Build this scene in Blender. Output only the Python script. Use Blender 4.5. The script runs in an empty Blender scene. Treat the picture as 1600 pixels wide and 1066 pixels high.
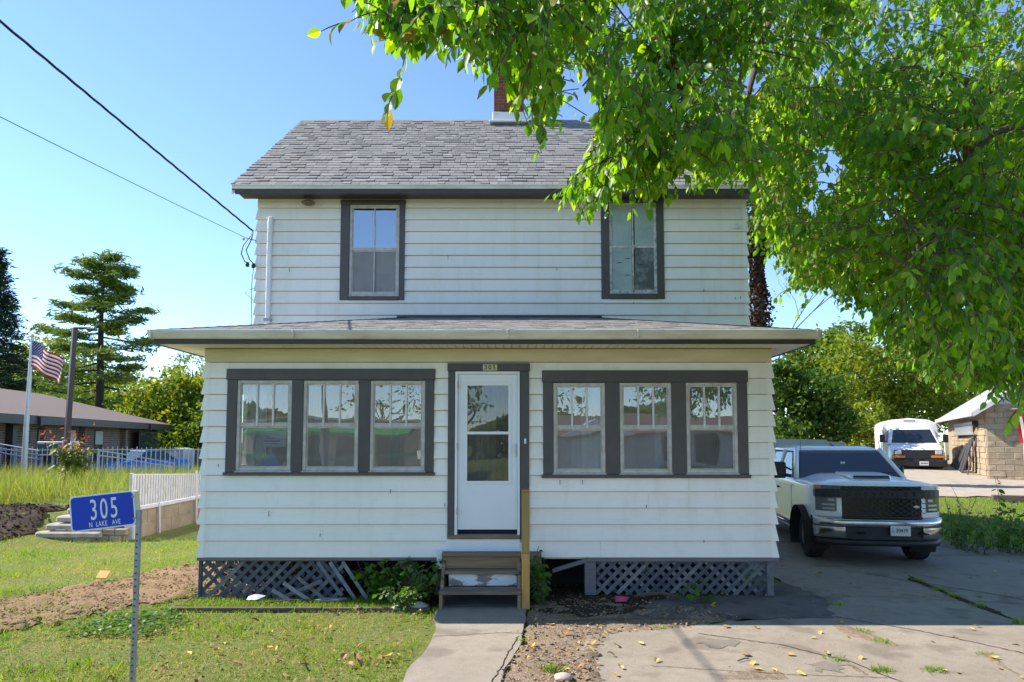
import bpy, math, random
import numpy as np
from mathutils import Vector, Matrix
C = bpy.context
scn = C.scene
COL = scn.collection
random.seed(7)
RNG = np.random.default_rng(11)
R = math.radians

# ------------------------------------------------------------------ camera
F_PX, PITCH, EYE = 1067.0, R(4.0), 1.97
cam = bpy.data.cameras.new('camera')
cam.sensor_width = 36.0
cam.lens = F_PX / 1600 * 36
cam.shift_y = 0.0502
cam.clip_start = 0.05
cam.clip_end = 900
camo = bpy.data.objects.new('camera', cam)
camo.location = (0, 0, EYE)
camo.rotation_euler = (R(90) + PITCH, 0, 0)
COL.objects.link(camo)
scn.camera = camo

# ------------------------------------------------------------------ world + sun
SUN = Vector((-1.11, 0.19, 1.0)).normalized()          # direction towards the sun
world = bpy.data.worlds.new('World')
scn.world = world
world.use_nodes = True
wn = world.node_tree.nodes
wl = world.node_tree.links
bg = wn['Background']
sky = wn.new('ShaderNodeTexSky')
sky.sky_type = 'NISHITA'
sky.sun_disc = False
sky.sun_elevation = math.asin(SUN.z)
sky.sun_rotation = math.atan2(SUN.x, SUN.y)
sky.air_density = 0.85
sky.dust_density = 0.0
sky.ozone_density = 4.2
wl.new(sky.outputs['Color'], bg.inputs['Color'])
bg.inputs['Strength'].default_value = 0.15
sl = bpy.data.lights.new('sun', 'SUN')
sl.energy = 5.0
sl.angle = R(0.53)
sl.color = (1.0, 0.92, 0.80)
so = bpy.data.objects.new('sun', sl)
so.rotation_euler = (-SUN).to_track_quat('-Z', 'Y').to_euler()
so.location = (-30, 10, 40)
COL.objects.link(so)
scn.view_settings.view_transform = 'Standard'
scn.view_settings.look = 'None'
scn.view_settings.gamma = 1
scn.view_settings.use_curve_mapping = False
scn.view_settings.exposure = 1.05
scn.cycles.max_bounces = 8
scn.cycles.transparent_max_bounces = 24

# ------------------------------------------------------------------ helpers
def at(px, py, Y):
    """the place at distance Y that a point of the picture looks at"""
    c, s = math.cos(PITCH), math.sin(PITCH)
    u = 688 - F_PX * math.tan(PITCH) - py
    d = Vector((px - 800, F_PX * c - u * s, F_PX * s + u * c))
    p = d * (Y / d.y)
    return Vector((p.x, Y, EYE + p.z))

def sstep(a, b, x):
    t = np.clip((x - a) / (b - a), 0, 1)
    return t * t * (3 - 2 * t)

def terrain(x, y):
    """height of the ground sheet"""
    x = np.asarray(x, float); y = np.asarray(y, float)
    zr = np.minimum(0.056 * np.maximum(0, y - 13.2), 0.85) * sstep(6.2, 9.5, x)
    near = sstep(13.55, 13.95, y) * sstep(-7.61, -7.72, x)
    far = sstep(11.8, 15.5, y) * sstep(-8.4, -10.0, x)
    zl = 0.52 * np.maximum(near, far) * (1 - 0.7 * sstep(24, 32, y))
    mound = 0.05 * np.exp(-((x - 2.1) / 1.6) ** 2 - ((y - 8.6) / 0.5) ** 2)
    return zr + zl + mound

def tz(x, y):
    return float(terrain(x, y))

def wmat(o):
    m = Matrix.Identity(4)
    while o is not None:
        m = (Matrix.LocRotScale(o.location, o.rotation_euler, o.scale)) @ m
        o = o.parent
    return m

def tag(o, label=None, cat=None, group=None, kind=None):
    if label: o['label'] = label
    if cat: o['category'] = cat
    if group: o['group'] = group
    if kind: o['kind'] = kind
    return o

def thing(name, label, cat, loc=(0, 0, 0), rz=0.0, group=None, scale=1.0):
    o = bpy.data.objects.new(name, None)
    o.empty_display_size = 0.2
    COL.objects.link(o)
    o.location = loc
    o.rotation_euler = (0, 0, rz)
    o.scale = (scale,) * 3
    return tag(o, label, cat, group)

def add_obj(name, me, parent=None, loc=None):
    o = bpy.data.objects.new(name, me)
    COL.objects.link(o)
    if parent is not None: o.parent = parent
    if loc is not None: o.location = loc
    return o

def copy_tree(o, parent=None, kids=None):
    c = o.copy(); COL.objects.link(c)
    if parent is not None: c.parent = parent
    for ch in list(o.children): copy_tree(ch, c)
    return c

class MB:
    """collects shapes; build() links them as one mesh object"""
    def __init__(s): s.v, s.f, s.m = [], [], []
    def add(s, vs, fs, mi=0):
        n = len(s.v); s.v += [tuple(p) for p in vs]
        for f in fs:
            s.f.append(tuple(i + n for i in f)); s.m.append(mi)
        return s
    def box(s, a, b, mi=0, M=None, taper=None):
        x0, y0, z0 = a; x1, y1, z1 = b
        vs = [Vector(p) for p in ((x0,y0,z0),(x1,y0,z0),(x1,y1,z0),(x0,y1,z0),(x0,y0,z1),(x1,y0,z1),(x1,y1,z1),(x0,y1,z1))]
        if M is not None: vs = [M @ p for p in vs]
        return s.add(vs, [(0,3,2,1),(4,5,6,7),(0,1,5,4),(1,2,6,5),(2,3,7,6),(3,0,4,7)], mi)
    def bbox(s, a, b, w=0.006, mi=0, M=None):
        """box with chamfered edges"""
        c = [(a[i] + b[i]) / 2 for i in range(3)]; h = [abs(b[i] - a[i]) / 2 for i in range(3)]
        w = min(w, min(h) * 0.8)
        idx = {}; vs = []
        for sx in (-1, 1):
            for sy in (-1, 1):
                for sz in (-1, 1):
                    for ax in range(3):
                        p = [c[0]+sx*(h[0]-w), c[1]+sy*(h[1]-w), c[2]+sz*(h[2]-w)]
                        p[ax] = c[ax] + (sx, sy, sz)[ax] * h[ax]
                        idx[(sx, sy, sz, ax)] = len(vs); vs.append(Vector(p))
        fs = []
        for ax in range(3):
            o1, o2 = [k for k in range(3) if k != ax]
            for sg in (-1, 1):
                q = []
                for u, v in ((-1,-1),(1,-1),(1,1),(-1,1)):
                    k = [0]*3; k[ax] = sg; k[o1] = u; k[o2] = v
                    q.append(idx[(k[0],k[1],k[2],ax)])
                fs.append(tuple(q))
        for ax in range(3):                      # edge chamfers
            o1, o2 = [k for k in range(3) if k != ax]
            for u in (-1, 1):
                for v in (-1, 1):
                    q = []
                    for sg, a2 in ((-1,o1),(1,o1),(1,o2),(-1,o2)):
                        k = [0]*3; k[ax] = sg; k[o1] = u; k[o2] = v
                        q.append(idx[(k[0],k[1],k[2],a2)])
                    fs.append(tuple(q))
        for sx in (-1, 1):
            for sy in (-1, 1):
                for sz in (-1, 1):
                    fs.append(tuple(idx[(sx,sy,sz,k)] for k in range(3)))
        if M is not None: vs = [M @ p for p in vs]
        return s.add(vs, fs, mi)
    def prism(s, poly, d, mi=0):
        """poly: 3-D points in order; extruded by the vector d"""
        n = len(poly); d = Vector(d)
        vs = [Vector(p) for p in poly] + [Vector(p) + d for p in poly]
        fs = [tuple(range(n - 1, -1, -1)), tuple(range(n, 2 * n))]
        fs += [(i, (i + 1) % n, n + (i + 1) % n, n + i) for i in range(n)]
        return s.add(vs, fs, mi)
    def tube(s, path, r, n=8, mi=0, cap=True):
        path = [Vector(p) for p in path]
        rs = r if isinstance(r, (list, tuple)) else [r] * len(path)
        vs, fs = [], []
        ref = Vector((0.13, 0.21, 1.0))
        for i, p in enumerate(path):
            t = (path[min(i + 1, len(path) - 1)] - path[max(i - 1, 0)])
            t = t.normalized() if t.length > 1e-9 else Vector((0, 0, 1))
            rf = ref if abs(t.dot(ref.normalized())) < 0.95 else Vector((1, 0.1, 0))
            u = t.cross(rf).normalized(); w = t.cross(u)
            for k in range(n):
                a = 2 * math.pi * k / n
                vs.append(p + (u * math.cos(a) + w * math.sin(a)) * rs[i])
        for i in range(len(path) - 1):
            for k in range(n):
                fs.append((i*n+k, i*n+(k+1) % n, (i+1)*n+(k+1) % n, (i+1)*n+k))
        if cap:
            fs.append(tuple(range(n - 1, -1, -1))); fs.append(tuple((len(path)-1)*n + k for k in range(n)))
        return s.add(vs, fs, mi)
    def lathe(s, prof, n=24, M=None, mi=0):
        """prof: (radius, height) pairs about the local Z axis"""
        vs, fs = [], []
        for r, z in prof:
            for k in range(n):
                a = 2 * math.pi * k / n
                p = Vector((r * math.cos(a), r * math.sin(a), z))
                vs.append(M @ p if M is not None else p)
        for i in range(len(prof) - 1):
            for k in range(n):
                fs.append((i*n+k, i*n+(k+1) % n, (i+1)*n+(k+1) % n, (i+1)*n+k))
        return s.add(vs, fs, mi)
    def loft(s, secs, closed=True, caps=True, mi=0):
        n = len(secs[0]); vs = [p for sec in secs for p in sec]; fs = []
        for i in range(len(secs) - 1):
            for k in range(n if closed else n - 1):
                fs.append((i*n+k, i*n+(k+1) % n, (i+1)*n+(k+1) % n, (i+1)*n+k))
        if caps and closed:
            fs.append(tuple(range(n - 1, -1, -1))); fs.append(tuple((len(secs)-1)*n + k for k in range(n)))
        return s.add(vs, fs, mi)
    def mesh(s, name, mats):
        me = bpy.data.meshes.new(name)
        me.from_pydata(s.v, [], s.f)
        for m in (mats if isinstance(mats, (list, tuple)) else [mats]): me.materials.append(m)
        if any(s.m): me.polygons.foreach_set('material_index', s.m)
        return me
    def build(s, name, mats, parent=None, world=True, smooth=False, fix=True):
        if parent is not None and world:
            inv = wmat(parent).inverted()
            s.v = [tuple(inv @ Vector(p)) for p in s.v]
        me = s.mesh(name, mats)
        if fix:
            import bmesh
            bm = bmesh.new(); bm.from_mesh(me)
            bmesh.ops.recalc_face_normals(bm, faces=bm.faces)
            bm.to_mesh(me); bm.free()
        if smooth:
            me.polygons.foreach_set('use_smooth', [True] * len(me.polygons))
            if smooth is not True: me.set_sharp_from_angle(angle=R(smooth))
        return add_obj(name, me, parent)

def np_mesh(name, verts, faces, mat, parent=None, smooth=False):
    """verts (n,3) and faces (m,k) as arrays"""
    me = bpy.data.meshes.new(name)
    k = faces.shape[1]
    me.vertices.add(len(verts)); me.vertices.foreach_set('co', np.asarray(verts, np.float32).ravel())
    me.loops.add(faces.size); me.loops.foreach_set('vertex_index', faces.astype(np.int32).ravel())
    me.polygons.add(len(faces))
    me.polygons.foreach_set('loop_start', np.arange(0, faces.size, k, dtype=np.int32))
    me.polygons.foreach_set('loop_total', np.full(len(faces), k, np.int32))
    me.materials.append(mat)
    me.update(calc_edges=True)
    if smooth: me.polygons.foreach_set('use_smooth', [True] * len(faces))
    if parent is not None:
        inv = wmat(parent).inverted()
        me.transform(inv)
    return add_obj(name, me, parent)

def to_local(parent, p):
    return wmat(parent).inverted() @ Vector(p)

def text_mesh(body, size, depth=0.002, bold=0.0, spacing=1.0, xscale=1.0):
    cu = bpy.data.curves.new('text', 'FONT')
    cu.body = body; cu.size = size; cu.extrude = depth; cu.offset = bold
    cu.align_x = 'CENTER'; cu.align_y = 'CENTER'; cu.space_character = spacing
    cu.resolution_u = 3
    o = bpy.data.objects.new('text', cu)
    COL.objects.link(o)
    dg = C.evaluated_depsgraph_get(); dg.update()
    me = bpy.data.meshes.new_from_object(o.evaluated_get(dg))
    bpy.data.objects.remove(o); bpy.data.curves.remove(cu)
    if xscale != 1.0: me.transform(Matrix.Diagonal((xscale, 1, 1, 1)))
    return me

def text_obj(name, body, size, mat, parent, M, **kw):
    """M: world matrix of the lettering, which reads along +X with +Y up"""
    me = text_mesh(body, size, **kw)
    me.transform(wmat(parent).inverted() @ M if parent is not None else M)
    me.materials.clear(); me.materials.append(mat)
    me.name = name
    return add_obj(name, me, parent)

FRONT = Matrix.Rotation(R(90), 4, 'X')                    # text plane facing -Y

def cut(obj, cutters):
    """subtracts the cutter objects and removes them"""
    for c in cutters:
        m = obj.modifiers.new('cut', 'BOOLEAN'); m.operation = 'DIFFERENCE'; m.object = c; m.solver = 'EXACT'
    dg = C.evaluated_depsgraph_get(); dg.update()
    me = bpy.data.meshes.new_from_object(obj.evaluated_get(dg))
    old = obj.data; obj.modifiers.clear(); obj.data = me
    me.name = old.name
    for c in cutters: bpy.data.objects.remove(c)
    return obj

# ------------------------------------------------------------------ materials
class NT:
    def __init__(s, name):
        s.m = bpy.data.materials.new(name); s.m.use_nodes = True
        s.t = s.m.node_tree; s.n = s.t.nodes; s.l = s.t.links
        s.b = s.n['Principled BSDF']; s.out = s.n['Material Output']
    def new(s, t, **kw):
        n = s.n.new(t)
        for k, v in kw.items(): setattr(n, k, v)
        return n
    def pos(s, scale=(1, 1, 1), local=False):
        g = s.new('ShaderNodeTexCoord').outputs['Object'] if local else s.new('ShaderNodeNewGeometry').outputs['Position']
        mp = s.new('ShaderNodeMapping'); mp.inputs['Scale'].default_value = scale
        s.l.new(g, mp.inputs['Vector'])
        return mp.outputs['Vector']
    def noise(s, vec, scale, detail=4, rough=0.6):
        n = s.new('ShaderNodeTexNoise')
        n.inputs['Scale'].default_value = scale; n.inputs['Detail'].default_value = detail; n.inputs['Roughness'].default_value = rough
        s.l.new(vec, n.inputs['Vector'])
        return n.outputs['Fac']
    def ramp(s, fac, stops):
        r = s.new('ShaderNodeValToRGB')
        e = r.color_ramp.elements
        while len(e) < len(stops): e.new(0.5)
        for k, (p, c) in enumerate(stops):
            e[k].position = p
            e[k].color = (c, c, c, 1) if isinstance(c, (int, float)) else (*c, 1)
        s.l.new(fac, r.inputs['Fac'])
        return r.outputs['Color']
    def mix(s, fac, a, b, mode='MIX'):
        m = s.new('ShaderNodeMix', data_type='RGBA', blend_type=mode)
        for sock, val in ((m.inputs[0], fac), (m.inputs[6], a), (m.inputs[7], b)):
            if isinstance(val, (int, float)): sock.default_value = val
            elif isinstance(val, tuple): sock.default_value = (*val, 1)
            else: s.l.new(val, sock)
        return m.outputs[2]
    def math(s, op, a, b=0.0, c=None):
        m = s.new('ShaderNodeMath', operation=op)
        for k, v in enumerate((a, b) if c is None else (a, b, c)):
            if isinstance(v, (int, float)): m.inputs[k].default_value = v
            else: s.l.new(v, m.inputs[k])
        return m.outputs[0]
    def rnd(s):
        """a random number per object and per loose piece"""
        a = s.new('ShaderNodeObjectInfo').outputs['Random']; b = s.new('ShaderNodeNewGeometry').outputs['Random Per Island']
        return s.math('FRACT', s.math('ADD', s.math('MULTIPLY', a, 7.31), b))
    def bump(s, h, strength=0.3, dist=0.01):
        b = s.new('ShaderNodeBump'); b.inputs['Strength'].default_value = strength; b.inputs['Distance'].default_value = dist
        s.l.new(h, b.inputs['Height']); s.l.new(b.outputs['Normal'], s.b.inputs['Normal'])
    def base(s, col): 
        if isinstance(col, tuple): s.b.inputs['Base Color'].default_value = (*col, 1)
        else: s.l.new(col, s.b.inputs['Base Color'])
    def set(s, **kw):
        for k, v in kw.items():
            s.b.inputs[k.replace('_', ' ')].default_value = v
        return s

def mk(name, c1, c2=None, scale=6.0, rough=0.6, bump=0.0, bscale=60.0, vary=0.0, stretch=(1, 1, 1), metal=0.0, spec=0.5, local=False, lo=0.35, hi=0.65):
    """paint or matter with two tones in a noise, fine relief and a random tone per piece"""
    t = NT(name); v = t.pos(stretch, local)
    c2 = c2 or tuple(x * 0.8 for x in c1)
    f = t.noise(v, scale, 5, 0.65)
    col = t.mix(t.ramp(f, [(lo, 0.0), (hi, 1.0)]), c1, c2)
    if vary:
        k = t.math('ADD', t.math('MULTIPLY', t.rnd(), 2 * vary), 1 - vary)
        cc = t.new('ShaderNodeCombineColor')
        for i in range(3): t.l.new(k, cc.inputs[i])
        col = t.mix(1.0, col, cc.outputs[0], 'MULTIPLY')
    t.base(col)
    t.set(Roughness=rough, Metallic=metal)
    t.b.inputs['Specular IOR Level'].default_value = spec
    if bump: t.bump(t.noise(v, bscale, 4, 0.6), bump, 0.01)
    return t.m

def leaf_mat(name, cols, rough=0.45, trans=0.45, tcol=None, spec=0.4, vary=0.35):
    """leaves: a tone per leaf, and light that comes through"""
    t = NT(name)
    r = t.rnd()
    n = len(cols)
    col = t.ramp(r, [(k / max(1, n - 1), c) for k, c in enumerate(cols)])
    v = t.noise(t.pos(), 0.9, 2)
    col = t.mix(t.ramp(v, [(0.4, 0.0), (0.62, 1.0)]), col, t.mix(1.0, col, (1 + vary, 1 + vary * 0.5, 0.8), 'MULTIPLY'))
    t.base(col)
    t.set(Roughness=rough)
    t.b.inputs['Specular IOR Level'].default_value = spec
    tr = t.new('ShaderNodeBsdfTranslucent')
    t.l.new(t.mix(1.0, col, tcol or (1.6, 1.5, 0.45), 'MULTIPLY'), tr.inputs['Color'])
    ms = t.new('ShaderNodeMixShader'); ms.inputs[0].default_value = trans
    t.l.new(t.b.outputs[0], ms.inputs[1]); t.l.new(tr.outputs[0], ms.inputs[2])
    t.l.new(ms.outputs[0], t.out.inputs['Surface'])
    return t.m

def glass_mat(name, refl=0.10, tint=(0.9, 0.92, 0.92), wavy=0.02, rough=0.0, ior=1.6, dust=0.0):
    t = NT(name)
    gl = t.new('ShaderNodeBsdfGlossy'); gl.inputs['Roughness'].default_value = rough
    gl.inputs['Color'].default_value = (0.95, 0.97, 1, 1)
    tp = t.new('ShaderNodeBsdfTransparent'); tp.inputs['Color'].default_value = (*tint, 1)
    fr = t.new('ShaderNodeFresnel'); fr.inputs['IOR'].default_value = ior
    b = t.new('ShaderNodeBump'); b.inputs['Strength'].default_value = wavy; b.inputs['Distance'].default_value = 0.05
    t.l.new(t.noise(t.pos(), 2.2, 1, 0.4), b.inputs['Height'])
    t.l.new(b.outputs[0], gl.inputs['Normal'])
    ms = t.new('ShaderNodeMixShader')
    t.l.new(t.math('ADD', fr.outputs[0], refl), ms.inputs[0])
    t.l.new(tp.outputs[0], ms.inputs[1]); t.l.new(gl.outputs[0], ms.inputs[2])
    last = ms
    if dust:
        df = t.new('ShaderNodeBsdfDiffuse'); df.inputs['Color'].default_value = (0.66, 0.60, 0.54, 1)
        last = t.new('ShaderNodeMixShader')
        t.l.new(t.math('MULTIPLY', t.ramp(t.noise(t.pos((1, 1, 0.6)), 2.4, 5, 0.65), [(0.3, 0.6), (0.75, 1.4)]), dust), last.inputs[0])
        t.l.new(ms.outputs[0], last.inputs[1]); t.l.new(df.outputs[0], last.inputs[2])
    t.l.new(last.outputs[0], t.out.inputs['Surface'])
    return t.m

def siding_mat():
    t = NT('white_siding')
    p = t.pos()
    streak = t.noise(t.pos((2.4, 2.4, 0.35)), 2.2, 5, 0.65)
    fine = t.noise(t.pos((1.0, 1.0, 7.0)), 5.0, 5, 0.7)
    blot = t.noise(p, 0.7, 3)
    col = t.mix(t.ramp(streak, [(0.50, 0.0), (0.80, 0.6)]), (0.905, 0.85, 0.755), (0.74, 0.665, 0.53))
    col = t.mix(t.ramp(fine, [(0.52, 0.0), (0.78, 0.35)]), col, (0.62, 0.61, 0.55))
    col = t.mix(t.ramp(blot, [(0.5, 0.0), (0.7, 0.35)]), col, (0.74, 0.70, 0.58))
    k = t.math('ADD', t.math('MULTIPLY', t.new('ShaderNodeObjectInfo').outputs['Random'], 0.07), 0.95)
    cc = t.new('ShaderNodeCombineColor')
    for i in range(3): t.l.new(k, cc.inputs[i])
    t.base(t.mix(1.0, col, cc.outputs[0], 'MULTIPLY'))
    t.set(Roughness=0.55)
    t.bump(t.noise(t.pos((1, 1, 9)), 14, 4), 0.12, 0.006)
    return t.m

def shingle_mat():
    t = NT('asphalt_shingle')
    r = t.rnd()
    col = t.ramp(r, [(0.0, (0.21, 0.207, 0.205)), (0.35, (0.24, 0.237, 0.233)), (0.7, (0.265, 0.261, 0.255)), (1.0, (0.32, 0.315, 0.305))])
    g = t.noise(t.pos(), 140, 3, 0.8)
    big = t.noise(t.pos(), 0.9, 3)
    col = t.mix(t.ramp(g, [(0.35, 0.0), (0.7, 1.0)]), t.mix(1.0, col, (0.72, 0.72, 0.72), 'MULTIPLY'), col)
    col = t.mix(t.ramp(big, [(0.45, 0.0), (0.75, 0.4)]), col, (0.20, 0.19, 0.17))
    t.base(col); t.set(Roughness=0.95); t.b.inputs['Specular IOR Level'].default_value = 0.15
    t.bump(g, 0.5, 0.004)
    return t.m

def concrete_mat(name, c1, c2, c3):
    t = NT(name)
    a = t.noise(t.pos(), 0.8, 6, 0.65); b = t.noise(t.pos(), 6, 6, 0.7); c = t.noise(t.pos(), 90, 4, 0.75)
    col = t.mix(t.ramp(a, [(0.38, 0.0), (0.66, 1.0)]), c1, c2)
    col = t.mix(t.ramp(b, [(0.45, 0.0), (0.78, 0.7)]), col, c3)
    st = t.noise(t.pos((1.0, 1.0, 1.0)), 1.9, 3, 0.45)
    col = t.mix(t.ramp(st, [(0.57, 0.0), (0.66, 0.55)]), col, tuple(x * 0.55 for x in c2))
    col = t.mix(t.ramp(c, [(0.3, 0.0), (0.7, 1.0)]), t.mix(1.0, col, (0.70, 0.68, 0.66), 'MULTIPLY'), col)
    vo = t.new('ShaderNodeTexVoronoi'); vo.inputs['Scale'].default_value = 46
    t.l.new(t.pos(), vo.inputs['Vector'])
    col = t.mix(t.ramp(vo.outputs['Distance'], [(0.10, 0.35), (0.24, 0.0)]), col, (0.12, 0.11, 0.10))
    t.base(col); t.set(Roughness=0.92); t.b.inputs['Specular IOR Level'].default_value = 0.2
    t.bump(t.math('ADD', t.math('MULTIPLY', b, 1.2), c), 0.55, 0.012)
    return t.m

def soil_mat(name, c1, c2, c3, s=1.0):
    t = NT(name)
    a = t.noise(t.pos(), 1.3 * s, 5); b = t.noise(t.pos(), 14 * s, 6, 0.75); c = t.noise(t.pos(), 70 * s, 4, 0.7)
    col = t.mix(t.ramp(a, [(0.35, 0.0), (0.68, 1.0)]), c1, c2)
    col = t.mix(t.ramp(b, [(0.42, 0.0), (0.68, 1.0)]), col, c3)
    col = t.mix(t.ramp(c, [(0.35, 0.0), (0.65, 1.0)]), t.mix(1.0, col, (0.6, 0.58, 0.55), 'MULTIPLY'), col)
    t.base(col); t.set(Roughness=0.97); t.b.inputs['Specular IOR Level'].default_value = 0.1
    t.bump(t.math('ADD', b, t.math('MULTIPLY', c, 0.5)), 0.9, 0.03)
    return t.m

M = {}
M['siding'] = siding_mat()
M['shade_grime'] = mk('lap_shade_grime', (0.34, 0.29, 0.21), (0.22, 0.18, 0.13), 6, 0.9)  # dark tan that paints in the lap shadow line along with dirt
M['frieze'] = mk('cream_frieze', (0.70, 0.63, 0.43), (0.60, 0.52, 0.33), 2.5, 0.6, 0.15, 30, stretch=(0.5, 1, 3))
M['shingle'] = shingle_mat()
M['trim'] = mk('charcoal_paint', (0.074, 0.064, 0.058), (0.088, 0.078, 0.071), 4, 0.5, 0.08, 40)
M['fascia'] = mk('dark_fascia', (0.040, 0.036, 0.034), (0.055, 0.048, 0.044), 4, 0.5)
M['gutter'] = mk('aged_white_gutter', (0.72, 0.68, 0.59), (0.52, 0.47, 0.38), 3.2, 0.4, stretch=(0.6, 1, 3), lo=0.42, hi=0.72)
M['soffit'] = mk('cream_soffit', (0.76, 0.74, 0.66), (0.66, 0.63, 0.54), 3, 0.5)
M['storm'] = mk('storm_window_metal', (0.58, 0.54, 0.49), (0.43, 0.38, 0.32), 9, 0.42, 0.05, 60)
M['sash'] = mk('white_sash', (0.74, 0.73, 0.70), (0.60, 0.57, 0.50), 10, 0.5, 0.1, 60)
M['oldsash'] = mk('peeling_sash', (0.60, 0.59, 0.55), (0.36, 0.32, 0.27), 14, 0.6, 0.2, 60, lo=0.42, hi=0.6)
M['door'] = mk('white_door', (0.80, 0.81, 0.82), (0.76, 0.77, 0.78), 2, 0.35)
M['glass'] = glass_mat('window_glass', 0.10, wavy=0.05, dust=0.115)
M['upglass'] = glass_mat('sky_lit_glass', 0.26, wavy=0.05)
M['screen'] = mk('grey_insect_screen', (0.23, 0.22, 0.21), (0.29, 0.28, 0.265), 3, 0.7, lo=0.3, hi=0.7)
M['doorglass'] = glass_mat('door_glass', 0.02, (0.75, 0.77, 0.78), wavy=0.04, dust=0.035)
M['curtain'] = mk('curtain', (0.78, 0.76, 0.70), (0.70, 0.68, 0.62), 3, 0.9)
M['interior'] = mk('porch_wall_paint', (0.62, 0.56, 0.50), (0.54, 0.48, 0.42), 2, 0.8)
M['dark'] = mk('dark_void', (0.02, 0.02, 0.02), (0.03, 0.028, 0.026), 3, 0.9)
M['pfloor'] = mk('porch_floor', (0.34, 0.28, 0.22), (0.28, 0.22, 0.18), 3, 0.6)
M['paper'] = mk('paper', (0.80, 0.79, 0.83), (0.76, 0.75, 0.80), 3, 0.7)
M['bluepaper'] = mk('blue_paper', (0.28, 0.42, 0.80), (0.33, 0.48, 0.84), 3, 0.7)
M['ink'] = mk('ink', (0.05, 0.05, 0.06), None, 3, 0.8)
M['shade'] = mk('roller_shade', (0.50, 0.48, 0.45), (0.40, 0.38, 0.36), 5, 0.9, lo=0.3, hi=0.7)
M['film'] = mk('milky_window_film', (0.40, 0.47, 0.43), (0.27, 0.34, 0.315), 3.2, 0.22, lo=0.35, hi=0.7)
M['filmdark'] = mk('torn_window_film', (0.10, 0.10, 0.11), (0.40, 0.42, 0.42), 4.0, 0.3, lo=0.45, hi=0.75)
M['brick'] = mk('red_brick', (0.22, 0.060, 0.036), (0.15, 0.045, 0.03), 9, 0.9, 0.4, 80, vary=0.3)
M['mortar'] = mk('mortar', (0.42, 0.38, 0.34), (0.34, 0.30, 0.27), 12, 0.95, 0.4, 90)
M['flash'] = mk('painted_flashing', (0.66, 0.67, 0.68), (0.58, 0.58, 0.58), 6, 0.45)
M['lattice'] = mk('blue_grey_lattice', (0.105, 0.115, 0.132), (0.07, 0.076, 0.088), 12, 0.8, 0.3, 70, vary=0.25)
M['oldlattice'] = mk('bare_grey_lattice', (0.235, 0.225, 0.215), (0.13, 0.135, 0.15), 11, 0.85, 0.3, 70, vary=0.25)
M['skirt'] = mk('weathered_skirt_board', (0.20, 0.185, 0.18), (0.14, 0.13, 0.13), 8, 0.8, 0.3, 50, stretch=(0.3, 1, 4))
M['wood'] = mk('weathered_wood', (0.38, 0.245, 0.13), (0.19, 0.125, 0.075), 3.0, 0.85, 0.45, 26, vary=0.12, stretch=(0.8, 6, 14), lo=0.3, hi=0.7)
M['woodtop'] = mk('grey_wood', (0.29, 0.21, 0.135), (0.12, 0.088, 0.062), 3.0, 0.85, 0.5, 26, vary=0.12, stretch=(0.8, 8, 14), lo=0.3, hi=0.7)
M['peel'] = mk('peeling_white_paint', (0.72, 0.73, 0.75), (0.24, 0.21, 0.20), 3.6, 0.7, 0.3, 30, stretch=(1, 1, 2.2), lo=0.50, hi=0.56)
M['newpost'] = mk('treated_lumber', (0.60, 0.33, 0.085), (0.44, 0.24, 0.065), 3.0, 0.75, 0.25, 26, stretch=(9, 9, 0.7), lo=0.3, hi=0.75)
M['oldpost'] = mk('stained_lumber', (0.36, 0.245, 0.075), (0.28, 0.185, 0.06), 3.0, 0.75, 0.25, 26, stretch=(9, 9, 0.7), lo=0.3, hi=0.75)
M['posttop'] = mk('cut_end_lumber', (0.42, 0.18, 0.06), (0.36, 0.15, 0.05), 8, 0.8)
M['white'] = mk('white_plastic', (0.76, 0.76, 0.76), (0.70, 0.70, 0.69), 4, 0.45)
M['pvc'] = mk('white_conduit', (0.80, 0.80, 0.80), (0.72, 0.72, 0.71), 3, 0.5)
M['cable'] = mk('black_cable', (0.012, 0.012, 0.013), (0.02, 0.02, 0.02), 10, 0.5)
M['greycable'] = mk('grey_wire', (0.06, 0.06, 0.065), None, 10, 0.5)
M['galv'] = mk('galvanised_steel', (0.42, 0.42, 0.42), (0.30, 0.30, 0.30), 16, 0.45, metal=0.6)
M['hole'] = mk('punched_hole', (0.05, 0.05, 0.05), None, 5, 0.9)
M['signblue'] = mk('blue_sign_sheeting', (0.006, 0.045, 0.42), (0.008, 0.055, 0.50), 5, 0.35)
M['signwhite'] = mk('white_sign_sheeting', (0.78, 0.79, 0.80), (0.70, 0.71, 0.72), 9, 0.4)
M['nest'] = mk('wasp_nest_paper', (0.20, 0.15, 0.09), (0.13, 0.10, 0.06), 30, 0.95, 0.6, 90)
M['bark'] = mk('bark', (0.115, 0.085, 0.062), (0.055, 0.042, 0.032), 9, 0.95, 0.8, 30, stretch=(3, 3, 0.6))
M['twig'] = mk('twig', (0.13, 0.085, 0.055), (0.09, 0.06, 0.04), 12, 0.9)
M['pinebark'] = mk('pine_bark', (0.050, 0.038, 0.032), (0.030, 0.024, 0.022), 6, 0.95, 0.6, 20)
M['leaf'] = leaf_mat('fresh_green_leaf', [(0.030, 0.092, 0.008), (0.046, 0.125, 0.009), (0.066, 0.155, 0.011), (0.098, 0.18, 0.013)], 0.42, 0.54, (5.2, 4.3, 0.7), 0.42)
M['yleaf'] = leaf_mat('yellowing_leaf', [(0.20, 0.19, 0.02), (0.16, 0.20, 0.02), (0.24, 0.15, 0.03)], 0.5, 0.45, (1.8, 1.5, 0.6))
M['oakfar'] = leaf_mat('far_yellow_green_leaf', [(0.095, 0.165, 0.020), (0.135, 0.205, 0.026), (0.19, 0.23, 0.034)], 0.6, 0.45, (1.8, 1.6, 0.5), 0.2)
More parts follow.
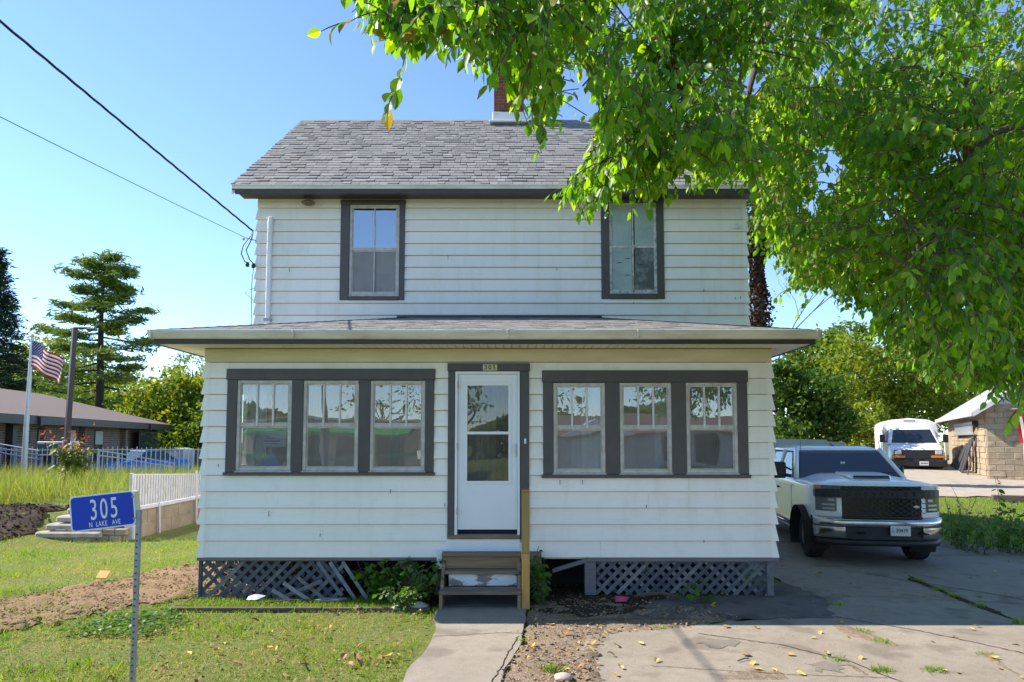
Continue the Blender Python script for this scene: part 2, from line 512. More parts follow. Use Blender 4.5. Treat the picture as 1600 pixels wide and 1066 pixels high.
M['midgreen'] = leaf_mat('mid_green_leaf', [(0.055, 0.115, 0.016), (0.085, 0.15, 0.02), (0.125, 0.18, 0.026)], 0.6, 0.42, (1.8, 1.7, 0.5), 0.2)
M['darkgreen'] = leaf_mat('dark_green_leaf', [(0.032, 0.075, 0.014), (0.05, 0.105, 0.017), (0.085, 0.145, 0.022)], 0.6, 0.3, (1.6, 1.6, 0.6), 0.2)
M['pine'] = leaf_mat('pine_needles', [(0.060, 0.125, 0.040), (0.10, 0.175, 0.045), (0.17, 0.215, 0.05)], 0.6, 0.25, (1.6, 1.6, 0.7), 0.2)
M['spruce'] = leaf_mat('spruce_needles', [(0.016, 0.038, 0.028), (0.025, 0.054, 0.036), (0.038, 0.070, 0.040)], 0.65, 0.15, (1.4, 1.5, 0.9), 0.2)
M['vine'] = leaf_mat('dry_red_vine_leaf', [(0.030, 0.018, 0.013), (0.055, 0.026, 0.018), (0.04, 0.036, 0.016)], 0.7, 0.25, (1.5, 1.1, 0.8), 0.2)
M['ivy'] = leaf_mat('broad_weed_leaf', [(0.045, 0.12, 0.016), (0.065, 0.155, 0.02), (0.10, 0.19, 0.024)], 0.45, 0.4, (2.0, 1.9, 0.5), 0.35)
M['sumac'] = leaf_mat('sumac_leaf', [(0.09, 0.15, 0.02), (0.15, 0.18, 0.03), (0.12, 0.16, 0.025)], 0.55, 0.4)
M['sumacred'] = leaf_mat('red_sumac_leaf', [(0.28, 0.07, 0.04), (0.34, 0.12, 0.06), (0.24, 0.05, 0.04)], 0.55, 0.4, (1.5, 1.1, 0.8))
M['grass'] = leaf_mat('lawn_grass', [(0.085, 0.225, 0.016), (0.125, 0.265, 0.022), (0.175, 0.29, 0.030), (0.27, 0.27, 0.080)], 0.6, 0.4, (1.7, 1.6, 0.5), 0.25)
M['drygrass'] = leaf_mat('dry_lawn_grass', [(0.22, 0.30, 0.05), (0.33, 0.34, 0.10), (0.44, 0.38, 0.19), (0.16, 0.28, 0.03)], 0.7, 0.35, (1.5, 1.4, 0.6), 0.2)
M['tallgrass'] = leaf_mat('tall_meadow_grass', [(0.105, 0.19, 0.045), (0.165, 0.235, 0.065), (0.32, 0.33, 0.15)], 0.65, 0.4, (1.7, 1.6, 0.6), 0.2)
M['fallen'] = mk('fallen_yellow_leaf', (0.52, 0.36, 0.06), (0.40, 0.24, 0.05), 20, 0.7, vary=0.3)
M['deadleaf'] = mk('dead_brown_leaf', (0.20, 0.11, 0.05), (0.30, 0.17, 0.075), 20, 0.8, vary=0.45)
M['concrete'] = concrete_mat('old_driveway_concrete', (0.36, 0.31, 0.255), (0.295, 0.255, 0.21), (0.21, 0.185, 0.155))
M['walk'] = concrete_mat('walkway_concrete', (0.37, 0.32, 0.268), (0.315, 0.275, 0.232), (0.24, 0.21, 0.178))
M['asphalt'] = concrete_mat('asphalt', (0.055, 0.054, 0.052), (0.042, 0.042, 0.042), (0.075, 0.072, 0.068))
M['apron'] = concrete_mat('stained_apron', (0.17, 0.155, 0.14), (0.115, 0.105, 0.098), (0.21, 0.195, 0.175))
M['stain'] = concrete_mat('oily_concrete', (0.27, 0.235, 0.20), (0.22, 0.195, 0.165), (0.17, 0.15, 0.13))
M['soil'] = soil_mat('lawn_soil', (0.185, 0.225, 0.055), (0.13, 0.20, 0.034), (0.28, 0.245, 0.115))
M['dirt'] = soil_mat('turned_dirt', (0.33, 0.225, 0.13), (0.24, 0.16, 0.09), (0.39, 0.285, 0.175))
M['gravel'] = soil_mat('gravelly_dirt', (0.31, 0.235, 0.165), (0.245, 0.185, 0.13), (0.40, 0.33, 0.255))
M['mulch'] = soil_mat('dark_mulch', (0.06, 0.046, 0.037), (0.10, 0.072, 0.052), (0.13, 0.10, 0.078), 1.6)
M['duff'] = soil_mat('dark_duff', (0.075, 0.055, 0.04), (0.05, 0.038, 0.03), (0.12, 0.09, 0.065), 1.4)
M['stone'] = mk('tan_stone_block', (0.40, 0.315, 0.21), (0.28, 0.22, 0.15), 5, 0.9, 0.4, 22, vary=0.07)
M['tanmortar'] = mk('tan_mortar', (0.33, 0.265, 0.185), (0.26, 0.205, 0.145), 9, 0.95, 0.3, 60)
M['wallstone'] = mk('concrete_wall', (0.34, 0.275, 0.215), (0.22, 0.175, 0.135), 3, 0.9, 0.3, 40, lo=0.35, hi=0.7)
M['paleslab'] = mk('pale_stone_slab', (0.46, 0.41, 0.36), (0.33, 0.28, 0.24), 7, 0.9, 0.5, 40, vary=0.12)
M['rail'] = mk('white_railing_paint', (0.60, 0.58, 0.61), (0.48, 0.46, 0.48), 5, 0.5)
M['bbrick'] = mk('brown_brick', (0.24, 0.15, 0.11), (0.17, 0.105, 0.08), 20, 0.9, 0.3, 60)
M['broof'] = mk('brown_roof_shingle', (0.150, 0.110, 0.094), (0.115, 0.085, 0.074), 9, 0.95, 0.3, 30)
M['bfascia'] = mk('dark_brown_fascia', (0.030, 0.027, 0.030), (0.04, 0.036, 0.038), 3, 0.5)
M['bglass'] = mk('dark_office_glass', (0.05, 0.06, 0.06), (0.03, 0.035, 0.035), 2, 0.1)
M['blind'] = mk('pale_window_blind', (0.48, 0.52, 0.47), (0.42, 0.46, 0.42), 3, 0.6)
M['bluepaint'] = mk('blue_car_paint', (0.010, 0.14, 0.52), (0.012, 0.15, 0.55), 3, 0.25)
M['bluerail'] = mk('blue_grey_rail', (0.30, 0.36, 0.50), (0.25, 0.30, 0.44), 4, 0.45)
M['teal'] = mk('teal_cabinet_paint', (0.07, 0.16, 0.18), (0.055, 0.13, 0.15), 2, 0.4)
M['poledark'] = mk('brown_pole_paint', (0.050, 0.036, 0.040), (0.06, 0.045, 0.048), 4, 0.5)
M['silver'] = mk('brushed_pole', (0.55, 0.56, 0.58), (0.48, 0.49, 0.51), 5, 0.4, metal=0.3)
M['flagred'] = leaf_mat('flag_red', [(0.42, 0.02, 0.03), (0.42, 0.02, 0.03)], 0.7, 0.35, (1.2, 1.0, 1.0), 0.2, 0.0)
M['flagwhite'] = leaf_mat('flag_white', [(0.75, 0.75, 0.76), (0.75, 0.75, 0.76)], 0.7, 0.35, (1.0, 1.0, 1.0), 0.2, 0.0)
M['flagblue'] = leaf_mat('flag_blue', [(0.02, 0.03, 0.14), (0.02, 0.03, 0.14)], 0.7, 0.3, (1.0, 1.0, 1.0), 0.2, 0.0)
def car_paint(name, c, coat=0.6):
    t = NT(name)
    d = t.noise(t.pos(), 5, 5, 0.7)
    t.base(t.mix(t.ramp(d, [(0.45, 0.0), (0.8, 0.5)]), c, tuple(x * 0.82 for x in c)))
    t.set(Roughness=0.32); t.b.inputs['Coat Weight'].default_value = coat; t.b.inputs['Coat Roughness'].default_value = 0.06
    return t.m
M['truckwhite'] = car_paint('white_truck_paint', (0.83, 0.82, 0.80))
M['carglass'] = mk('dark_car_glass', (0.012, 0.016, 0.022), (0.014, 0.018, 0.024), 3, 0.04, spec=1.0)
M['tinted'] = glass_mat('tinted_car_glass', 0.05, (0.52, 0.56, 0.60), wavy=0.01)
M['blackplastic'] = mk('black_plastic', (0.012, 0.012, 0.013), (0.018, 0.018, 0.019), 8, 0.5, 0.1, 80)
M['gloss_black'] = mk('gloss_black', (0.008, 0.008, 0.009), None, 5, 0.2)
M['tyre'] = mk('tyre_rubber', (0.016, 0.016, 0.016), (0.028, 0.026, 0.024), 10, 0.85, 0.3, 60)
M['chrome'] = mk('dull_chrome', (0.62, 0.62, 0.62), (0.45, 0.44, 0.43), 8, 0.18, metal=1.0)
M['alloy'] = mk('alloy_rim', (0.40, 0.40, 0.41), (0.28, 0.28, 0.29), 8, 0.35, metal=0.8)
M['lamp'] = mk('headlamp_lens', (0.10, 0.105, 0.11), (0.03, 0.032, 0.034), 26, 0.06, spec=1.0)
M['lampclear'] = mk('clear_lamp', (0.62, 0.64, 0.66), (0.45, 0.46, 0.48), 30, 0.08, spec=1.0)
M['amber'] = mk('amber_lens', (0.62, 0.22, 0.02), (0.52, 0.17, 0.02), 20, 0.2)
M['plate'] = mk('plate_white', (0.66, 0.66, 0.64), (0.60, 0.60, 0.58), 8, 0.5)
M['gold'] = mk('badge_silver', (0.66, 0.62, 0.50), None, 5, 0.3)
M['panelgrey'] = mk('pale_grey_panel', (0.33, 0.36, 0.35), (0.28, 0.31, 0.30), 3, 0.6)
M['blackboard'] = mk('dark_stained_board', (0.030, 0.030, 0.034), (0.045, 0.044, 0.048), 6, 0.6, vary=0.3)
M['alu'] = mk('ladder_aluminium', (0.50, 0.50, 0.51), (0.40, 0.40, 0.41), 8, 0.4, metal=0.5)
M['gdoor'] = mk('white_garage_door', (0.72, 0.71, 0.72), (0.68, 0.67, 0.68), 3, 0.5)
M['timber'] = mk('landscape_timber', (0.14, 0.10, 0.085), (0.085, 0.062, 0.055), 5, 0.9, 0.5, 30, stretch=(0.6, 6, 6))
M['tan'] = mk('tan_stucco', (0.48, 0.40, 0.31), (0.42, 0.35, 0.27), 3, 0.85)
M['greenawn'] = mk('green_awning', (0.03, 0.22, 0.06), (0.025, 0.19, 0.05), 3, 0.6)
M['foil'] = mk('white_litter', (0.70, 0.72, 0.76), (0.58, 0.60, 0.66), 8, 0.5)
M['pink'] = mk('pink_litter', (0.55, 0.06, 0.12), None, 8, 0.5)

# ================================================================== GROUND
def ground_sheet():
    def axis(lo, hi, fine_lo, fine_hi, step, extra=()):
        a = list(np.arange(fine_lo, fine_hi + 1e-6, step))
        s, x = step, fine_hi
        while x < hi: s *= 1.25; x += s; a.append(min(x, hi))
        s, x = step, fine_lo
        while x > lo: s *= 1.25; x -= s; a.append(max(x, lo))
        return np.array(sorted(set(np.round(a + list(extra), 4))))
    xs = axis(-400, 400, -12, 13, 0.4, (-7.60, -7.72, -7.66))
    ys = axis(-160, 600, 4, 20, 0.4, (13.55, 13.75, 13.95))
    X, Y = np.meshgrid(xs, ys)
    Z = terrain(X, Y) - 0.012
    v = np.stack([X.ravel(), Y.ravel(), Z.ravel()], 1)
    n, m = len(xs), len(ys)
    i = np.arange(n - 1)[None, :] + n * np.arange(m - 1)[:, None]
    f = np.stack([i, i + 1, i + n + 1, i + n], -1).reshape(-1, 4)
    return tag(np_mesh('ground', v, f, M['soil'], smooth=True), kind='structure')
ground_sheet()

def inside(px, py, poly):
    px = np.asarray(px); py = np.asarray(py); r = np.zeros(px.shape, bool)
    n = len(poly)
    for i in range(n):
        x0, y0 = poly[i]; x1, y1 = poly[(i + 1) % n]
        c = ((y0 > py) != (y1 > py)) & (px < (x1 - x0) * (py - y0) / (y1 - y0 + 1e-12) + x0)
        r ^= c
    return r

def rough_outline(poly, step=0.12, amp=0.05, seed=1):
    rg = random.Random(seed); out = []
    for i in range(len(poly)):
        a, b = Vector(poly[i]), Vector(poly[(i + 1) % len(poly)])
        n = max(1, int((b - a).length / step))
        for k in range(n):
            p = a.lerp(b, k / n)
            out.append((p.x + rg.uniform(-amp, amp), p.y + rg.uniform(-amp, amp)))
    return out

def sheet(name, poly, mat, dz, amp=0.05, step=0.12, thick=0.0, seed=1, bumps=0.0, res=0.12, kind='structure'):
    """a ragged-edged sheet lying on the ground, cut from a fine grid so that it can be uneven"""
    import bmesh
    o = rough_outline(poly, step, amp, seed) if amp else [tuple(p) for p in poly]
    bm = bmesh.new()
    f = bm.faces.new([bm.verts.new((x, y, 0)) for x, y in o])
    x0, x1 = min(p[0] for p in o), max(p[0] for p in o)
    y0, y1 = min(p[1] for p in o), max(p[1] for p in o)
    for a, b, ax in ((x0, x1, 0), (y0, y1, 1)):
        k = a + res
        while k < b:
            co = (k, 0, 0) if ax == 0 else (0, k, 0); no = (1, 0, 0) if ax == 0 else (0, 1, 0)
            bmesh.ops.bisect_plane(bm, geom=bm.verts[:] + bm.edges[:] + bm.faces[:], plane_co=co, plane_no=no)
            k += res
    rg = random.Random(seed + 5)
    from mathutils import noise as mn
    for v in bm.verts:
        edge = v.is_boundary
        v.co.z = tz(v.co.x, v.co.y) + dz
        if bumps:
            h = mn.fractal(Vector((v.co.x * 3.2, v.co.y * 3.2, seed)), 0.6, 2.1, 5)
            v.co.z += (0.0 if edge else max(-0.4, h) * bumps)
        if edge and bumps: v.co.z -= 0.012
    if thick:
        r = bmesh.ops.extrude_face_region(bm, geom=bm.faces[:])
        for v in [g for g in r['geom'] if isinstance(g, bmesh.types.BMVert)]: v.co.z -= thick
    bmesh.ops.recalc_face_normals(bm, faces=bm.faces)
    if not thick and bm.faces and sum(f.normal.z for f in bm.faces) < 0:
        bmesh.ops.reverse_faces(bm, faces=bm.faces)
    me = bpy.data.meshes.new(name); bm.to_mesh(me); bm.free()
    me.materials.append(mat)
    me.polygons.foreach_set('use_smooth', [bool(bumps)] * len(me.polygons))
    return tag(add_obj(name, me), kind=kind)

# the drive on the right: concrete in front, running back beside the house
DRIVE = [(0.62, 3.2), (0.62, 6.55), (0.80, 7.15), (1.55, 7.28), (2.35, 7.55), (3.4, 8.0), (3.75, 8.9), (3.9, 18.5), (8.2, 18.5), (8.6, 13.4), (9.1, 12.2), (9.6, 11.2), (12.5, 10.6), (12.5, 3.2)]
sheet('driveway', DRIVE, M['concrete'], 0.006, 0.035, 0.15, res=0.6, seed=3)
APRON = [(0.95, 7.95), (1.8, 7.62), (3.55, 7.7), (3.85, 8.5), (3.8, 9.6), (3.3, 9.3), (2.2, 8.75), (1.35, 8.55)]
sheet('stained_concrete_apron', APRON, M['apron'], 0.012, 0.05, 0.12, res=0.25, seed=4)
WALK = [(-0.93, 3.3), (-0.90, 5.3), (-0.87, 6.3), (-0.82, 7.4), (-0.86, 8.75), (0.20, 8.75), (0.06, 7.7), (0.00, 6.9), (-0.06, 6.2), (-0.13, 5.3), (-0.16, 3.3)]
WALK = [(-0.98, 3.3), (-0.90, 5.3), (-0.87, 6.1), (-0.79, 6.6), (-0.78, 7.2), (-0.86, 7.7), (-0.86, 8.75), (0.22, 8.75), (0.14, 7.6), (0.08, 6.6), (-0.06, 6.0), (-0.13, 5.3), (-0.16, 3.3)]
sheet('walkway', WALK, M['walk'], 0.022, 0.014, 0.2, thick=0.05, res=0.5, seed=5)
GRAVEL = [(-0.20, 3.3), (-0.2, 5.4), (0.0, 6.3), (0.1, 7.0), (0.2, 8.0), (0.25, 8.5), (1.1, 8.5), (1.9, 8.2), (2.6, 7.75), (2.1, 7.45), (1.4, 7.2), (0.85, 7.1), (0.78, 6.5), (0.72, 5.6), (0.75, 3.3)]
sheet('gravelly_dirt', GRAVEL, M['gravel'], 0.010, 0.07, 0.09, seed=6, bumps=0.022, res=0.09)
DUFF = [(-4.0, 8.25), (-0.9, 8.2), (-0.86, 8.9), (0.2, 8.9), (0.25, 7.9), (0.9, 7.75), (1.6, 8.0), (2.0, 8.45), (3.2, 8.62), (3.3, 9.5), (-4.0, 9.5)]
sheet('leaf_mould', DUFF, M['duff'], 0.016, 0.06, 0.1, seed=8, bumps=0.02, res=0.14)
DIRT = [(-7.4, 6.7), (-6.2, 6.95), (-5.2, 7.25), (-4.75, 7.85), (-4.25, 8.55), (-3.95, 9.4), (-4.1, 11.3), (-4.9, 11.45), (-5.3, 10.6), (-5.6, 9.7), (-6.3, 8.7), (-7.4, 8.1)]
sheet('turned_dirt', DIRT, M['dirt'], 0.016, 0.16, 0.07, seed=9, bumps=0.06, res=0.07)
MULCH = [(-16, 11.3), (-12.5, 12.0), (-9.6, 12.9), (-9.2, 14.4), (-10.2, 15.2), (-12.5, 15.3), (-16, 14.8)]
sheet('dark_mulch', MULCH, M['mulch'], 0.02, 0.15, 0.2, seed=10, bumps=0.06, res=0.16)
BACKDRIVE = [(9.8, 19.4), (13.2, 19.6), (18, 18.0), (30, 14.5), (38, 22), (30, 34), (18, 40), (9.5, 34), (8.5, 26)]
sheet('pale_gravel_drive', BACKDRIVE, mk('pale_gravel', (0.37, 0.315, 0.25), (0.30, 0.255, 0.20), 3, 0.95, 0.5, 60), 0.02, 0.12, 0.4, res=0.8, seed=11)
WEEDBED = [(7.0, 12.9), (8.7, 12.5), (9.5, 11.3), (12.5, 10.9), (14.5, 13.0), (14, 16.4), (9.0, 16.4), (7.5, 15.0)]
sheet('weedy_soil', [(8.9, 11.9), (9.4, 10.6), (12.5, 10.3), (13.5, 12.2), (11.5, 12.6), (9.6, 12.7)], M['duff'], 0.018, 0.12, 0.15, seed=12, bumps=0.03, res=0.16)
# across the street, seen only in the windows
sheet('street', [(-120, -11), (120, -11), (120, -3.4), (-120, -3.4)], M['asphalt'], 0.008, 0, res=20)
sheet('far_sidewalk', [(-120, -13.4), (120, -13.4), (120, -11.6), (-120, -11.6)], M['walk'], 0.02, 0, res=20, thick=0.03)

# cracks in the concrete
cr = MB()
def crack(pts, w, z, seed):
    rg = random.Random(seed); P = []
    for i in range(len(pts) - 1):
        a, b = Vector(pts[i]), Vector(pts[i + 1]); n = max(2, int((b - a).length / 0.05))
        for k in range(n): P.append(a.lerp(b, k / n) + Vector((rg.uniform(-.012, .012), rg.uniform(-.012, .012))))
    P.append(Vector(pts[-1]))
    for i in range(len(P) - 1):
        d = (P[i + 1] - P[i]).normalized(); nrm = Vector((-d.y, d.x))
        wa, wb = w * (0.5 + 0.5 * math.sin(i * 1.7) ** 2), w * (0.5 + 0.5 * math.sin((i + 1) * 1.7) ** 2)
        q = [P[i] - nrm * wa, P[i + 1] - nrm * wb, P[i + 1] + nrm * wb, P[i] + nrm * wa]
        cr.add([(p.x, p.y, tz(p.x, p.y) + z) for p in q], [(0, 1, 2, 3)])
crack([(-0.78, 6.95), (-0.45, 7.0), (-0.1, 7.08), (0.12, 7.05)], 0.005, 0.026, 1)
crack([(0.06, 6.95), (-0.02, 6.5), (-0.08, 6.1), (-0.16, 5.7), (-0.2, 5.3)], 0.006, 0.026, 2)
crack([(1.9, 7.1), (2.6, 6.7), (3.0, 6.2), (3.2, 5.6)], 0.008, 0.012, 3)
crack([(3.0, 8.3), (4.2, 7.2), (4.7, 6.5), (4.9, 5.7)], 0.009, 0.012, 4)
crack([(5.2, 10.2), (6.2, 8.8), (6.6, 7.7), (6.5, 6.6)], 0.012, 0.012, 5)
crack([(1.2, 6.1), (2.2, 5.9), (3.1, 5.8)], 0.005, 0.012, 6)
crack([(3.5, 9.0), (5.0, 8.6), (6.9, 8.2)], 0.006, 0.012, 7)
tag(cr.build('crack_lines', M['duff'], fix=False), kind='structure')

# ================================================================== HOUSE
Y1, Y2 = 8.6, 11.27
PX0, PX1 = -3.865, 3.262                                # porch walls
UX0, UX1 = -4.265, 3.925                                # upper storey walls
house = thing('white_house', 'two storey white clapboard house with enclosed front porch and grey shingle roof', 'house', (-0.3, 12.0, 0))

FACES = {
    'porch_front': lambda u, o, z: (u, Y1 - o, z),
    'porch_left': lambda u, o, z: (PX0 - o, u, z),
    'porch_right': lambda u, o, z: (PX1 + o, u, z),
    'upper_front': lambda u, o, z: (u, Y2 - o, z),
    'upper_left': lambda u, o, z: (UX0 - o, u, z),
    'upper_right': lambda u, o, z: (UX1 + o, u, z),
}
OB, OT = 0.040, 0.009                                    # how far a board stands out at its foot and its head
def clapboard(face, ua, ub, z0, z1, c0, c1, ma=0, mb=0, parent=house, mb_obj=None):
    """one lapped board; ma, mb: mitred ends that follow the corner"""
    fn = FACES[face]
    ob = OB + (OT - OB) * (z0 - c0) / (c1 - c0); ot = OB + (OT - OB) * (z1 - c0) / (c1 - c0)
    j = random.uniform(-0.0015, 0.0015)
    vs = [fn(ua - ma * ob, ob + j, z0), fn(ub + mb * ob, ob + j, z0), fn(ub + mb * ot, ot, z1), fn(ua - ma * ot, ot, z1),
          fn(ua, -0.004, z0), fn(ub, -0.004, z0), fn(ub, -0.004, z1), fn(ua, -0.004, z1)]
    b = mb_obj or MB()
    h = z1 - z0; og = ot + (ob - ot) * 0.008 / h; zg = z1 - 0.008            # dark strip under the next lap: lap shadow and dirt in its colour
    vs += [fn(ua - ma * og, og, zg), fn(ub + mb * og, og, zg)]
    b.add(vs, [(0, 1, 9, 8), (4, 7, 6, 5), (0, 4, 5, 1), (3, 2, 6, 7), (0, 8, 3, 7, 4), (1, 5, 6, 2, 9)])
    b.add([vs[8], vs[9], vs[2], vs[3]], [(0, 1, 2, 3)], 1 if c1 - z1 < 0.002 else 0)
    if mb_obj is None: return b.build('clapboard', [M['siding'], M['shade_grime']], parent)

def courses(face, u0, u1, zs, holes, ma, mb, joints=(), mb_obj=None):
    for ci in range(len(zs) - 1):
        c0, c1 = zs[ci], zs[ci + 1]
        segs = [(u0, u1, c0, c1)]
        for (ha, hb, za, zb) in holes:
            out = []
            for (a, b, p, q) in segs:
                if hb <= a or ha >= b or zb <= p or za >= q: out.append((a, b, p, q)); continue
                if a < ha: out.append((a, ha, p, q))
                if b > hb: out.append((hb, b, p, q))
                if zb < q - 0.004: out.append((max(a, ha), min(b, hb), zb, q))
                if za > p + 0.004: out.append((max(a, ha), min(b, hb), p, za))
            segs = out
        for (a, b, p, q) in segs:
            js = [j for (k, j) in joints if k == ci and a + 0.2 < j < b - 0.2]
            ends = [a] + js + [b]
            for e0, e1 in zip(ends, ends[1:]):
                clapboard(face, e0 + (0.001 if e0 in js else 0), e1 - (0.001 if e1 in js else 0), p, q, c0, c1, ma if abs(e0 - u0) < 1e-6 else 0, mb if abs(e1 - u1) < 1e-6 else 0, mb_obj=mb_obj)

def walls_with_holes(b, fn, u0, u1, z0, z1, holes, oa, ob):
    us = sorted({u0, u1, *[h[0] for h in holes], *[h[1] for h in holes]})
    zs = sorted({z0, z1, *[h[2] for h in holes], *[h[3] for h in holes]})
    for a, c in zip(us, us[1:]):
        for p, q in zip(zs, zs[1:]):
            um, zm = (a + c) / 2, (p + q) / 2
            if any(h[0] < um < h[1] and h[2] < zm < h[3] for h in holes): continue
            P = [fn(a, oa, p), fn(c, oa, p), fn(c, oa, q), fn(a, oa, q), fn(a, ob, p), fn(c, ob, p), fn(c, ob, q), fn(a, ob, q)]
            b.add(P, [(0, 1, 2, 3), (4, 7, 6, 5), (0, 4, 5, 1), (3, 2, 6, 7), (0, 3, 7, 4), (1, 5, 6, 2)])

PZ = [0.525 + 0.2025 * k for k in range(13)]             # porch courses up to 2.955
UZ = [5.872 - 0.2025 * k for k in range(13)][::-1]       # upper courses
H_L = (-3.58, -0.977, 1.53, 2.867)
H_R = (0.389, 2.956, 1.500, 2.848)
H_D = (-0.802, 0.215, 0.70, 2.935)
H_UL = (-2.873, -1.796, 4.294, 5.99)
H_UR = (1.491, 2.544, 4.316, 6.01)
H_SIDE = (9.15, 10.75, 1.55, 2.70)
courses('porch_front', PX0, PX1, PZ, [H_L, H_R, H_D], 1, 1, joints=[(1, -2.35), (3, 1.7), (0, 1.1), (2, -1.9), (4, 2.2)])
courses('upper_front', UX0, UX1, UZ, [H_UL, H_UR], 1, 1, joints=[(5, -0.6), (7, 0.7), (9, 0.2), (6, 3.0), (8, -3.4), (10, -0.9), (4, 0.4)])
side = MB()
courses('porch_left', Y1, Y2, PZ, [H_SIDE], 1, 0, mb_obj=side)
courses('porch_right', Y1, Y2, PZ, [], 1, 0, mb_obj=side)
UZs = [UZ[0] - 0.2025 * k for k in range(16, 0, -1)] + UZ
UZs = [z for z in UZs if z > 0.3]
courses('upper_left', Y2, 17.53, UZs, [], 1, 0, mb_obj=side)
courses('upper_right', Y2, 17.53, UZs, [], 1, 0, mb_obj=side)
tag(side.build('side_clapboards', [M['siding'], M['shade_grime']], house), kind='stuff')
nh = MB()
for px, py, Yw in ((875, 751, Y1), (910, 751, Y1), (341, 726, Y1), (610, 766, Y1), (695, 788, Y1), (560, 598, Y1), (990, 473, Y2), (1149, 465, Y2), (1157, 464, Y2), (1100, 452, Y2), (700, 400, Y2), (870, 420, Y2), (452, 420, Y2), (1120, 690, Y1), (420, 800, Y1), (1010, 790, Y1), (500, 835, Y1), (1100, 845, Y1)):
    p = at(px, py, Yw - 0.043)
    nh.lathe([(0.007, 0), (0.006, 0.004), (0.0, 0.005)], 8, Matrix.Translation(p) @ Matrix.Rotation(R(90), 4, 'X'))
    nh.box((p.x - 0.003, p.y + 0.0005, p.z - random.uniform(.02, .06)), (p.x + 0.003, p.y + 0.006, p.z))
tag(nh.build('rusty_nail_marks', M['timber'], house), kind='stuff')
# little metal corner caps
cc = MB()
cc = MB()
for face, u, sgn, zs in (('porch_front', PX0, -1, PZ), ('porch_front', PX1, 1, PZ), ('upper_front', UX0, -1, UZ), ('upper_front', UX1, 1, UZ)):
    fn = FACES[face]
    for c0, c1 in zip(zs, zs[1:]):
        vs = [fn(u - sgn * 0.055, OB + 0.003, c0 - 0.002), fn(u + sgn * (OB + 0.003), OB + 0.003, c0 - 0.002), fn(u + sgn * (OT + 0.003), OT + 0.003, c1 - 0.004), fn(u - sgn * 0.050, OT + 0.003, c1 - 0.004),
              fn(u + sgn * (OB + 0.003), -0.05, c0 - 0.002), fn(u + sgn * (OT + 0.003), -0.05, c1 - 0.004)]
        cc.add(vs, [(0, 1, 2, 3), (1, 4, 5, 2)])
tag(cc.build('corner_caps', M['siding'], house, fix=False), kind='stuff')
# frieze boards under the eaves
fz = MB(); fz.bbox((PX0 - 0.02, Y1 - 0.022, 2.957), (PX1 + 0.02, Y1 + 0.002, 3.125), 0.004); fz.build('frieze_board', M['frieze'], house)
fz = MB(); fz.bbox((UX0 - 0.02, Y2 - 0.024, 6.014), (UX1 + 0.02, Y2 + 0.002, 6.14), 0.004); fz.build('frieze_board', M['frieze'], house)
fz = MB()
for a, b in ((UX0 - 0.018, H_UL[0]), (H_UL[1], H_UR[0]), (H_UR[1], UX1 + 0.018)): fz.box((a, Y2 - 0.018, 5.874), (b, Y2 + 0.002, 6.012))
fz.build('frieze_board', M['siding'], house)

# sheathing and rooms behind the openings
sh = MB()
walls_with_holes(sh, FACES['porch_front'], PX0 + 0.01, PX1 - 0.01, 0.5, 3.14, [(-3.47, -2.75, 1.58, 2.73), (-2.64, -1.91, 1.58, 2.73), (-1.79, -1.08, 1.58, 2.73), (0.51, 1.18, 1.55, 2.70), (1.34, 2.01, 1.55, 2.70), (2.175, 2.84, 1.55, 2.70), (-0.712, 0.096, 0.80, 2.82)], -0.004, -0.10)
walls_with_holes(sh, FACES['porch_left'], Y1 + 0.1, Y2, 0.5, 3.14, [H_SIDE], -0.004, -0.10)
walls_with_holes(sh, FACES['porch_right'], Y1 + 0.1, Y2, 0.5, 3.14, [], -0.004, -0.10)
walls_with_holes(sh, FACES['upper_front'], UX0 + 0.01, UX1 - 0.01, 3.2, 6.2, [(-2.73, -1.885, 4.36, 5.93), (1.62, 2.43, 4.42, 5.96)], -0.004, -0.12)
sh.build('wall', M['interior'], house)
rm = MB()
rm.box((PX0 + 0.1, Y2 - 0.10, 0.6), (PX1 - 0.1, Y2 - 0.02, 3.2))
rm.build('porch_back_wall', M['interior'], house)
rm = MB(); rm.box((PX0 + 0.1, Y1 + 0.1, 0.66), (PX1 - 0.1, Y2 - 0.1, 0.76)); rm.build('porch_floor', M['pfloor'], house)
rm = MB(); rm.box((PX0 + 0.1, Y1 + 0.1, 3.06), (PX1 - 0.1, Y2 - 0.1, 3.12)); rm.build('porch_ceiling', M['interior'], house)
sw = MB()
zt = lambda y: 6.02 + (min(y, 28.8 - y) - Y2) * 0.775
for x0, x1 in ((UX0 + 0.002, UX0 + 0.14), (UX1 - 0.14, UX1 - 0.002)):
    sw.prism([(x0, Y2 + 0.12, 0.02), (x0, 17.53, 0.02), (x0, 17.53, zt(17.53) + 0.2), (x0, 14.4, zt(14.4) + 0.1), (x0, Y2 + 0.12, zt(Y2 + .12) + 0.1)], (x1 - x0, 0, 0))
sw.box((UX0 + 0.14, 17.39, 0.02), (UX1 - 0.14, 17.53, 6.2))
sw.box((UX0 + 0.14, Y2 + 0.12, 3.0), (UX1 - 0.14, 17.39, 3.2))
sw.box((UX0 + 0.14, Y2 - 0.004, 0.02), (UX1 - 0.14, Y2 + 0.12, 0.62))
sw.box((UX0 + 0.01, Y2 + 0.002, 0.62), (PX0 + 0.1, Y2 + 0.12, 3.2))
sw.box((PX1 - 0.1, Y2 + 0.002, 0.62), (UX1 - 0.01, Y2 + 0.12, 3.2))
sw.build('outer_wall', M['siding'], house)
# dark crawl space behind the lattice
cs = MB(); cs.box((PX0 + 0.12, 9.5, 0.0), (PX1 - 0.12, 9.6, 0.6)); cs.build('crawl_space_wall', M['dark'], house)
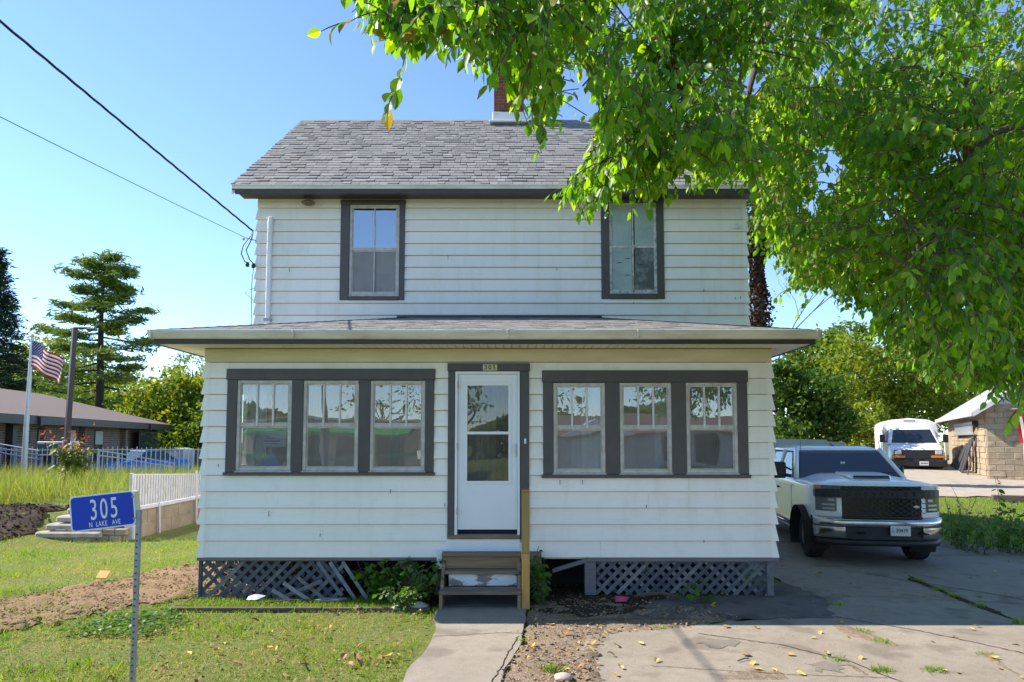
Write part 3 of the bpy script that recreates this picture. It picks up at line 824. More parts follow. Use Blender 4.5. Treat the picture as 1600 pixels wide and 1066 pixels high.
# skirt boards
sk = MB(); sk.bbox((PX0 - 0.034, Y1 - 0.040, 0.485), (-0.87, Y1 + 0.0, 0.524), 0.004); sk.build('skirt_board', M['skirt'], house)
sk = MB(); sk.bbox((0.93, Y1 - 0.046, 0.475), (PX1 + 0.034, Y1 + 0.0, 0.524), 0.004); sk.build('skirt_board', M['skirt'], house)
sk = MB(); sk.prism([(0.93, Y1 - 0.04, 0.515), (0.93, Y1 - 0.04, 0.465), (0.50, Y1 - 0.04, 0.335), (0.50, Y1 - 0.04, 0.385)], (0, 0.03, 0)); sk.build('sagging_board', M['skirt'], house)

# ---- trim, windows
def board(name, a, b, mat, parent=house, w=0.005):
    m = MB(); m.bbox(a, b, w); return m.build(name, mat, parent)
def tri_window(h, wins, head):
    x0, x1, z0, z1 = h
    board('trim_board', (x0 - 0.012, Y1 - 0.052, head), (x1 + 0.012, Y1 - 0.002, z1), M['trim'])        # head
    board('trim_board', (x0 - 0.02, Y1 - 0.060, z0), (x1 + 0.02, Y1 - 0.002, wins[0][2] - 0.018), M['trim'])   # sill
    zs0 = wins[0][2] - 0.018
    edges = [x0] + [e for w in wins for e in (w[0], w[1])] + [x1]
    for a, b in zip(edges[::2], edges[1::2]):
        board('trim_board', (a, Y1 - 0.044, zs0), (b, Y1 - 0.002, head), M['trim'])
def pane(name, x0, x1, z0, z1, y, mat, parent, t=0.004):
    m = MB(); m.box((x0, y, z0), (x1, y + t, z1)); return m.build(name, mat, parent)
def sash_window(w, y, fmat, gu, gl, mid, fw=0.040, bars_up=(), bars_lo=(), bmat=None, inner=0.05, ft=0.035, tilt=0.0):
    """storm frame with two panes; the old sash with its bars stands behind it"""
    x0, x1, z0, z1 = w
    f = MB()
    f.bbox((x0, y - 0.012, z0), (x0 + fw, y + ft, z1), 0.004); f.bbox((x1 - fw, y - 0.012, z0), (x1, y + ft, z1), 0.004)
    f.bbox((x0 + fw, y - 0.010, z1 - fw), (x1 - fw, y + ft, z1), 0.004)
    f.bbox((x0 + fw, y - 0.010, z0), (x1 - fw, y + ft, z0 + fw), 0.004)
    f.bbox((x0 - 0.012, y - 0.026, z0 - 0.026), (x1 + 0.012, y + ft, z0 - 0.001), 0.004)     # sloping sill lip
    win = f.build('window', fmat, house)
    m = MB(); m.bbox((x0 + fw + 0.001, y - 0.004, mid - 0.018), (x1 - fw - 0.001, y + 0.030, mid + 0.018), 0.004); m.build('meeting_rail', fmat, win)
    for (a, b, yy) in ((mid + 0.018, z1 - fw, y + 0.004), (z0 + fw, mid - 0.018, y + 0.014)):   # inner sash stiles
        s = MB(); t = 0.016
        s.box((x0 + fw + 0.001, yy, a), (x0 + fw + t, yy + 0.016, b)); s.box((x1 - fw - t, yy, a), (x1 - fw - 0.001, yy + 0.016, b))
        s.box((x0 + fw + t, yy, b - t), (x1 - fw - t, yy + 0.016, b)); s.box((x0 + fw + t, yy, a), (x1 - fw - t, yy + 0.016, a + t))
        s.build('sash', fmat, win)
        pane('pane', x0 + fw + t, x1 - fw - t, a + t, b - t, yy + 0.006, gu if a > mid else gl, win)
    for bars, a, b in ((bars_up, mid, z1), (bars_lo, z0, mid)):
        for k in bars:
            xm = x0 + fw + (x1 - x0 - 2 * fw) * k
            s = MB(); s.bbox((xm - 0.011, y + inner, a - 0.01), (xm + 0.011, y + inner + 0.025, b - 0.02), 0.004)
            s.build('muntin', bmat or M['sash'], win)
    return win
WL = [(-3.454, -2.765, 1.590, 2.722), (-2.621, -1.924, 1.588, 2.718), (-1.779, -1.090, 1.586, 2.716)]
WR = [(0.518, 1.170, 1.560, 2.690), (1.351, 2.003, 1.558, 2.692), (2.184, 2.829, 1.560, 2.694)]
tri_window(H_L, WL, 2.728); tri_window(H_R, WR, 2.700)
for w in WL: sash_window(w, Y1 - 0.02, M['storm'], M['glass'], M['glass'], w[2] + (w[3] - w[2]) * 0.50, bars_up=(0.345, 0.675), bars_lo=(), inner=-0.010)
for w in WR: sash_window(w, Y1 - 0.02, M['storm'], M['glass'], M['glass'], w[2] + (w[3] - w[2]) * 0.50, bars_up=(0.345, 0.675), bars_lo=(), inner=-0.010)
# upper windows
def up_window(h, w, mid, **kw):
    x0, x1, z0, z1 = h
    board('trim_board', (x0, Y2 - 0.05, z0 + 0.0), (w[0], Y2 - 0.002, w[3] + 0.004), M['trim'])
    board('trim_board', (w[1], Y2 - 0.05, z0), (x1, Y2 - 0.002, w[3] + 0.004), M['trim'])
    board('trim_board', (x0 - 0.008, Y2 - 0.056, w[3] + 0.004), (x1 + 0.008, Y2 - 0.002, z1), M['trim'])
    board('trim_board', (w[0] + 0.001, Y2 - 0.054, z0 - 0.003), (w[1] - 0.001, Y2 - 0.002, w[2] - 0.028), M['trim'])
    return sash_window(w, Y2 - 0.015, **kw, mid=mid)
wu1 = up_window(H_UL, (-2.725, -1.888, 4.385, 5.925), 5.155, fmat=M['storm'], gu=M['upglass'], gl=M['screen'], bars_up=(0.5,), bars_lo=(0.5,), inner=-0.006, fw=0.045, bmat=M['storm'])
wu2 = up_window(H_UR, (1.628, 2.424, 4.430, 5.955), 5.205, fmat=M['oldsash'], gu=M['doorglass'], gl=M['doorglass'], bars_up=(0.5,), bars_lo=(0.5,), inner=-0.010, fw=0.045, bmat=M['oldsash'])
pane('roller_shade', -2.70, -1.91, 4.36, 5.16, Y2 + 0.07, M['shade'], wu1, 0.006)
for x0, x1, z0, z1, mm in ((1.66, 2.02, 5.22, 5.93, 'film'), (2.03, 2.39, 5.22, 5.93, 'film'), (1.66, 2.02, 4.45, 5.20, 'film'), (2.03, 2.39, 4.45, 5.20, 'filmdark')):
    pane('plastic_film', x0 + 0.03, x1 - 0.012, z0, z1, Y2 - 0.0145 + (0.008 if z0 < 5 else -0.0022), M[mm], wu2, 0.002)
for x, z in ((1.76, 4.93), (1.90, 5.00), (1.90, 4.72), (2.12, 4.90)):
    pane('tape_strip', x, x + 0.08, z, z + 0.012, Y2 - 0.0095, M['ink'], wu2, 0.002)
# side window of the porch (lets the morning sun into the room)
f = MB()
for a, b, c, d in ((9.15, 9.22, 1.55, 2.70), (10.68, 10.75, 1.55, 2.70), (9.22, 10.68, 1.55, 1.62), (9.22, 10.68, 2.63, 2.70), (9.92, 9.98, 1.62, 2.63)):
    f.box((PX0 - 0.045, a, c), (PX0 + 0.03, b, d))
f.build('side_window_frame', M['storm'], house)
# things inside the porch: curtains, notice, papers
def curtain(x0, x1, z0, z1, y, mat=M['curtain'], n=26, amp=0.03):
    vs, fs = [], []
    for i in range(n + 1):
        x = x0 + (x1 - x0) * i / n
        yy = y + amp * math.sin(i * 1.9) + amp * 0.4 * math.sin(i * 0.7)
        vs += [(x, yy, z0), (x, yy, z1)]
    for i in range(n): fs.append((2*i, 2*i+2, 2*i+3, 2*i+1))
    m = MB(); m.add(vs, fs)
    o = m.build('curtain', mat, house, fix=False, smooth=True)
    return o
curtain(-3.42, -3.18, 1.3, 2.72, Y1 + 0.22, n=10); curtain(-2.62, -2.40, 1.3, 2.75, Y1 + 0.28, n=9)
curtain(-0.58, -0.30, 0.85, 2.7, Y1 + 0.62, n=12); curtain(-0.28, -0.20, 0.85, 2.7, Y1 + 0.66, n=4)
curtain(0.92, 1.14, 1.2, 2.75, Y1 + 0.50, n=9); curtain(1.86, 2.02, 1.2, 2.75, Y1 + 0.34, n=7); curtain(-1.62, -1.50, 1.2, 2.75, Y1 + 0.5, n=5)
nt = thing('window_notice', 'white printed notice taped inside the lower left porch window', 'notice', (-2.96, Y1 + 0.035, 1.88))
m = MB(); m.box((-3.14, Y1 + 0.035, 1.885), (-2.85, Y1 + 0.037, 2.105)); m.build('sheet', M['paper'], nt)
m = MB()
for k, (a, b, z) in enumerate(((-2.97, -2.86, 2.088), (-3.12, -3.02, 2.045), (-3.12, -3.06, 2.015), (-3.12, -3.0, 1.99), (-3.13, -2.925, 1.955), (-3.10, -2.95, 1.925))):
    m.box((a, Y1 + 0.0335, z), (b, Y1 + 0.0348, z + (0.010 if k == 4 else 0.004)))
m.build('print_lines', M['ink'], nt)
m = MB(); m.prism([(-3.19, Y1 + 0.05, 1.640), (-2.92, Y1 + 0.05, 1.640), (-3.02, Y1 + 0.06, 1.83), (-3.16, Y1 + 0.06, 1.74)], (0, 0.006, 0))
tag(m.build('blue_paper', M['bluepaper']), 'crumpled blue paper leaning in the lower left porch window', 'paper')
m = MB(); m.prism([(-2.91, Y1 + 0.05, 1.640), (-2.82, Y1 + 0.05, 1.640), (-2.875, Y1 + 0.06, 1.71)], (0, 0.006, 0))
tag(m.build('paper_scrap', M['paper']), 'small white paper scrap beside the blue paper in the window', 'paper')

# ---- door
board('trim_board', (-0.802, Y1 - 0.052, 0.775), (-0.715, Y1 - 0.002, 2.835), M['trim'])
board('trim_board', (0.099, Y1 - 0.052, 0.745), (0.215, Y1 - 0.002, 2.835), M['trim'])
board('trim_board', (-0.812, Y1 - 0.056, 2.836), (0.225, Y1 - 0.002, 2.937), M['trim'])
dy = Y1 - 0.03
fr = MB()
fr.bbox((-0.712, dy - 0.03, 0.80), (-0.680, dy + 0.05, 2.832), 0.003); fr.bbox((0.066, dy - 0.03, 0.80), (0.096, dy + 0.05, 2.832), 0.003)
fr.bbox((-0.680, dy - 0.028, 2.80), (0.066, dy + 0.05, 2.832), 0.003)
fr.build('door_frame', M['door'], house)
d = MB()
gx0, gx1, gz0, gzm, gz1 = -0.560, -0.045, 1.462, 2.06, 2.655
walls_with_holes(d, lambda u, o, z: (u, dy - o, z), -0.676, 0.062, 0.865, 2.797, [(gx0, gx1, gz0, gz1)], 0.0, -0.035)
door = d.build('storm_door', M['door'], house)
m = MB()
for a, b, c, e in ((gx0 - 0.035, gx0, gz0 - 0.035, gz1 + 0.035), (gx1, gx1 + 0.035, gz0 - 0.035, gz1 + 0.035), (gx0, gx1, gz1, gz1 + 0.035), (gx0, gx1, gz0 - 0.035, gz0)):
    m.bbox((a, dy - 0.012, c), (b, dy + 0.0, e), 0.003)
m.bbox((gx0 - 0.012, dy - 0.016, gzm - 0.018), (gx1 + 0.012, dy + 0.02, gzm + 0.018), 0.004)
m.build('window_frame', M['door'], door)
pane('pane', gx0, gx1, gzm + 0.018, gz1, dy + 0.012, M['doorglass'], door)
pane('pane', gx0, gx1, gz0, gzm - 0.018, dy + 0.018, M['doorglass'], door)
m = MB(); m.bbox((0.022, dy - 0.030, 1.76), (0.048, dy, 1.93), 0.006); m.tube([(0.035, dy - 0.03, 1.90), (0.03, dy - 0.06, 1.89), (0.025, dy - 0.06, 1.80)], 0.009, 8)
m.build('handle', M['white'], door)
m = MB()
for z in (1.05, 1.85, 2.62): m.bbox((-0.690, dy - 0.036, z), (-0.672, dy - 0.001, z + 0.09), 0.003)
m.build('hinge', M['storm'], door)
m = MB(); m.box((-0.68, dy + 0.06, 0.80), (0.064, dy + 0.064, 0.868)); m.build('door_gap', M['dark'], house)
board('threshold', (-0.80, Y1 - 0.07, 0.752), (0.097, Y1 + 0.05, 0.798), M['woodtop'])
board('kick_board', (-0.82, Y1 - 0.045, 0.56), (0.097, Y1 - 0.004, 0.75), M['door'])
# inner front door seen through the glass
m = MB(); m.box((-0.2, Y1 + 0.9, 0.76), (-0.14, Y1 + 1.6, 2.7)); m.box((0.02, Y1 + 1.1, 0.76), (0.06, Y1 + 1.5, 2.4)); m.build('inner_door', M['curtain'], house)
# door bell and house number
m = MB(); m.bbox((0.152, Y1 - 0.064, 1.925), (0.178, Y1 - 0.050, 1.99), 0.004); m.build('door_bell', M['white'], house)
m = MB(); m.bbox((-0.365, Y1 - 0.066, 2.842), (-0.188, Y1 - 0.058, 2.920), 0.003)
hn = m.build('house_number', M['frieze'], house)
for k, ch in enumerate('305'):
    text_obj('numeral', ch, 0.080, M['ink'], hn, Matrix.Translation((-0.330 + 0.053 * k, Y1 - 0.067, 2.880)) @ FRONT, depth=0.0015, bold=0.0018)

# ---- roofs
def roof_tabs(o, u, s, n, L, S, e, n_obj, umin=None, umax=None, ths=(0.011, 0.011, 0.021)):
    """asphalt tabs on a slope. o: lower left corner, u: along the eave, s: up the slope, n: outwards. The lowest n_obj tabs are objects."""
    o, u, s, n = Vector(o), Vector(u).normalized(), Vector(s).normalized(), Vector(n).normalized()
    rest = MB(); made = 0; rg = random.Random(5)
    protos = {}
    for r in range(int(S / e) + 1):
        lo = r * e
        if lo > S - 0.02: break
        hi_ = min(lo + e * 1.15, S); a = (umin(hi_) if umin else 0.0); b = (umax(hi_) if umax else L)
        if b - a < 0.05: break
        x = a - rg.uniform(0.0, 0.2)
        while x < b:
            w = rg.choice((0.11, 0.14, 0.18, 0.24)); th = rg.choice(ths)
            x0, x1 = max(x, a), min(x + w - 0.006, b)
            x += w
            if x1 - x0 < 0.03: continue
            h = min(e * 1.15, S - lo)
            if n_obj and made < n_obj and x1 - x0 > w - 0.008:
                key = (w, th)
                if key not in protos:
                    pm = MB(); W = w - 0.006
                    pm.add([Vector(), u*W, u*W + s*h, s*h, n*th, u*W + n*th, u*W + s*h + n*0.002, s*h + n*0.002], [(0,3,2,1),(4,5,6,7),(0,1,5,4),(1,2,6,5),(3,0,4,7)])
                    protos[key] = pm.mesh('shingle', M['shingle'])
                p = o + u * x0 + s * lo + n * (0.004 + rg.uniform(0, 0.002))
                add_obj('shingle', protos[key], house, to_local(house, p)); made += 1
            else:
                p = o + u * x0 + s * lo + n * (0.004 + rg.uniform(0, 0.002)); W = x1 - x0
                rest.add([p, p + u*W, p + u*W + s*h, p + s*h, p + n*th, p + u*W + n*th, p + u*W + s*h + n*0.002, p + s*h + n*0.002], [(4,5,6,7),(0,1,5,4),(1,2,6,5),(3,0,4,7)])
    return rest
E_Y, E_Z, R_Y, R_Z = 10.86, 6.120, 14.40, 8.90
RX0, RX1 = -4.56, 4.06
sv = Vector((0, R_Y - E_Y, R_Z - E_Z)); SL = sv.length; sv.normalize(); nv = Vector((0, -sv.z, sv.y))
rf = MB()
th = 0.09
rf.prism([(RX0, E_Y, E_Z), (RX0, R_Y, R_Z), (RX0, 2 * R_Y - E_Y, E_Z), (RX0, 2 * R_Y - E_Y, E_Z - th), (RX0, R_Y, R_Z - th * 1.2), (RX0, E_Y, E_Z - th)], (RX1 - RX0, 0, 0))
roof = rf.build('roof', M['shingle'], house)
rest = roof_tabs((RX0 - 0.01, E_Y - 0.015, E_Z - 0.008), (1, 0, 0), sv, nv, RX1 - RX0 + 0.02, SL, 0.155, 290)
tag(rest.build('shingle_field', M['shingle'], house, fix=False), kind='stuff')
m = MB()
x = RX0 - 0.01
while x < RX1:
    w = 0.30; zj = random.uniform(-0.004, 0.004)
    m.prism([(x, R_Y - 0.13, R_Z - 0.085 + zj), (x, R_Y, R_Z + 0.018 + zj), (x, R_Y + 0.13, R_Z - 0.085 + zj)], (w - 0.004, 0, 0)); x += w
m.build('ridge_cap', M['shingle'], house)
m = MB(); m.bbox((RX0 + 0.0, E_Y - 0.03, E_Z - 0.075), (RX1, E_Y - 0.002, E_Z - 0.008), 0.006); m.bbox((RX0, E_Y - 0.045, E_Z - 0.02), (RX1, E_Y - 0.028, E_Z - 0.008), 0.004); m.build('drip_edge', M['gutter'], house)
m = MB(); m.bbox((RX0 + 0.05, E_Y - 0.006, E_Z - 0.150), (RX1 - 0.05, E_Y + 0.03, E_Z - 0.075), 0.004); m.build('fascia_board', M['fascia'], house)
m = MB(); m.box((RX0 + 0.05, E_Y + 0.03, E_Z - 0.098), (RX1 - 0.05, Y2 - 0.025, E_Z - 0.09)); m.build('soffit', M['fascia'], house)
for x in (RX0, RX1 - 0.03):                                                             # rake boards
    m = MB()
    m.prism([(x - 0.002, E_Y, E_Z - 0.02), (x - 0.002, R_Y, R_Z - 0.02), (x - 0.002, R_Y, R_Z - 0.16), (x - 0.002, E_Y, E_Z - 0.15)], (0.032, 0, 0))
    m.build('rake_board', M['gutter'], house)
    m = MB(); m.prism([(x - 0.002, 2*R_Y - E_Y, E_Z - 0.02), (x - 0.002, R_Y + 0.001, R_Z - 0.02), (x - 0.002, R_Y + 0.001, R_Z - 0.16), (x - 0.002, 2*R_Y - E_Y, E_Z - 0.15)], (0.032, 0, 0))
    m.build('rake_board', M['gutter'], house)

# chimney
ch = MB(); CX0, CX1, CY0, CY1 = -0.385, 0.255, 14.10, 14.72
ch.box((CX0 + 0.012, CY0 + 0.012, 8.3), (CX1 - 0.012, CY1 - 0.012, 9.86))
chim = ch.build('chimney', M['mortar'], house)
bl, bh, bw = 0.205, 0.058, 0.098
bm_ = MB(); bm_.bbox((0, 0, 0), (bl, bw, bh), 0.003); brick_me = bm_.mesh('brick', M['brick'])
bm_ = MB(); bm_.bbox((0, 0, 0), (bw, bl, bh), 0.003); brick_me2 = bm_.mesh('brick', M['brick'])
for k in range(13):
    z = 8.96 + k * 0.069; off = 0.0 if k % 2 else 0.1075
    for yy in (CY0, CY1 - bw):
        x = CX0 + off if off else CX0
        xs_ = []
        while x + bl <= CX1 + 0.01: xs_.append(x); x += bl + 0.0105
        for x in xs_: add_obj('brick', brick_me, chim, to_local(chim, (x, yy + random.uniform(-.003, .003), z)))
    for xx in (CX0, CX1 - bw):
        y = CY0 + (0.1085 if not off else 0.0)
        while y + bl <= CY1 + 0.01:
            add_obj('brick', brick_me2, chim, to_local(chim, (xx + random.uniform(-.003, .003), y, z))); y += bl + 0.0105
m = MB(); m.bbox((CX0 - 0.03, CY0 - 0.03, 8.5), (CX1 + 0.03, CY1 + 0.03, 8.94), 0.01)
m.bbox((CX0 - 0.10, CY0 - 0.16, 8.66), (CX1 + 0.10, CY0 - 0.02, 8.70), 0.01); m.build('flashing', M['flash'], chim)
m = MB(); m.bbox((CX0 - 0.04, CY0 - 0.04, 9.86), (CX1 + 0.04, CY1 + 0.04, 9.93), 0.01); m.build('chimney_cap', M['mortar'], chim)

# porch roof: hipped, low
PEY, PEZ = 8.12, 3.285
EX0, EX1 = -4.31, 3.65
HX0, HX1, HZ = -1.81, 1.39, 4.0
A, B_, Cc, D_ = (EX0, PEY, PEZ), (EX1, PEY, PEZ), (HX1, Y2 - 0.012, HZ), (HX0, Y2 - 0.012, HZ)
E0, E1 = (EX0, Y2 - 0.012, PEZ), (EX1, Y2 - 0.012, PEZ)
m = MB()
m.add([A, B_, Cc, D_, E0, E1] + [(p[0], p[1], p[2] - 0.04) for p in (A, B_, Cc, D_, E0, E1)],
      [(0,1,2,3), (0,3,4), (1,5,2), (6,9,8,7), (6,10,9), (7,8,11), (0,6,7,1), (1,7,11,5), (4,10,6,0), (3,2,8,9), (4,3,9,10), (2,5,11,8)])
m.build('porch_roof', M['shingle'], house)
def slope_frame(p0, p1, top):
    p0, p1, top = Vector(p0), Vector(p1), Vector(top)
    u = (p1 - p0).normalized(); d = top - p0; s = (d - u * d.dot(u)); S = s.length; s.normalize()
    return u, s, u.cross(s).normalized(), (p1 - p0).length, S
tabs = MB()
u, s, n, L, S = slope_frame(A, B_, D_)
q = roof_tabs(Vector(A) - s * 0.015, u, s, n, L, S, 0.15, 0, ths=(0.004, 0.004, 0.007), umin=lambda t: (HX0 - EX0) * t / S, umax=lambda t: L - (EX1 - HX1) * t / S)
tabs.add(q.v, q.f)
u, s, n, L, S = slope_frame(E0, A, D_)
q = roof_tabs(Vector(E0) - s * 0.015, u, s, n, L, S, 0.15, 0, ths=(0.004, 0.004, 0.007), umax=lambda t: L - L * t / S); tabs.add(q.v, q.f)
u, s, n, L, S = slope_frame(B_, E1, Cc)
q = roof_tabs(Vector(B_) - s * 0.015, u, s, n, L, S, 0.15, 0, ths=(0.004, 0.004, 0.007), umin=lambda t: L * t / S); tabs.add(q.v, q.f)
tag(tabs.build('porch_shingle_field', M['shingle'], house, fix=False), kind='stuff')
m = MB()
for p, q in ((A, D_), (B_, Cc)):
    p, q = Vector(p), Vector(q); d = (q - p).normalized(); k = 0; Ln = (q - p).length; sd = d.cross(Vector((0, 0, 1))).normalized(); up = sd.cross(d)
    while k < Ln - 0.1:
        a, b = p + d * k, p + d * min(k + 0.2, Ln)
        m.add([a - sd*0.13 + up*0.004, a + up*0.007, a + sd*0.13 + up*0.003, b - sd*0.13 - up*0.002, b + up*0.004, b + sd*0.13 - up*0.006], [(0,1,4,3), (1,2,5,4), (0,2,1)]); k += 0.15
tag(m.build('hip_cap', M['shingle'], house, fix=False), kind='stuff')
m = MB(); m.box((HX0 - 0.1, Y2 - 0.06, HZ - 0.015), (HX1 + 0.1, Y2 - 0.03, HZ + 0.03)); m.build('roof_flashing', M['fascia'], house)
# gutter with a rounded lip, in a frieze of three sides
def gutter(p0, p1, out, name='gutter'):
    p0, p1, out = Vector(p0), Vector(p1), Vector(out)
    prof = [(0.0, 0.0), (0.045, -0.105), (0.090, -0.100), (0.118, -0.042), (0.128, -0.020), (0.126, 0.0), (0.112, 0.004), (0.106, -0.012), (0.08, -0.085), (0.02, -0.09), (0.012, 0.0)]
    secs = [[p + out * (a - 0.01) + Vector((0, 0, b)) for a, b in prof] for p in (p0, p1)]
    m = MB(); m.loft(secs, True, True); return m.build(name, M['gutter'], house)
gutter((EX0 - 0.02, PEY + 0.03, PEZ - 0.004), (-0.05, PEY + 0.03, PEZ - 0.010), (0, -1, 0))
gutter((-0.05, PEY + 0.028, PEZ - 0.010), (EX1 + 0.02, PEY + 0.028, PEZ - 0.006), (0, -1, 0))
for x in (EX0 + 0.02, -0.05, EX1 - 0.02, 1.5, -2.6):
    m = MB(); m.bbox((x - 0.012, PEY - 0.093, PEZ - 0.100), (x + 0.012, PEY - 0.006, PEZ - 0.003), 0.004)
    m.build('gutter_strap', M['gutter'], house)
m = MB()
m.bbox((EX0 + 0.01, PEY + 0.0, PEZ - 0.165), (EX1 - 0.01, PEY + 0.026, PEZ - 0.112), 0.003)
m.build('fascia_board', M['fascia'], house)
for x0, x1 in ((EX0 - 0.002, EX0 + 0.024), (EX1 - 0.024, EX1 + 0.002)):
    m = MB(); m.bbox((x0, PEY + 0.027, PEZ - 0.165), (x1, Y2 - 0.02, PEZ - 0.01), 0.003)
    m.build('fascia_board', M['fascia'], house)
m = MB()                                                                              # beaded soffit, board by board
y = PEY + 0.03
while y < Y2 - 0.1:
    for x0, x1 in ((EX0 + 0.026, PX0 - 0.034), (PX1 + 0.034, EX1 - 0.026)): m.bbox((x0, y, 3.130), (x1, y + 0.094, 3.150), 0.006)
    y += 0.1
x = PX0 - 0.033
while x < PX1:
    m.bbox((x, PEY + 0.03, 3.130), (min(x + 0.094, PX1 + 0.033), Y1 - 0.024, 3.150), 0.006); x += 0.1
tag(m.build('soffit_boards', M['soffit'], house), kind='stuff')
# conduit on the upper wall, wasp nest, bracket
m = MB(); m.bbox((-4.09, Y2 - 0.085, 3.70), (-4.012, Y2 - 0.020, 5.64), 0.012, M=None); m.bbox((-4.082, Y2 - 0.09, 5.42), (-4.005, Y2 - 0.016, 5.70), 0.014)
m.build('downspout', M['pvc'], house)
m = MB(); m.box((-4.11, Y2 - 0.092, 3.94), (-3.99, Y2 - 0.012, 3.985)); m.build('strap', M['galv'], house)
m = MB()
rg = random.Random(3)
secs = []
for k in range(7):
    t = k / 6; r = 0.075 * math.sin(math.pi * (0.18 + 0.72 * t)) + 0.012
    secs.append([Vector((-3.40 + (r * 1.25) * math.cos(a) * rg.uniform(.85, 1.15), Y2 - 0.13 + r * math.sin(a), 5.955 - t * 0.075)) for a in [2 * math.pi * j / 12 for j in range(12)]])
m.loft(secs)
tag(m.build('wasp_nest', M['nest'], smooth=True), 'small brown wasp nest under the upper eave', 'nest')
m = MB(); m.bbox((3.70, Y2 - 0.08, 5.50), (3.78, Y2 - 0.03, 5.57), 0.01); m.bbox((3.79, Y2 - 0.07, 5.51), (3.86, Y2 - 0.03, 5.56), 0.01); m.build('cable_clip', M['white'], house)

# ---- lattice skirts
def lattice(name, x0, x1, z0, z1, y, mats, pitch, w, missing=(), keep=lambda x, z: True, ragged=0.0, seed=1):
    """crossed slats, clipped to the panel; each slat is an object"""
    rg = random.Random(seed)
    fr = MB()
    fr.bbox((x0, y - 0.010, z1 - 0.02), (x1, y + 0.012, z1), 0.003)
    pan = fr.build(name, mats[0], house)
    H = z1 - z0
    for layer, sg in ((0, 1), (1, -1)):
        c = x0 - H
        k = 0
        while c < x1 + H:
            k += 1
            cc_ = c + rg.uniform(-0.006, 0.006); c += pitch
            if (layer, k) in missing: continue
            def line(t): return cc_ + sg * (t - (z0 if sg > 0 else z0)) if sg > 0 else cc_ - (t - z0)
            ta, tb = z0 - rg.uniform(0, ragged), z1 - 0.01
            if sg > 0:
                ta = max(ta, z0 + (x0 - cc_)); tb = min(tb, z0 + (x1 - cc_))
            else:
                ta = max(ta, z0 + (cc_ - x1)); tb = min(tb, z0 + (cc_ - x0))
            if tb - ta < 0.05: continue
            pa = Vector((line(ta), 0, ta)); pb = Vector((line(tb), 0, tb))
            mid = (pa + pb) / 2
            if not keep(mid.x, mid.z): continue
            d = (pb - pa).normalized(); nrm = Vector((-d.z, 0, d.x))
            yy = y + (0.0 if layer == 0 else 0.007)
            m = MB(); hw = w / 2
            q = [pa - nrm*hw, pb - nrm*hw, pb + nrm*hw, pa + nrm*hw]
            m.prism([(p.x, yy - 0.006 if layer == 0 else yy, p.z) for p in q], (0, 0.0065, 0))
            m.build('slat', mats[rg.randrange(len(mats))], pan)
    return pan
m = MB(); m.bbox((PX0 - 0.03, Y1 + 0.012, 0.0), (PX0 + 0.012, Y1 + 0.06, 0.484), 0.005); m.build('skirt_post', M['lattice'], house)
LT = [M['lattice'], M['lattice'], M['lattice'], M['oldlattice']]
lp = lattice('lattice_panel', PX0 - 0.02, -2.10, 0.02, 0.485, Y1 + 0.03, LT, 0.142, 0.046, missing={(1, 6), (1, 15)}, ragged=0.02, seed=2)
for x0, z0, x1, z1, y in ((-2.10, 0.47, -1.78, 0.03, -0.02), (-2.26, 0.46, -1.93, 0.02, 0.0), (-2.42, 0.46, -2.10, 0.06, 0.02), (-2.78, 0.24, -2.35, -0.02, -0.16), (-2.62, 0.30, -2.22, 0.0, -0.12), (-2.90, 0.16, -2.52, -0.03, -0.2), (-2.9, 0.02, -2.3, 0.27, -0.14)):
    d = Vector((x1 - x0, 0, z1 - z0)).normalized(); nr = Vector((-d.z, 0, d.x)) * 0.022
    a, b = Vector((x0, Y1 + y, z0)), Vector((x1, Y1 + y - 0.05, z1))
    m = MB(); m.prism([a - nr, b - nr, b + nr, a + nr], (0, 0.007, 0)); tag(m.build('loose_slat', M['oldlattice'], lp), 'broken lattice slat leaning out of line')
lattice('lattice_panel', 1.04, PX1 - 0.02, 0.08, 0.475, Y1 + 0.03, [M['oldlattice'], M['lattice'], M['lattice']], 0.134, 0.046, ragged=0.04, seed=4)
m = MB(); m.bbox((0.90, Y1 - 0.02, 0.06), (1.04, Y1 + 0.09, 0.474), 0.006); m.build('skirt_post', M['skirt'], house)
m = MB(); m.bbox((PX1 - 0.10, Y1 - 0.01, 0.05), (PX1 - 0.02, Y1 + 0.06, 0.474), 0.006); m.build('skirt_post', M['oldlattice'], house)
m = MB(); m.bbox((-0.98, Y1 + 0.25, 0.0), (-0.87, Y1 + 0.36, 0.52), 0.006); m.build('skirt_post', M['skirt'], house)
m = MB(); m.bbox((-1.42, Y1 + 0.30, 0.0), (-1.22, Y1 + 0.34, 0.42), 0.006); m.build('skirt_post', M['skirt'], house)

# ================================================================== STEPS
steps = thing('wooden_steps', 'weathered wooden entry steps with three treads below the white storm door', 'steps', (-0.37, 8.3, 0.03))
def tread(z, y0, y1, x0=-0.852, x1=0.106, t=0.042, planks=2):
    w = (y1 - y0) / planks
    for k in range(planks):
        m = MB(); m.bbox((x0 + random.uniform(-.004, .004), y0 + k * w + 0.002, z - t), (x1 + random.uniform(-.004, .004), y0 + (k + 1) * w - 0.003, z + random.uniform(-.002, .002)), 0.006)
        m.build('tread', M['woodtop'], steps)
tread(0.225, 8.04, 8.32); tread(0.415, 8.27, 8.50, -0.80, 0.10); tread(0.605, 8.37, 8.552)
def sp(name, a, b, mat, w=0.005):
    m = MB(); m.bbox(a, b, w); return m.build(name, mat, steps)
sp('riser', (-0.845, 8.40, 0.418), (0.10, 8.44, 0.558), M['wood'])
sp('riser', (-0.76, 8.33, 0.228), (0.06, 8.36, 0.372), M['peel'])
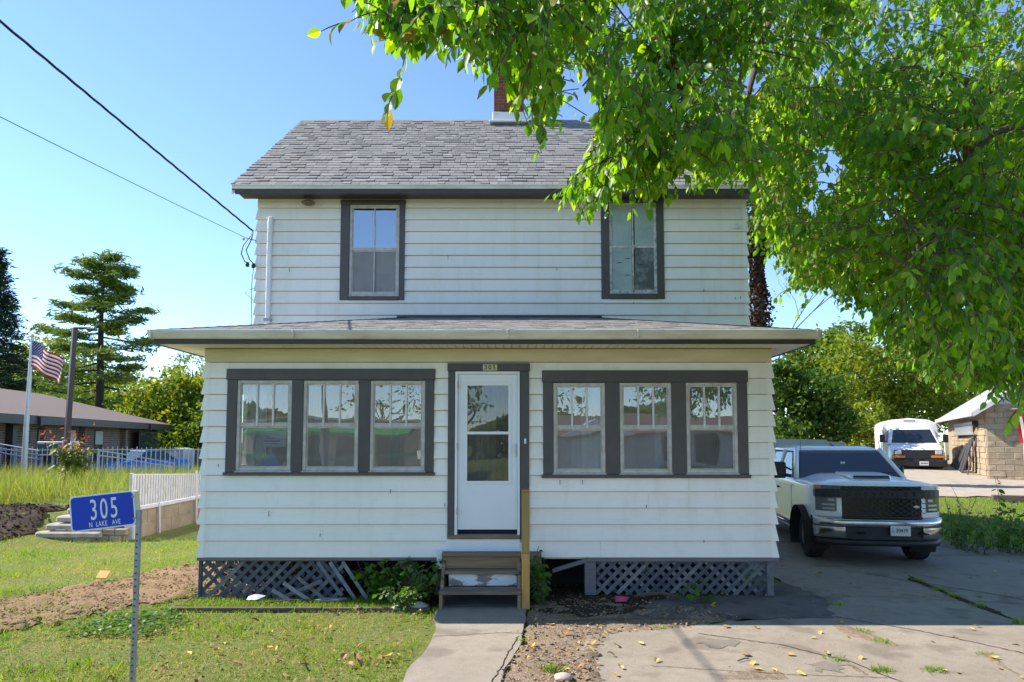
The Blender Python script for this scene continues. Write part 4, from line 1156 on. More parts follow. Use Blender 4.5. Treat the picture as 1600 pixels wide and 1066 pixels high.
for x0, x1 in ((-0.845, -0.808), (0.064, 0.104)):
    sp('leg', (x0, 8.055, 0.02), (x1, 8.135, 0.181), M['wood'])
    sp('leg', (x0, 8.29, 0.02), (x1 , 8.36, 0.372) if x0 < -0.5 else (x1, 8.36, 0.372), M['wood'])
    m = MB(); m.prism([(x0, 8.14, 0.02), (x0, 8.55, 0.02), (x0, 8.55, 0.555), (x0, 8.45, 0.555), (x0, 8.14, 0.18)], (x1 - x0, 0, 0)); m.build('stringer', M['wood'], steps)
sp('side_board', (-0.92, 8.47, 0.40), (-0.855, 8.54, 0.62), M['peel'])
m = MB(); m.bbox((0.112, 8.06, 0.01), (0.206, 8.155, 0.648), 0.006); post = m.build('post', M['newpost'], steps)
m = MB(); m.bbox((0.114, 8.062, 0.649), (0.204, 8.153, 1.36), 0.006); m.build('post_upper', M['oldpost'], post)
m = MB(); m.bbox((0.113, 8.061, 1.361), (0.205, 8.154, 1.392), 0.006); m.build('post_top', M['posttop'], post)
sp('landing_edge', (0.21, 8.44, 0.46), (0.36, 8.54, 0.605), M['woodtop'])

# ================================================================== SIGN ON ITS POST
sign = thing('street_number_sign', 'blue and white 305 N LAKE AVE sign on a perforated steel post', 'sign', (-1.72, 3.15, 0))
m = MB()
PXc, PYc = -1.717, 3.175
q_ = 0.0095
m.prism([(PXc - q_, PYc - q_, -0.05), (PXc + q_, PYc - q_, -0.05), (PXc + q_, PYc + q_, -0.05), (PXc - q_, PYc + q_, -0.05)], (0, 0, 1.70))
sp_ = m.build('post', M['galv'], sign)
m = MB()
for k in range(60):
    z = 0.05 + k * 0.0254 * 1.15
    if z < 1.56: m.lathe([(0.0038, 0), (0.0038, 0.002), (0.0, 0.002)], 8, Matrix.Translation((PXc, PYc - 0.0097, z)) @ Matrix.Rotation(R(90), 4, 'X'))
tag(m.build('punched_holes', M['hole'], sp_, fix=False), kind='stuff')
SM = Matrix.Translation((-1.850, 3.12, 1.650)) @ Matrix.Rotation(R(20), 4, 'Z') @ Matrix.Rotation(R(-5.6), 4, 'Y') @ FRONT
def rrect(w, h, r, n=6):
    P = []
    for cx, cy, a0 in ((w/2 - r, h/2 - r, 0), (-w/2 + r, h/2 - r, 90), (-w/2 + r, -h/2 + r, 180), (w/2 - r, -h/2 + r, 270)):
        for k in range(n + 1):
            a = R(a0 + 90 * k / n); P.append(Vector((cx + r * math.cos(a), cy + r * math.sin(a), 0)))
    return P
def plate(name, w, h, r, z, t, mat, parent, MM):
    m = MB(); m.prism([MM @ (p + Vector((0, 0, z))) for p in rrect(w, h, r)], (MM.to_3x3() @ Vector((0, 0, t)))); return m.build(name, mat, parent)
pn = plate('sign_panel', 0.256, 0.158, 0.016, 0.0, 0.003, M['signwhite'], sign, SM)
plate('blue_field', 0.245, 0.146, 0.014, 0.003, 0.0006, M['signblue'], pn, SM)
text_obj('lettering', '305', 0.132, M['signwhite'], pn, SM @ Matrix.Translation((0.004, 0.006, 0.0040)), depth=0.0003, bold=0.0004, xscale=0.50, spacing=1.22)
text_obj('lettering', 'N  LAKE   AVE', 0.032, M['signwhite'], pn, SM @ Matrix.Translation((0.004, -0.056, 0.0040)), depth=0.0003, bold=0.0002, xscale=0.57, spacing=1.1)
m = MB(); m.bbox((0.114, -0.079, -0.030), (0.146, 0.076, -0.001), 0.004, M=SM); m.build('bracket', M['frieze'], sign)
for k, z in enumerate((-0.05, 0.05)):
    b = MB(); b.lathe([(0.006, 0), (0.006, 0.006), (0.0, 0.007)], 10, SM @ Matrix.Translation((0.122, z, -0.001))); b.build('bolt', M['galv'], sign)

# ================================================================== WIRES
def helix(pts, r, pitch, ph, step=0.06):
    P = [Vector(p) for p in pts]; out = []; d = 0.0
    for i in range(len(P) - 1):
        a, b = P[i], P[i + 1]; n = max(1, int((b - a).length / step)); t = (b - a).normalized()
        u = t.cross(Vector((0, 0, 1))).normalized(); w = t.cross(u)
        for k in range(n):
            q = a.lerp(b, k / n); an = 2 * math.pi * d / pitch + ph; d += (b - a).length / n
            out.append(q + (u * math.cos(an) + w * math.sin(an)) * r)
    out.append(P[-1]); return out
def sagline(a, b, s, n=40): return [Vector(a).lerp(Vector(b), k / n) - Vector((0, 0, 4 * s * (k / n) * (1 - k / n))) for k in range(n + 1)]
pc = thing('power_cable', 'thick twisted black power cable running to the left upper wall', 'cable', (-4.30, 11.2, 5.45))
ln = sagline((-4.32, 11.18, 5.45), (-8.0, -12, 9.0), 0.10)
for k in range(3):
    m = MB(); m.tube(helix(ln, 0.0085, 0.8, k * 2.1), 0.0075, 5); m.build('strand', M['cable'], pc, smooth=True)
for k, pts in enumerate(([(-4.32, 11.18, 5.45), (-4.36, 11.17, 5.36), (-4.47, 11.16, 5.20), (-4.50, 11.16, 5.06), (-4.44, 11.17, 4.93), (-4.38, 11.18, 4.90)], [(-4.32, 11.18, 5.45), (-4.34, 11.17, 5.30), (-4.42, 11.16, 5.12), (-4.36, 11.17, 4.96), (-4.30, 11.19, 4.90)], [(-4.30, 11.2, 4.90), (-4.325, 11.2, 4.6), (-4.33, 11.22, 4.2), (-4.33, 11.24, 3.6)])):
    m = MB(); m.tube(pts, 0.009 if k < 2 else 0.006, 6); m.build('drop_loop', M['cable'], pc, smooth=True)
for x, z in ((-4.40, 4.89), (-4.30, 4.87)):
    m = MB(); m.lathe([(0.0, -0.05), (0.03, -0.04), (0.034, 0.0), (0.026, 0.03), (0.0, 0.04)], 10, Matrix.Translation((x, 11.18, z))); m.build('connector', M['cable'], pc)
tw = thing('telephone_wire', 'thin grey telephone wire below the thick power cable', 'wire', (-4.44, 11.2, 5.34))
m = MB(); m.tube(sagline((-4.44, 11.2, 5.34), (-8.0, -12, 5.7), 0.32), 0.0048, 5); m.build('strand', M['greycable'], tw, smooth=True)
m = MB(); m.tube([(-4.44, 11.2, 5.34), (-4.38, 11.21, 5.325), (-4.28, 11.22, 5.30)], 0.008, 6); m.bbox((-4.50, 11.19, 5.30), (-4.46, 11.21, 5.34), 0.004); m.build('clamp', M['galv'], tw)
m = MB(); m.tube([(-4.28, 11.24, 4.50), (-4.40, 11.22, 4.46), (-4.44, 11.22, 4.40), (-4.38, 11.23, 4.36), (-4.30, 11.24, 4.28)], 0.004, 5); m.build('loose_end', M['cable'], tw, smooth=True)
up = thing('utility_pole', 'wooden utility pole across the street behind the viewer', 'pole', (-8.0, -12.0, 0))
m = MB(); m.tube([(-8, -12.0, -0.2), (-8, -12, 5), (-8, -12, 9.6)], [0.16, 0.14, 0.11], 12); m.build('shaft', M['timber'], up)
m = MB(); m.bbox((-9.1, -12.17, 8.9), (-6.9, -12.06, 9.02), 0.01); m.build('crossarm', M['timber'], up)

# ================================================================== FOLIAGE TOOLS
def leaf_arrays(P, D, N, L, W, fold=0.18, curl=0.15):
    """seven points and six faces per leaf: a folded, pointed blade"""
    P, D, N = (np.asarray(a, float) for a in (P, D, N))
    D = D / np.linalg.norm(D, axis=1, keepdims=True)
    S = np.cross(D, N); S /= np.linalg.norm(S, axis=1, keepdims=True) + 1e-9
    U = np.cross(S, D)
    L = L[:, None]; W = W[:, None]
    v = np.stack([P, P + D*L*0.20 + S*W*0.40, P + D*L*0.52 + S*W*0.47, P + D*L - U*L*curl, P + D*L*0.52 - S*W*0.47, P + D*L*0.20 - S*W*0.40, P + D*L*0.45 - U*W*fold], 1)
    n = len(P)
    f = np.array([(0, 1, 6), (1, 2, 6), (2, 3, 6), (3, 4, 6), (4, 5, 6), (5, 0, 6)])
    F = (np.arange(n)[:, None, None] * 7 + f[None]).reshape(-1, 3)
    return v.reshape(-1, 3), F

def quad_arrays(P, L, W, rng, flat=0.0, D=None):
    """loose clumps of foliage: one bent diamond each"""
    n = len(P)
    if D is None:
        D = rng.normal(size=(n, 3)); D[:, 2] *= (1 - flat)
    D = D / (np.linalg.norm(D, axis=1, keepdims=True) + 1e-9)
    A = rng.normal(size=(n, 3)); S = np.cross(D, A); S /= np.linalg.norm(S, axis=1, keepdims=True) + 1e-9
    L = np.broadcast_to(L, n)[:, None]; W = np.broadcast_to(W, n)[:, None]
    v = np.stack([P - D*L*0.5, P + S*W*0.5, P + D*L*0.5, P - S*W*0.5], 1).reshape(-1, 3)
    f = (np.arange(n)[:, None] * 4 + np.array([0, 1, 2, 3])[None])
    return v, f

def crown_points(blobs, n, rng, shell=0.55):
    """points through the outer part of a heap of ellipsoids, in small clumps so that gaps show"""
    vol = np.array([b[3] * b[4] * b[5] for b in blobs]) ** 0.75
    k = rng.choice(len(blobs), size=n // 14 + 1, p=vol / vol.sum())
    B = np.array(blobs)[k]
    d = rng.normal(size=(len(k), 3)); d /= np.linalg.norm(d, axis=1, keepdims=True)
    r = shell + (1.05 - shell) * rng.random((len(k), 1)) ** 0.7
    c = B[:, :3] + d * r * B[:, 3:6]
    sz = B[:, 3:6].mean(1, keepdims=True) * 0.17
    P = (c[:, None, :] + rng.normal(size=(len(k), 14, 3)) * sz[:, None, :] * np.array([1, 1, 0.75])).reshape(-1, 3)[:n]
    return P

def broadleaf(name, label, base, height, blobs, n, size, mat, cat='tree', group=None, trunk=0.25, seed=1, limbs=7, bark='bark', shell=0.5):
    rng = np.random.default_rng(seed); rg = random.Random(seed)
    b = Vector(base)
    t = thing(name, label, cat, b, 0, group)
    W = [(b.x + x, b.y + y, b.z + z, rx, ry, rz) for x, y, z, rx, ry, rz in blobs]
    P = crown_points(W, n, rng, shell)
    v, f = quad_arrays(P, size * rng.uniform(0.6, 1.3, len(P)), size * 0.62 * rng.uniform(0.6, 1.2, len(P)), rng)
    c = np_mesh('crown', v, f, M[mat], t); tag(c, kind='stuff')
    m = MB()
    top = b + Vector((0, 0, height * 0.55))
    m.tube([b - Vector((0, 0, 0.2)), b.lerp(top, 0.5) + Vector((0.1, 0, 0)), top], [trunk, trunk * 0.75, trunk * 0.45], 10)
    tr = m.build('trunk', M[bark], t, smooth=True)
    for k in range(limbs):
        w = W[rg.randrange(len(W))]; s = b.lerp(top, rg.uniform(0.4, 1.0)); e = Vector(w[:3])
        m = MB(); mid = s.lerp(e, 0.5) + Vector((rg.uniform(-.3, .3), rg.uniform(-.3, .3), rg.uniform(-.2, .4)))
        m.tube([s, mid, e], [trunk * 0.4, trunk * 0.25, trunk * 0.08], 6); m.build('limb', M[bark], tr, smooth=True)
    return t

# ================================================================== THE OVERHANGING TREE
CANOPY = [(520, 20), (600, 85), (645, 75), (700, 100), (745, 120), (775, 165), (800, 185), (835, 215), (872, 178), (925, 190), (950, 190), (925, 230), (905, 268), (884, 296), (925, 325), (970, 300), (1012, 318), (1052, 304), (1050, 268), (1085, 275), (1130, 292), (1165, 276), (1180, 335), (1172, 365), (1200, 395), (1235, 425), (1240, 450), (1290, 452), (1335, 485), (1385, 545), (1440, 590), (1490, 610), (1545, 620), (1600, 640), (1800, 600), (1950, 300), (1900, -250), (1500, -330), (1100, -260), (760, -140), (560, -60)]
GAPS = [(784, 165, 15, 36), (805, 190, 14, 12), (970, 30, 24, 24), (893, 122, 26, 24), (905, 165, 30, 22), (1176, 132, 16, 24), (1292, 272, 24, 36), (1468, 258, 24, 22), (1262, 330, 22, 18), (700, 12, 10, 8), (1345, 60, 9, 9), (1285, 105, 12, 20), (1340, 500, 30, 16), (1380, 340, 16, 12), (1060, 60, 12, 8)]
tree = thing('overhanging_tree', 'large green leafy tree whose branches hang across the upper right', 'tree', (7.6, 6.4, 0))
rg = random.Random(21); rng = np.random.default_rng(21)
TP = Vector((7.6, 6.4, 0))
m = MB(); m.tube([TP - Vector((0, 0, 0.2)), TP + Vector((0, 0, 0.3)), TP + Vector((-0.05, 0.1, 2.0)), TP + Vector((-0.2, 0.1, 3.6)), TP + Vector((-0.1, 0.2, 6.0)), TP + Vector((0.2, 0.4, 9.0))], [0.48, 0.36, 0.31, 0.28, 0.18, 0.05], 14)
trunk = m.build('trunk', M['bark'], tree, smooth=True)
LIMBS = [
    [TP + Vector((-0.2, 0.1, 3.9)), (6.2, 6.0, 6.4), (4.4, 5.7, 6.9), at(1250, -90, 5.4), at(1180, 0, 5.3), at(1105, 100, 5.2), at(1050, 170, 5.1), at(1005, 222, 5.0), at(950, 262, 4.9)],
    [TP + Vector((-0.2, 0.0, 3.8)), (5.4, 4.9, 6.9), at(1100, -300, 4.3), at(900, -110, 4.0), at(760, 20, 3.6), at(640, 45, 3.25), at(575, 20, 3.15)],
    [TP + Vector((-0.1, 0.3, 3.6)), (6.2, 7.0, 5.2), at(1420, 110, 7.2), at(1330, 160, 7.3), at(1265, 195, 7.4), at(1215, 300, 7.6)],
    [TP + Vector((-0.2, 0.3, 3.0)), (6.4, 7.0, 4.3), at(1500, 260, 7.4), at(1400, 340, 7.8), at(1320, 400, 8.0), at(1250, 435, 8.1)],
    [TP + Vector((-0.2, -0.2, 3.0)), (5.6, 5.2, 4.2), at(1580, 200, 5.0), at(1480, 330, 4.9), at(1430, 420, 4.8)],
    [TP + Vector((-0.1, 0.0, 4.6)), (5.8, 5.8, 6.4), at(1300, -100, 5.6), at(1200, 40, 5.7), at(1160, 190, 5.8), at(1140, 250, 5.8)],
    [TP + Vector((-0.2, 0.4, 2.7)), (6.8, 7.6, 3.5), at(1560, 450, 8.0), at(1480, 540, 8.2), at(1420, 570, 8.4)],
    [TP + Vector((0.0, 0.2, 5.2)), (6.6, 6.4, 7.2), (5.2, 6.6, 8.0), (3.6, 6.2, 8.2), (2.2, 5.4, 7.6)],
    [TP + Vector((0.0, 0.2, 5.2)), (8.6, 6.9, 7.2), (9.6, 7.2, 7.8)],
    [TP + Vector((0.0, -0.2, 4.0)), (7.0, 4.4, 5.6), (5.6, 3.0, 6.2), (4.0, 2.4, 6.2)],
]
LPT = []
for L in LIMBS:
    pts = [Vector(p) for p in L]; fine = []
    for i in range(len(pts) - 1):
        p0 = pts[max(i - 1, 0)]; p1 = pts[i]; p2 = pts[i + 1]; p3 = pts[min(i + 2, len(pts) - 1)]
        for k in range(5):
            t = k / 5
            fine.append(0.5 * ((2*p1) + (p2 - p0)*t + (2*p0 - 5*p1 + 4*p2 - p3)*t*t + (3*p1 - p0 - 3*p2 + p3)*t**3) + Vector((rg.gauss(0, .012), rg.gauss(0, .012), rg.gauss(0, .012))))
    fine.append(pts[-1])
    n = len(fine); m = MB(); m.tube(fine, [(0.05 if L is LIMBS[2] or L is LIMBS[3] or L is LIMBS[4] else 0.065 if pts[2].y < 5 else 0.08) * (1 - i / n) ** 1.25 + 0.006 for i in range(n)], 8)
    m.build('limb', M['bark'], tree, smooth=True); LPT += fine[2:]
LPTa = np.array([tuple(p) for p in LPT])
def depth_for(px, py):
    if px < 700: return rg.uniform(3.0, 3.5)
    if px < 880: return rg.uniform(3.2, 4.3)
    if px < 1120: return rg.choice((rg.uniform(4.3, 5.6), rg.uniform(3.8, 5.2)))
    if py > 400: return rg.choice((rg.uniform(6.8, 9.0), rg.uniform(7.5, 9.5), rg.uniform(4.4, 5.4) if px > 1400 and py < 520 else rg.uniform(7, 9)))
    return rg.choice((rg.uniform(4.6, 6.0), rg.uniform(6.0, 8.0), rg.uniform(7.0, 9.2), rg.uniform(7.5, 9.5)))
P_, D_l, N_l, L_l, W_l = [], [], [], [], []
twigs = MB(); big_twigs = MB()
def spray(mid, d, length, nl, size, end_big=False):
    """a twig with leaves hanging on alternate sides"""
    a = mid - d * length * 0.5; b = mid + d * length * 0.5
    sag = Vector((0, 0, -0.10 * length))
    pts = [a, a.lerp(b, 0.35) - sag * 0.6, a.lerp(b, 0.7) - sag * 0.5, b]
    twigs.tube(pts, [0.0050, 0.0042, 0.0032, 0.0020], 4, cap=False)
    for k in range(nl):
        t = (k + 0.5) / nl; q = a.lerp(b, t) - sag * (1.1 * math.sin(math.pi * t) * 0.7)
        s = d.cross(Vector((0, 0, 1)));  s = s.normalized() if s.length > 0.05 else Vector((1, 0, 0))
        s = s * (1 if k % 2 else -1)
        ld = (d * rg.uniform(0.0, 0.7) + s * rg.uniform(0.2, 0.9) + Vector((0, 0, -rg.uniform(0.5, 1.5))) + Vector((rg.gauss(0, .25), rg.gauss(0, .25), rg.gauss(0, .2)))).normalized()
        nn = Vector((rg.gauss(-0.2, .7), rg.gauss(-0.3, .7), rg.uniform(0.1, 1.0))).normalized()
        L = size * rg.uniform(0.5, 1.25)
        P_.append(tuple(q + ld * 0.02)); D_l.append(tuple(ld)); N_l.append(tuple(nn)); L_l.append(L); W_l.append(L * rg.uniform(0.50, 0.66))
def shadow_ok(p):
    gx, gy = p.x + 1.11 * p.z, p.y - 0.19 * p.z
    return not (gx < 6.6 and 5.2 < gy < 7.75)
def project(p):
    c, sn = math.cos(PITCH), math.sin(PITCH); z = p.z - EYE
    d = p.y * c + z * sn; u = -p.y * sn + z * c
    return 800 + F_PX * p.x / d, 688 - F_PX * math.tan(PITCH) - F_PX * u / d
def in_crown(p):
    x, y = project(p)
    return bool(inside(np.array([x]), np.array([y]), CANOPY)[0]) and not any(((x - gx) / rx) ** 2 + ((y - gy) / ry) ** 2 < 1 for gx, gy, rx, ry in GAPS)
cnt = 0
while cnt < 7400:
    px, py = rg.uniform(500, 1950), rg.uniform(-330, 640)                 # a bough of some twenty sprays
    if cnt > 5000: px, py = rg.uniform(840, 1640), rg.uniform(150, 640)
    if px < 760 and rg.random() < 0.4: continue
    if not inside(np.array([px]), np.array([py]), CANOPY)[0]: continue
    if (py < -40 or px > 1640) and rg.random() < 0.6: continue
    dc = depth_for(px, py); pc_ = at(px, py, dc); rad = rg.uniform(0.13, 0.30) * (0.6 if dc < 4 else 1.0)
    for q in range(rg.randrange(8, 26)):
        p = pc_ + Vector((rg.gauss(0, rad), rg.gauss(0, rad), rg.gauss(0, rad * 0.75)))
        if p.y < 2.7 or not in_crown(p) or not shadow_ok(p): continue
        j = int(np.argmin(((LPTa - np.array(p)) ** 2).sum(1))); away = (p - LPT[j])
        d = (away.normalized() * 0.7 + Vector((-0.45, 0, -0.55)) + Vector((rg.gauss(0, .35), rg.gauss(0, .35), rg.gauss(0, .3)))).normalized()
        ln_ = rg.uniform(0.2, 0.36) if dc < 5 else rg.uniform(0.28, 0.52)
        e = p + d * ln_ * 0.5 - Vector((0, 0, 0.03))
        if not in_crown(e): continue
        spray(p, d, ln_, 8 if dc < 5 else rg.randrange(9, 14), 0.084 if dc < 4.2 else 0.080 if dc < 6 else 0.084)
        cnt += 1
        if rg.random() < 0.10 and 0.2 < away.length < 0.75:
            s_ = p - d * ln_ * 0.5
            big_twigs.tube([LPT[j], LPT[j].lerp(s_, 0.5) + Vector((0, 0, 0.06)), s_], [0.011, 0.008, 0.005], 5, cap=False)
for px, py, dc in ((1205, 372, 7.5), (1225, 400, 7.7), (1250, 425, 7.9), (1290, 435, 8.0), (1330, 462, 8.0), (1370, 510, 8.2), (1410, 545, 8.3), (1450, 575, 8.4), (1300, 400, 7.8), (1350, 440, 8.0), (1400, 490, 8.2), (925, 280, 4.8), (960, 270, 4.9), (1000, 285, 4.9), (1100, 255, 5.2), (1150, 255, 5.4)):
    for q in range(20):
        p = at(px, py, dc) + Vector((rg.gauss(0, .16), rg.gauss(0, .3), rg.gauss(0, .12)))
        if not in_crown(p) or not shadow_ok(p): continue
        d = Vector((rg.gauss(-.5, .4), rg.gauss(0, .35), rg.gauss(-.5, .3))).normalized()
        spray(p, d, rg.uniform(.2, .36), 9, 0.078)
# the long hanging sprays that stick out of the mass on the left
for pts, Yd, n in (([(590, 18), (545, 35), (500, 50)], 2.9, 7), ([(640, 60), (628, 110), (612, 150), (600, 185)], 2.9, 10), ([(835, 170), (850, 205), (845, 235)], 3.3, 8), ([(600, 20), (625, 50), (650, 75)], 3.0, 8), ([(905, 270), (890, 290), (882, 305)], 4.4, 6), ([(945, 285), (930, 310), (920, 335)], 4.4, 8), ([(1010, 290), (1013, 310), (1012, 322)], 4.4, 6),
                  ([(1260, 440), (1225, 455), (1210, 468)], 7.8, 10), ([(1250, 440), (1262, 470), (1245, 490)], 8.0, 8), ([(1420, 560), (1350, 580), (1290, 600)], 8.6, 14), ([(1520, 560), (1500, 595), (1470, 560)], 5.0, 9), ([(1600, 560), (1560, 600), (1540, 628)], 4.4, 8), ([(1500, 520), (1440, 560), (1402, 570)], 6.2, 10), ([(1590, 480), (1520, 500), (1470, 540)], 5.6, 10), ([(1600, 600), (1590, 640), (1575, 660)], 4.2, 6)):
    q = [at(x, y, Yd) for x, y in pts]
    for a, b in zip(q, q[1:]): spray((a + b) / 2, (b - a).normalized(), (b - a).length, max(3, n // (len(q) - 1)), 0.092)
P_, D_l, N_l, L_l, W_l = (np.array(a) for a in (P_, D_l, N_l, L_l, W_l))
order = np.argsort(np.linalg.norm(P_ - np.array([0, 0, EYE]), axis=1))
invis = (P_[:, 0] / P_[:, 1] > 0.78) | ((P_[:, 2] - EYE) / P_[:, 1] > 0.70)
order = np.concatenate([order[~invis[order]], order[invis[order]]])
own, mass = order[:290], order[290:]
yl = rng.random(len(P_)) < 0.018
v, f = leaf_arrays(P_[mass][~yl[mass]], D_l[mass][~yl[mass]], N_l[mass][~yl[mass]], L_l[mass][~yl[mass]], W_l[mass][~yl[mass]])
tag(np_mesh('foliage', v, f, M['leaf'], tree), kind='stuff')
v, f = leaf_arrays(P_[mass][yl[mass]], D_l[mass][yl[mass]], N_l[mass][yl[mass]], L_l[mass][yl[mass]], W_l[mass][yl[mass]])
tag(np_mesh('yellowing_foliage', v, f, M['yleaf'], tree), kind='stuff')
def leaf_proto(name, mat, fold=0.2, curl=0.12, seed=0):
    """a leaf of length 1 along +X with a midrib fold and a wavy rim"""
    r = random.Random(seed); ts = [0.0, 0.16, 0.38, 0.62, 0.84, 1.0]; ws = [0.0, 0.20, 0.29, 0.25, 0.12, 0.0]
    vs, fs = [], []
    for t, w in zip(ts, ws):
        z = -curl * t * t
        vs += [(t, 0, z - 0.02), (t, w, z + fold * w + r.uniform(-.015, .015)), (t, -w, z + fold * w + r.uniform(-.015, .015))]
    for i in range(5):
        a, b = 3 * i, 3 * i + 3
        fs += [(a, b, b + 1, a + 1), (a, a + 2, b + 2, b)]
    m = MB(); m.add(vs, fs); return m.mesh(name, mat)
LP = [leaf_proto('leaf', M['leaf'], 0.25, 0.15, k) for k in range(3)]
YP = [leaf_proto('leaf', M['yleaf'], 0.4, 0.25, 7)]
for i in own:
    o = add_obj('leaf', YP[0] if yl[i] or rg.random() < 0.05 else LP[rg.randrange(3)], tree)
    D = Vector(D_l[i]).normalized(); S = D.cross(Vector(N_l[i])).normalized(); U = S.cross(D)
    Rm = Matrix((D, S, U)).transposed().to_4x4()
    mw = Matrix.Translation(Vector(P_[i]) - TP) @ Rm
    o.location = mw.to_translation(); o.rotation_euler = mw.to_euler(); o.scale = (L_l[i],) * 3
tag(twigs.build('twigs', M['twig'], tree, fix=False), kind='stuff')
tag(big_twigs.build('small_branches', M['twig'], tree, fix=False, smooth=True), kind='stuff')

# ================================================================== LAWN AND WEEDS
def scatter(polys, n, seed, holes=(), power=0.0):
    rng = np.random.default_rng(seed); out = []
    x0 = min(p[0] for q in polys for p in q); x1 = max(p[0] for q in polys for p in q)
    y0 = min(p[1] for q in polys for p in q); y1 = max(p[1] for q in polys for p in q)
    got = 0
    while got < n:
        x = rng.uniform(x0, x1, n); y = rng.uniform(y0, y1, n)
        if power: 
            k = rng.random(n) < (y0 / y) ** power; x, y = x[k], y[k]
        ok = np.zeros(len(x), bool)
        for q in polys: ok |= inside(x, y, q)
        for h in holes: ok &= ~inside(x, y, h)
        out.append(np.stack([x[ok], y[ok]], 1)); got += ok.sum()
    return np.concatenate(out)[:n]

def soft(xy, s, seed):
    """a smooth pseudo-noise between 0 and 1"""
    r = np.random.default_rng(seed); v = 0
    for k in range(6):
        a = r.uniform(0, 6.28); f = s * r.uniform(0.6, 2.2)
        v = v + np.sin(f * (xy[:, 0] * math.cos(a) + xy[:, 1] * math.sin(a)) + r.uniform(0, 6.28))
    return 0.5 + v / 7

def blades(name, xy, h, w, mat, seed, lean=0.5, dz=0.0, clump=0.0):
    rng = np.random.default_rng(seed); n = len(xy)
    if clump: xy = xy + rng.normal(size=(n, 2)) * clump
    z = terrain(xy[:, 0], xy[:, 1]) + dz
    P = np.stack([xy[:, 0], xy[:, 1], z], 1)
    a = rng.uniform(0, 2 * math.pi, n); S = np.stack([np.cos(a), np.sin(a), np.zeros(n)], 1)
    H = (h * rng.uniform(0.45, 1.25, n))[:, None]; W = (w * rng.uniform(0.6, 1.3, n))[:, None]
    T = rng.normal(size=(n, 3)) * lean; T[:, 2] = 1; T /= np.linalg.norm(T, axis=1, keepdims=True)
    B = rng.normal(size=(n, 3)) * lean * 0.6; B[:, 2] = 0
    v = np.stack([P - S * W * 0.5, P + S * W * 0.5, P + T * H * 0.6 + S * W * 0.32, P + T * H + B * H, P + T * H * 0.6 - S * W * 0.32], 1).reshape(-1, 3)
    k = np.arange(n)[:, None] * 5
    me_f = np.concatenate([k + np.array([[0, 1, 2]]), k + np.array([[0, 2, 4]]), k + np.array([[4, 2, 3]])], 0)
    return np_mesh(name, v, me_f, mat)

LAWN = [(-8, 3.6), (-0.86, 3.6), (-0.92, 6.2), (-0.85, 8.2), (-3.92, 8.35), (-3.95, 14.0), (-7.5, 13.9), (-9.2, 13.3), (-16, 11.8), (-16, 3.6)]
pts = scatter([LAWN], 150000, 31, holes=(DIRT,), power=1.1)
pts = pts[(pts[:, 0] > -0.82 * pts[:, 1] - 0.6)]
dry = soft(pts, 1.6, 4) + 0.28 * (7.6 - pts[:, 1]) / 2.2 * (pts[:, 1] < 8) 
isdry = dry + np.random.default_rng(3).normal(size=len(pts)) * 0.2 > 0.60
thin = (soft(pts, 3.1, 9) > 0.30) | (np.random.default_rng(5).random(len(pts)) < 0.35)
g = pts[~isdry & thin]; d_ = pts[isdry & thin]
nearm = g[:, 1] < 8.4
tag(blades('lawn_grass', g[nearm], 0.052, 0.0075, M['grass'], 41, 0.75), 'short green lawn grass in front of the left porch windows', 'grass', kind='stuff')
tag(blades('lawn_grass', g[~nearm], 0.055, 0.0085, M['grass'], 42, 0.7), 'bright green lawn beyond the strip of turned dirt', 'grass', kind='stuff')
tag(blades('dry_grass', d_, 0.042, 0.0070, M['drygrass'], 43, 0.95), 'thin straw coloured grass in the near lawn', 'grass', kind='stuff')
pts = scatter([LAWN], 12000, 73, holes=(DIRT,), power=1.3); pts = pts[(pts[:, 0] > -0.8 * pts[:, 1]) & (soft(pts, 4.5, 21) > 0.58)]
pts = np.repeat(pts, 4, 0) + np.random.default_rng(74).normal(size=(len(pts) * 4, 2)) * 0.02
tag(blades('grass_tufts', pts, 0.085, 0.009, M['grass'], 75, 0.6), 'taller darker tufts standing out of the mown lawn', 'grass', kind='stuff')
strip = scatter([[(-3.9, 8.1), (-1.1, 8.05), (-1.2, 8.52), (-3.85, 8.52)]], 5200, 33)
tag(blades('grass_strip', strip, 0.06, 0.008, M['grass'], 44, 0.6, 0.015), 'uneven grass strip along the foot of the left lattice', 'grass', kind='stuff')
sp2 = scatter([DIRT], 3600, 35)
tag(blades('dirt_grass', sp2[soft(sp2, 3, 6) > 0.52], 0.05, 0.007, M['grass'], 45, 0.8, 0.02), 'sparse grass tufts growing through the turned dirt', 'grass', kind='stuff')
def clover(name, xy, size, mat, seed, label, cat='ground cover', up=0.02, h=0.05):
    rng = np.random.default_rng(seed); n = len(xy)
    P = np.stack([xy[:, 0], xy[:, 1], terrain(xy[:, 0], xy[:, 1]) + up + rng.uniform(0, h, n)], 1)
    D = rng.normal(size=(n, 3)); D[:, 2] = rng.uniform(-0.1, 0.5, n); N = rng.normal(size=(n, 3)) * 0.35; N[:, 2] = 1
    L = size * rng.uniform(0.6, 1.4, n)
    v, f = leaf_arrays(P, D, N, L, L * 0.8, 0.1, 0.1)
    return tag(np_mesh(name, v, f, mat), label, cat, kind='stuff')
pw = scatter([[(-4.6, 7.0), (-3.7, 6.95), (-3.5, 7.5), (-3.9, 8.0), (-4.5, 7.8)]], 700, 36)
clover('broadleaf_weeds', pw, 0.045, M['ivy'], 46, 'patch of low broadleaf weeds beside the turned dirt')
pw = scatter([LAWN], 5200, 37, holes=(DIRT,), power=1.6); pw = pw[(pw[:, 0] > -0.8 * pw[:, 1]) & (pw[:, 1] < 8.6) & (soft(pw, 2.4, 12) > 0.5)]
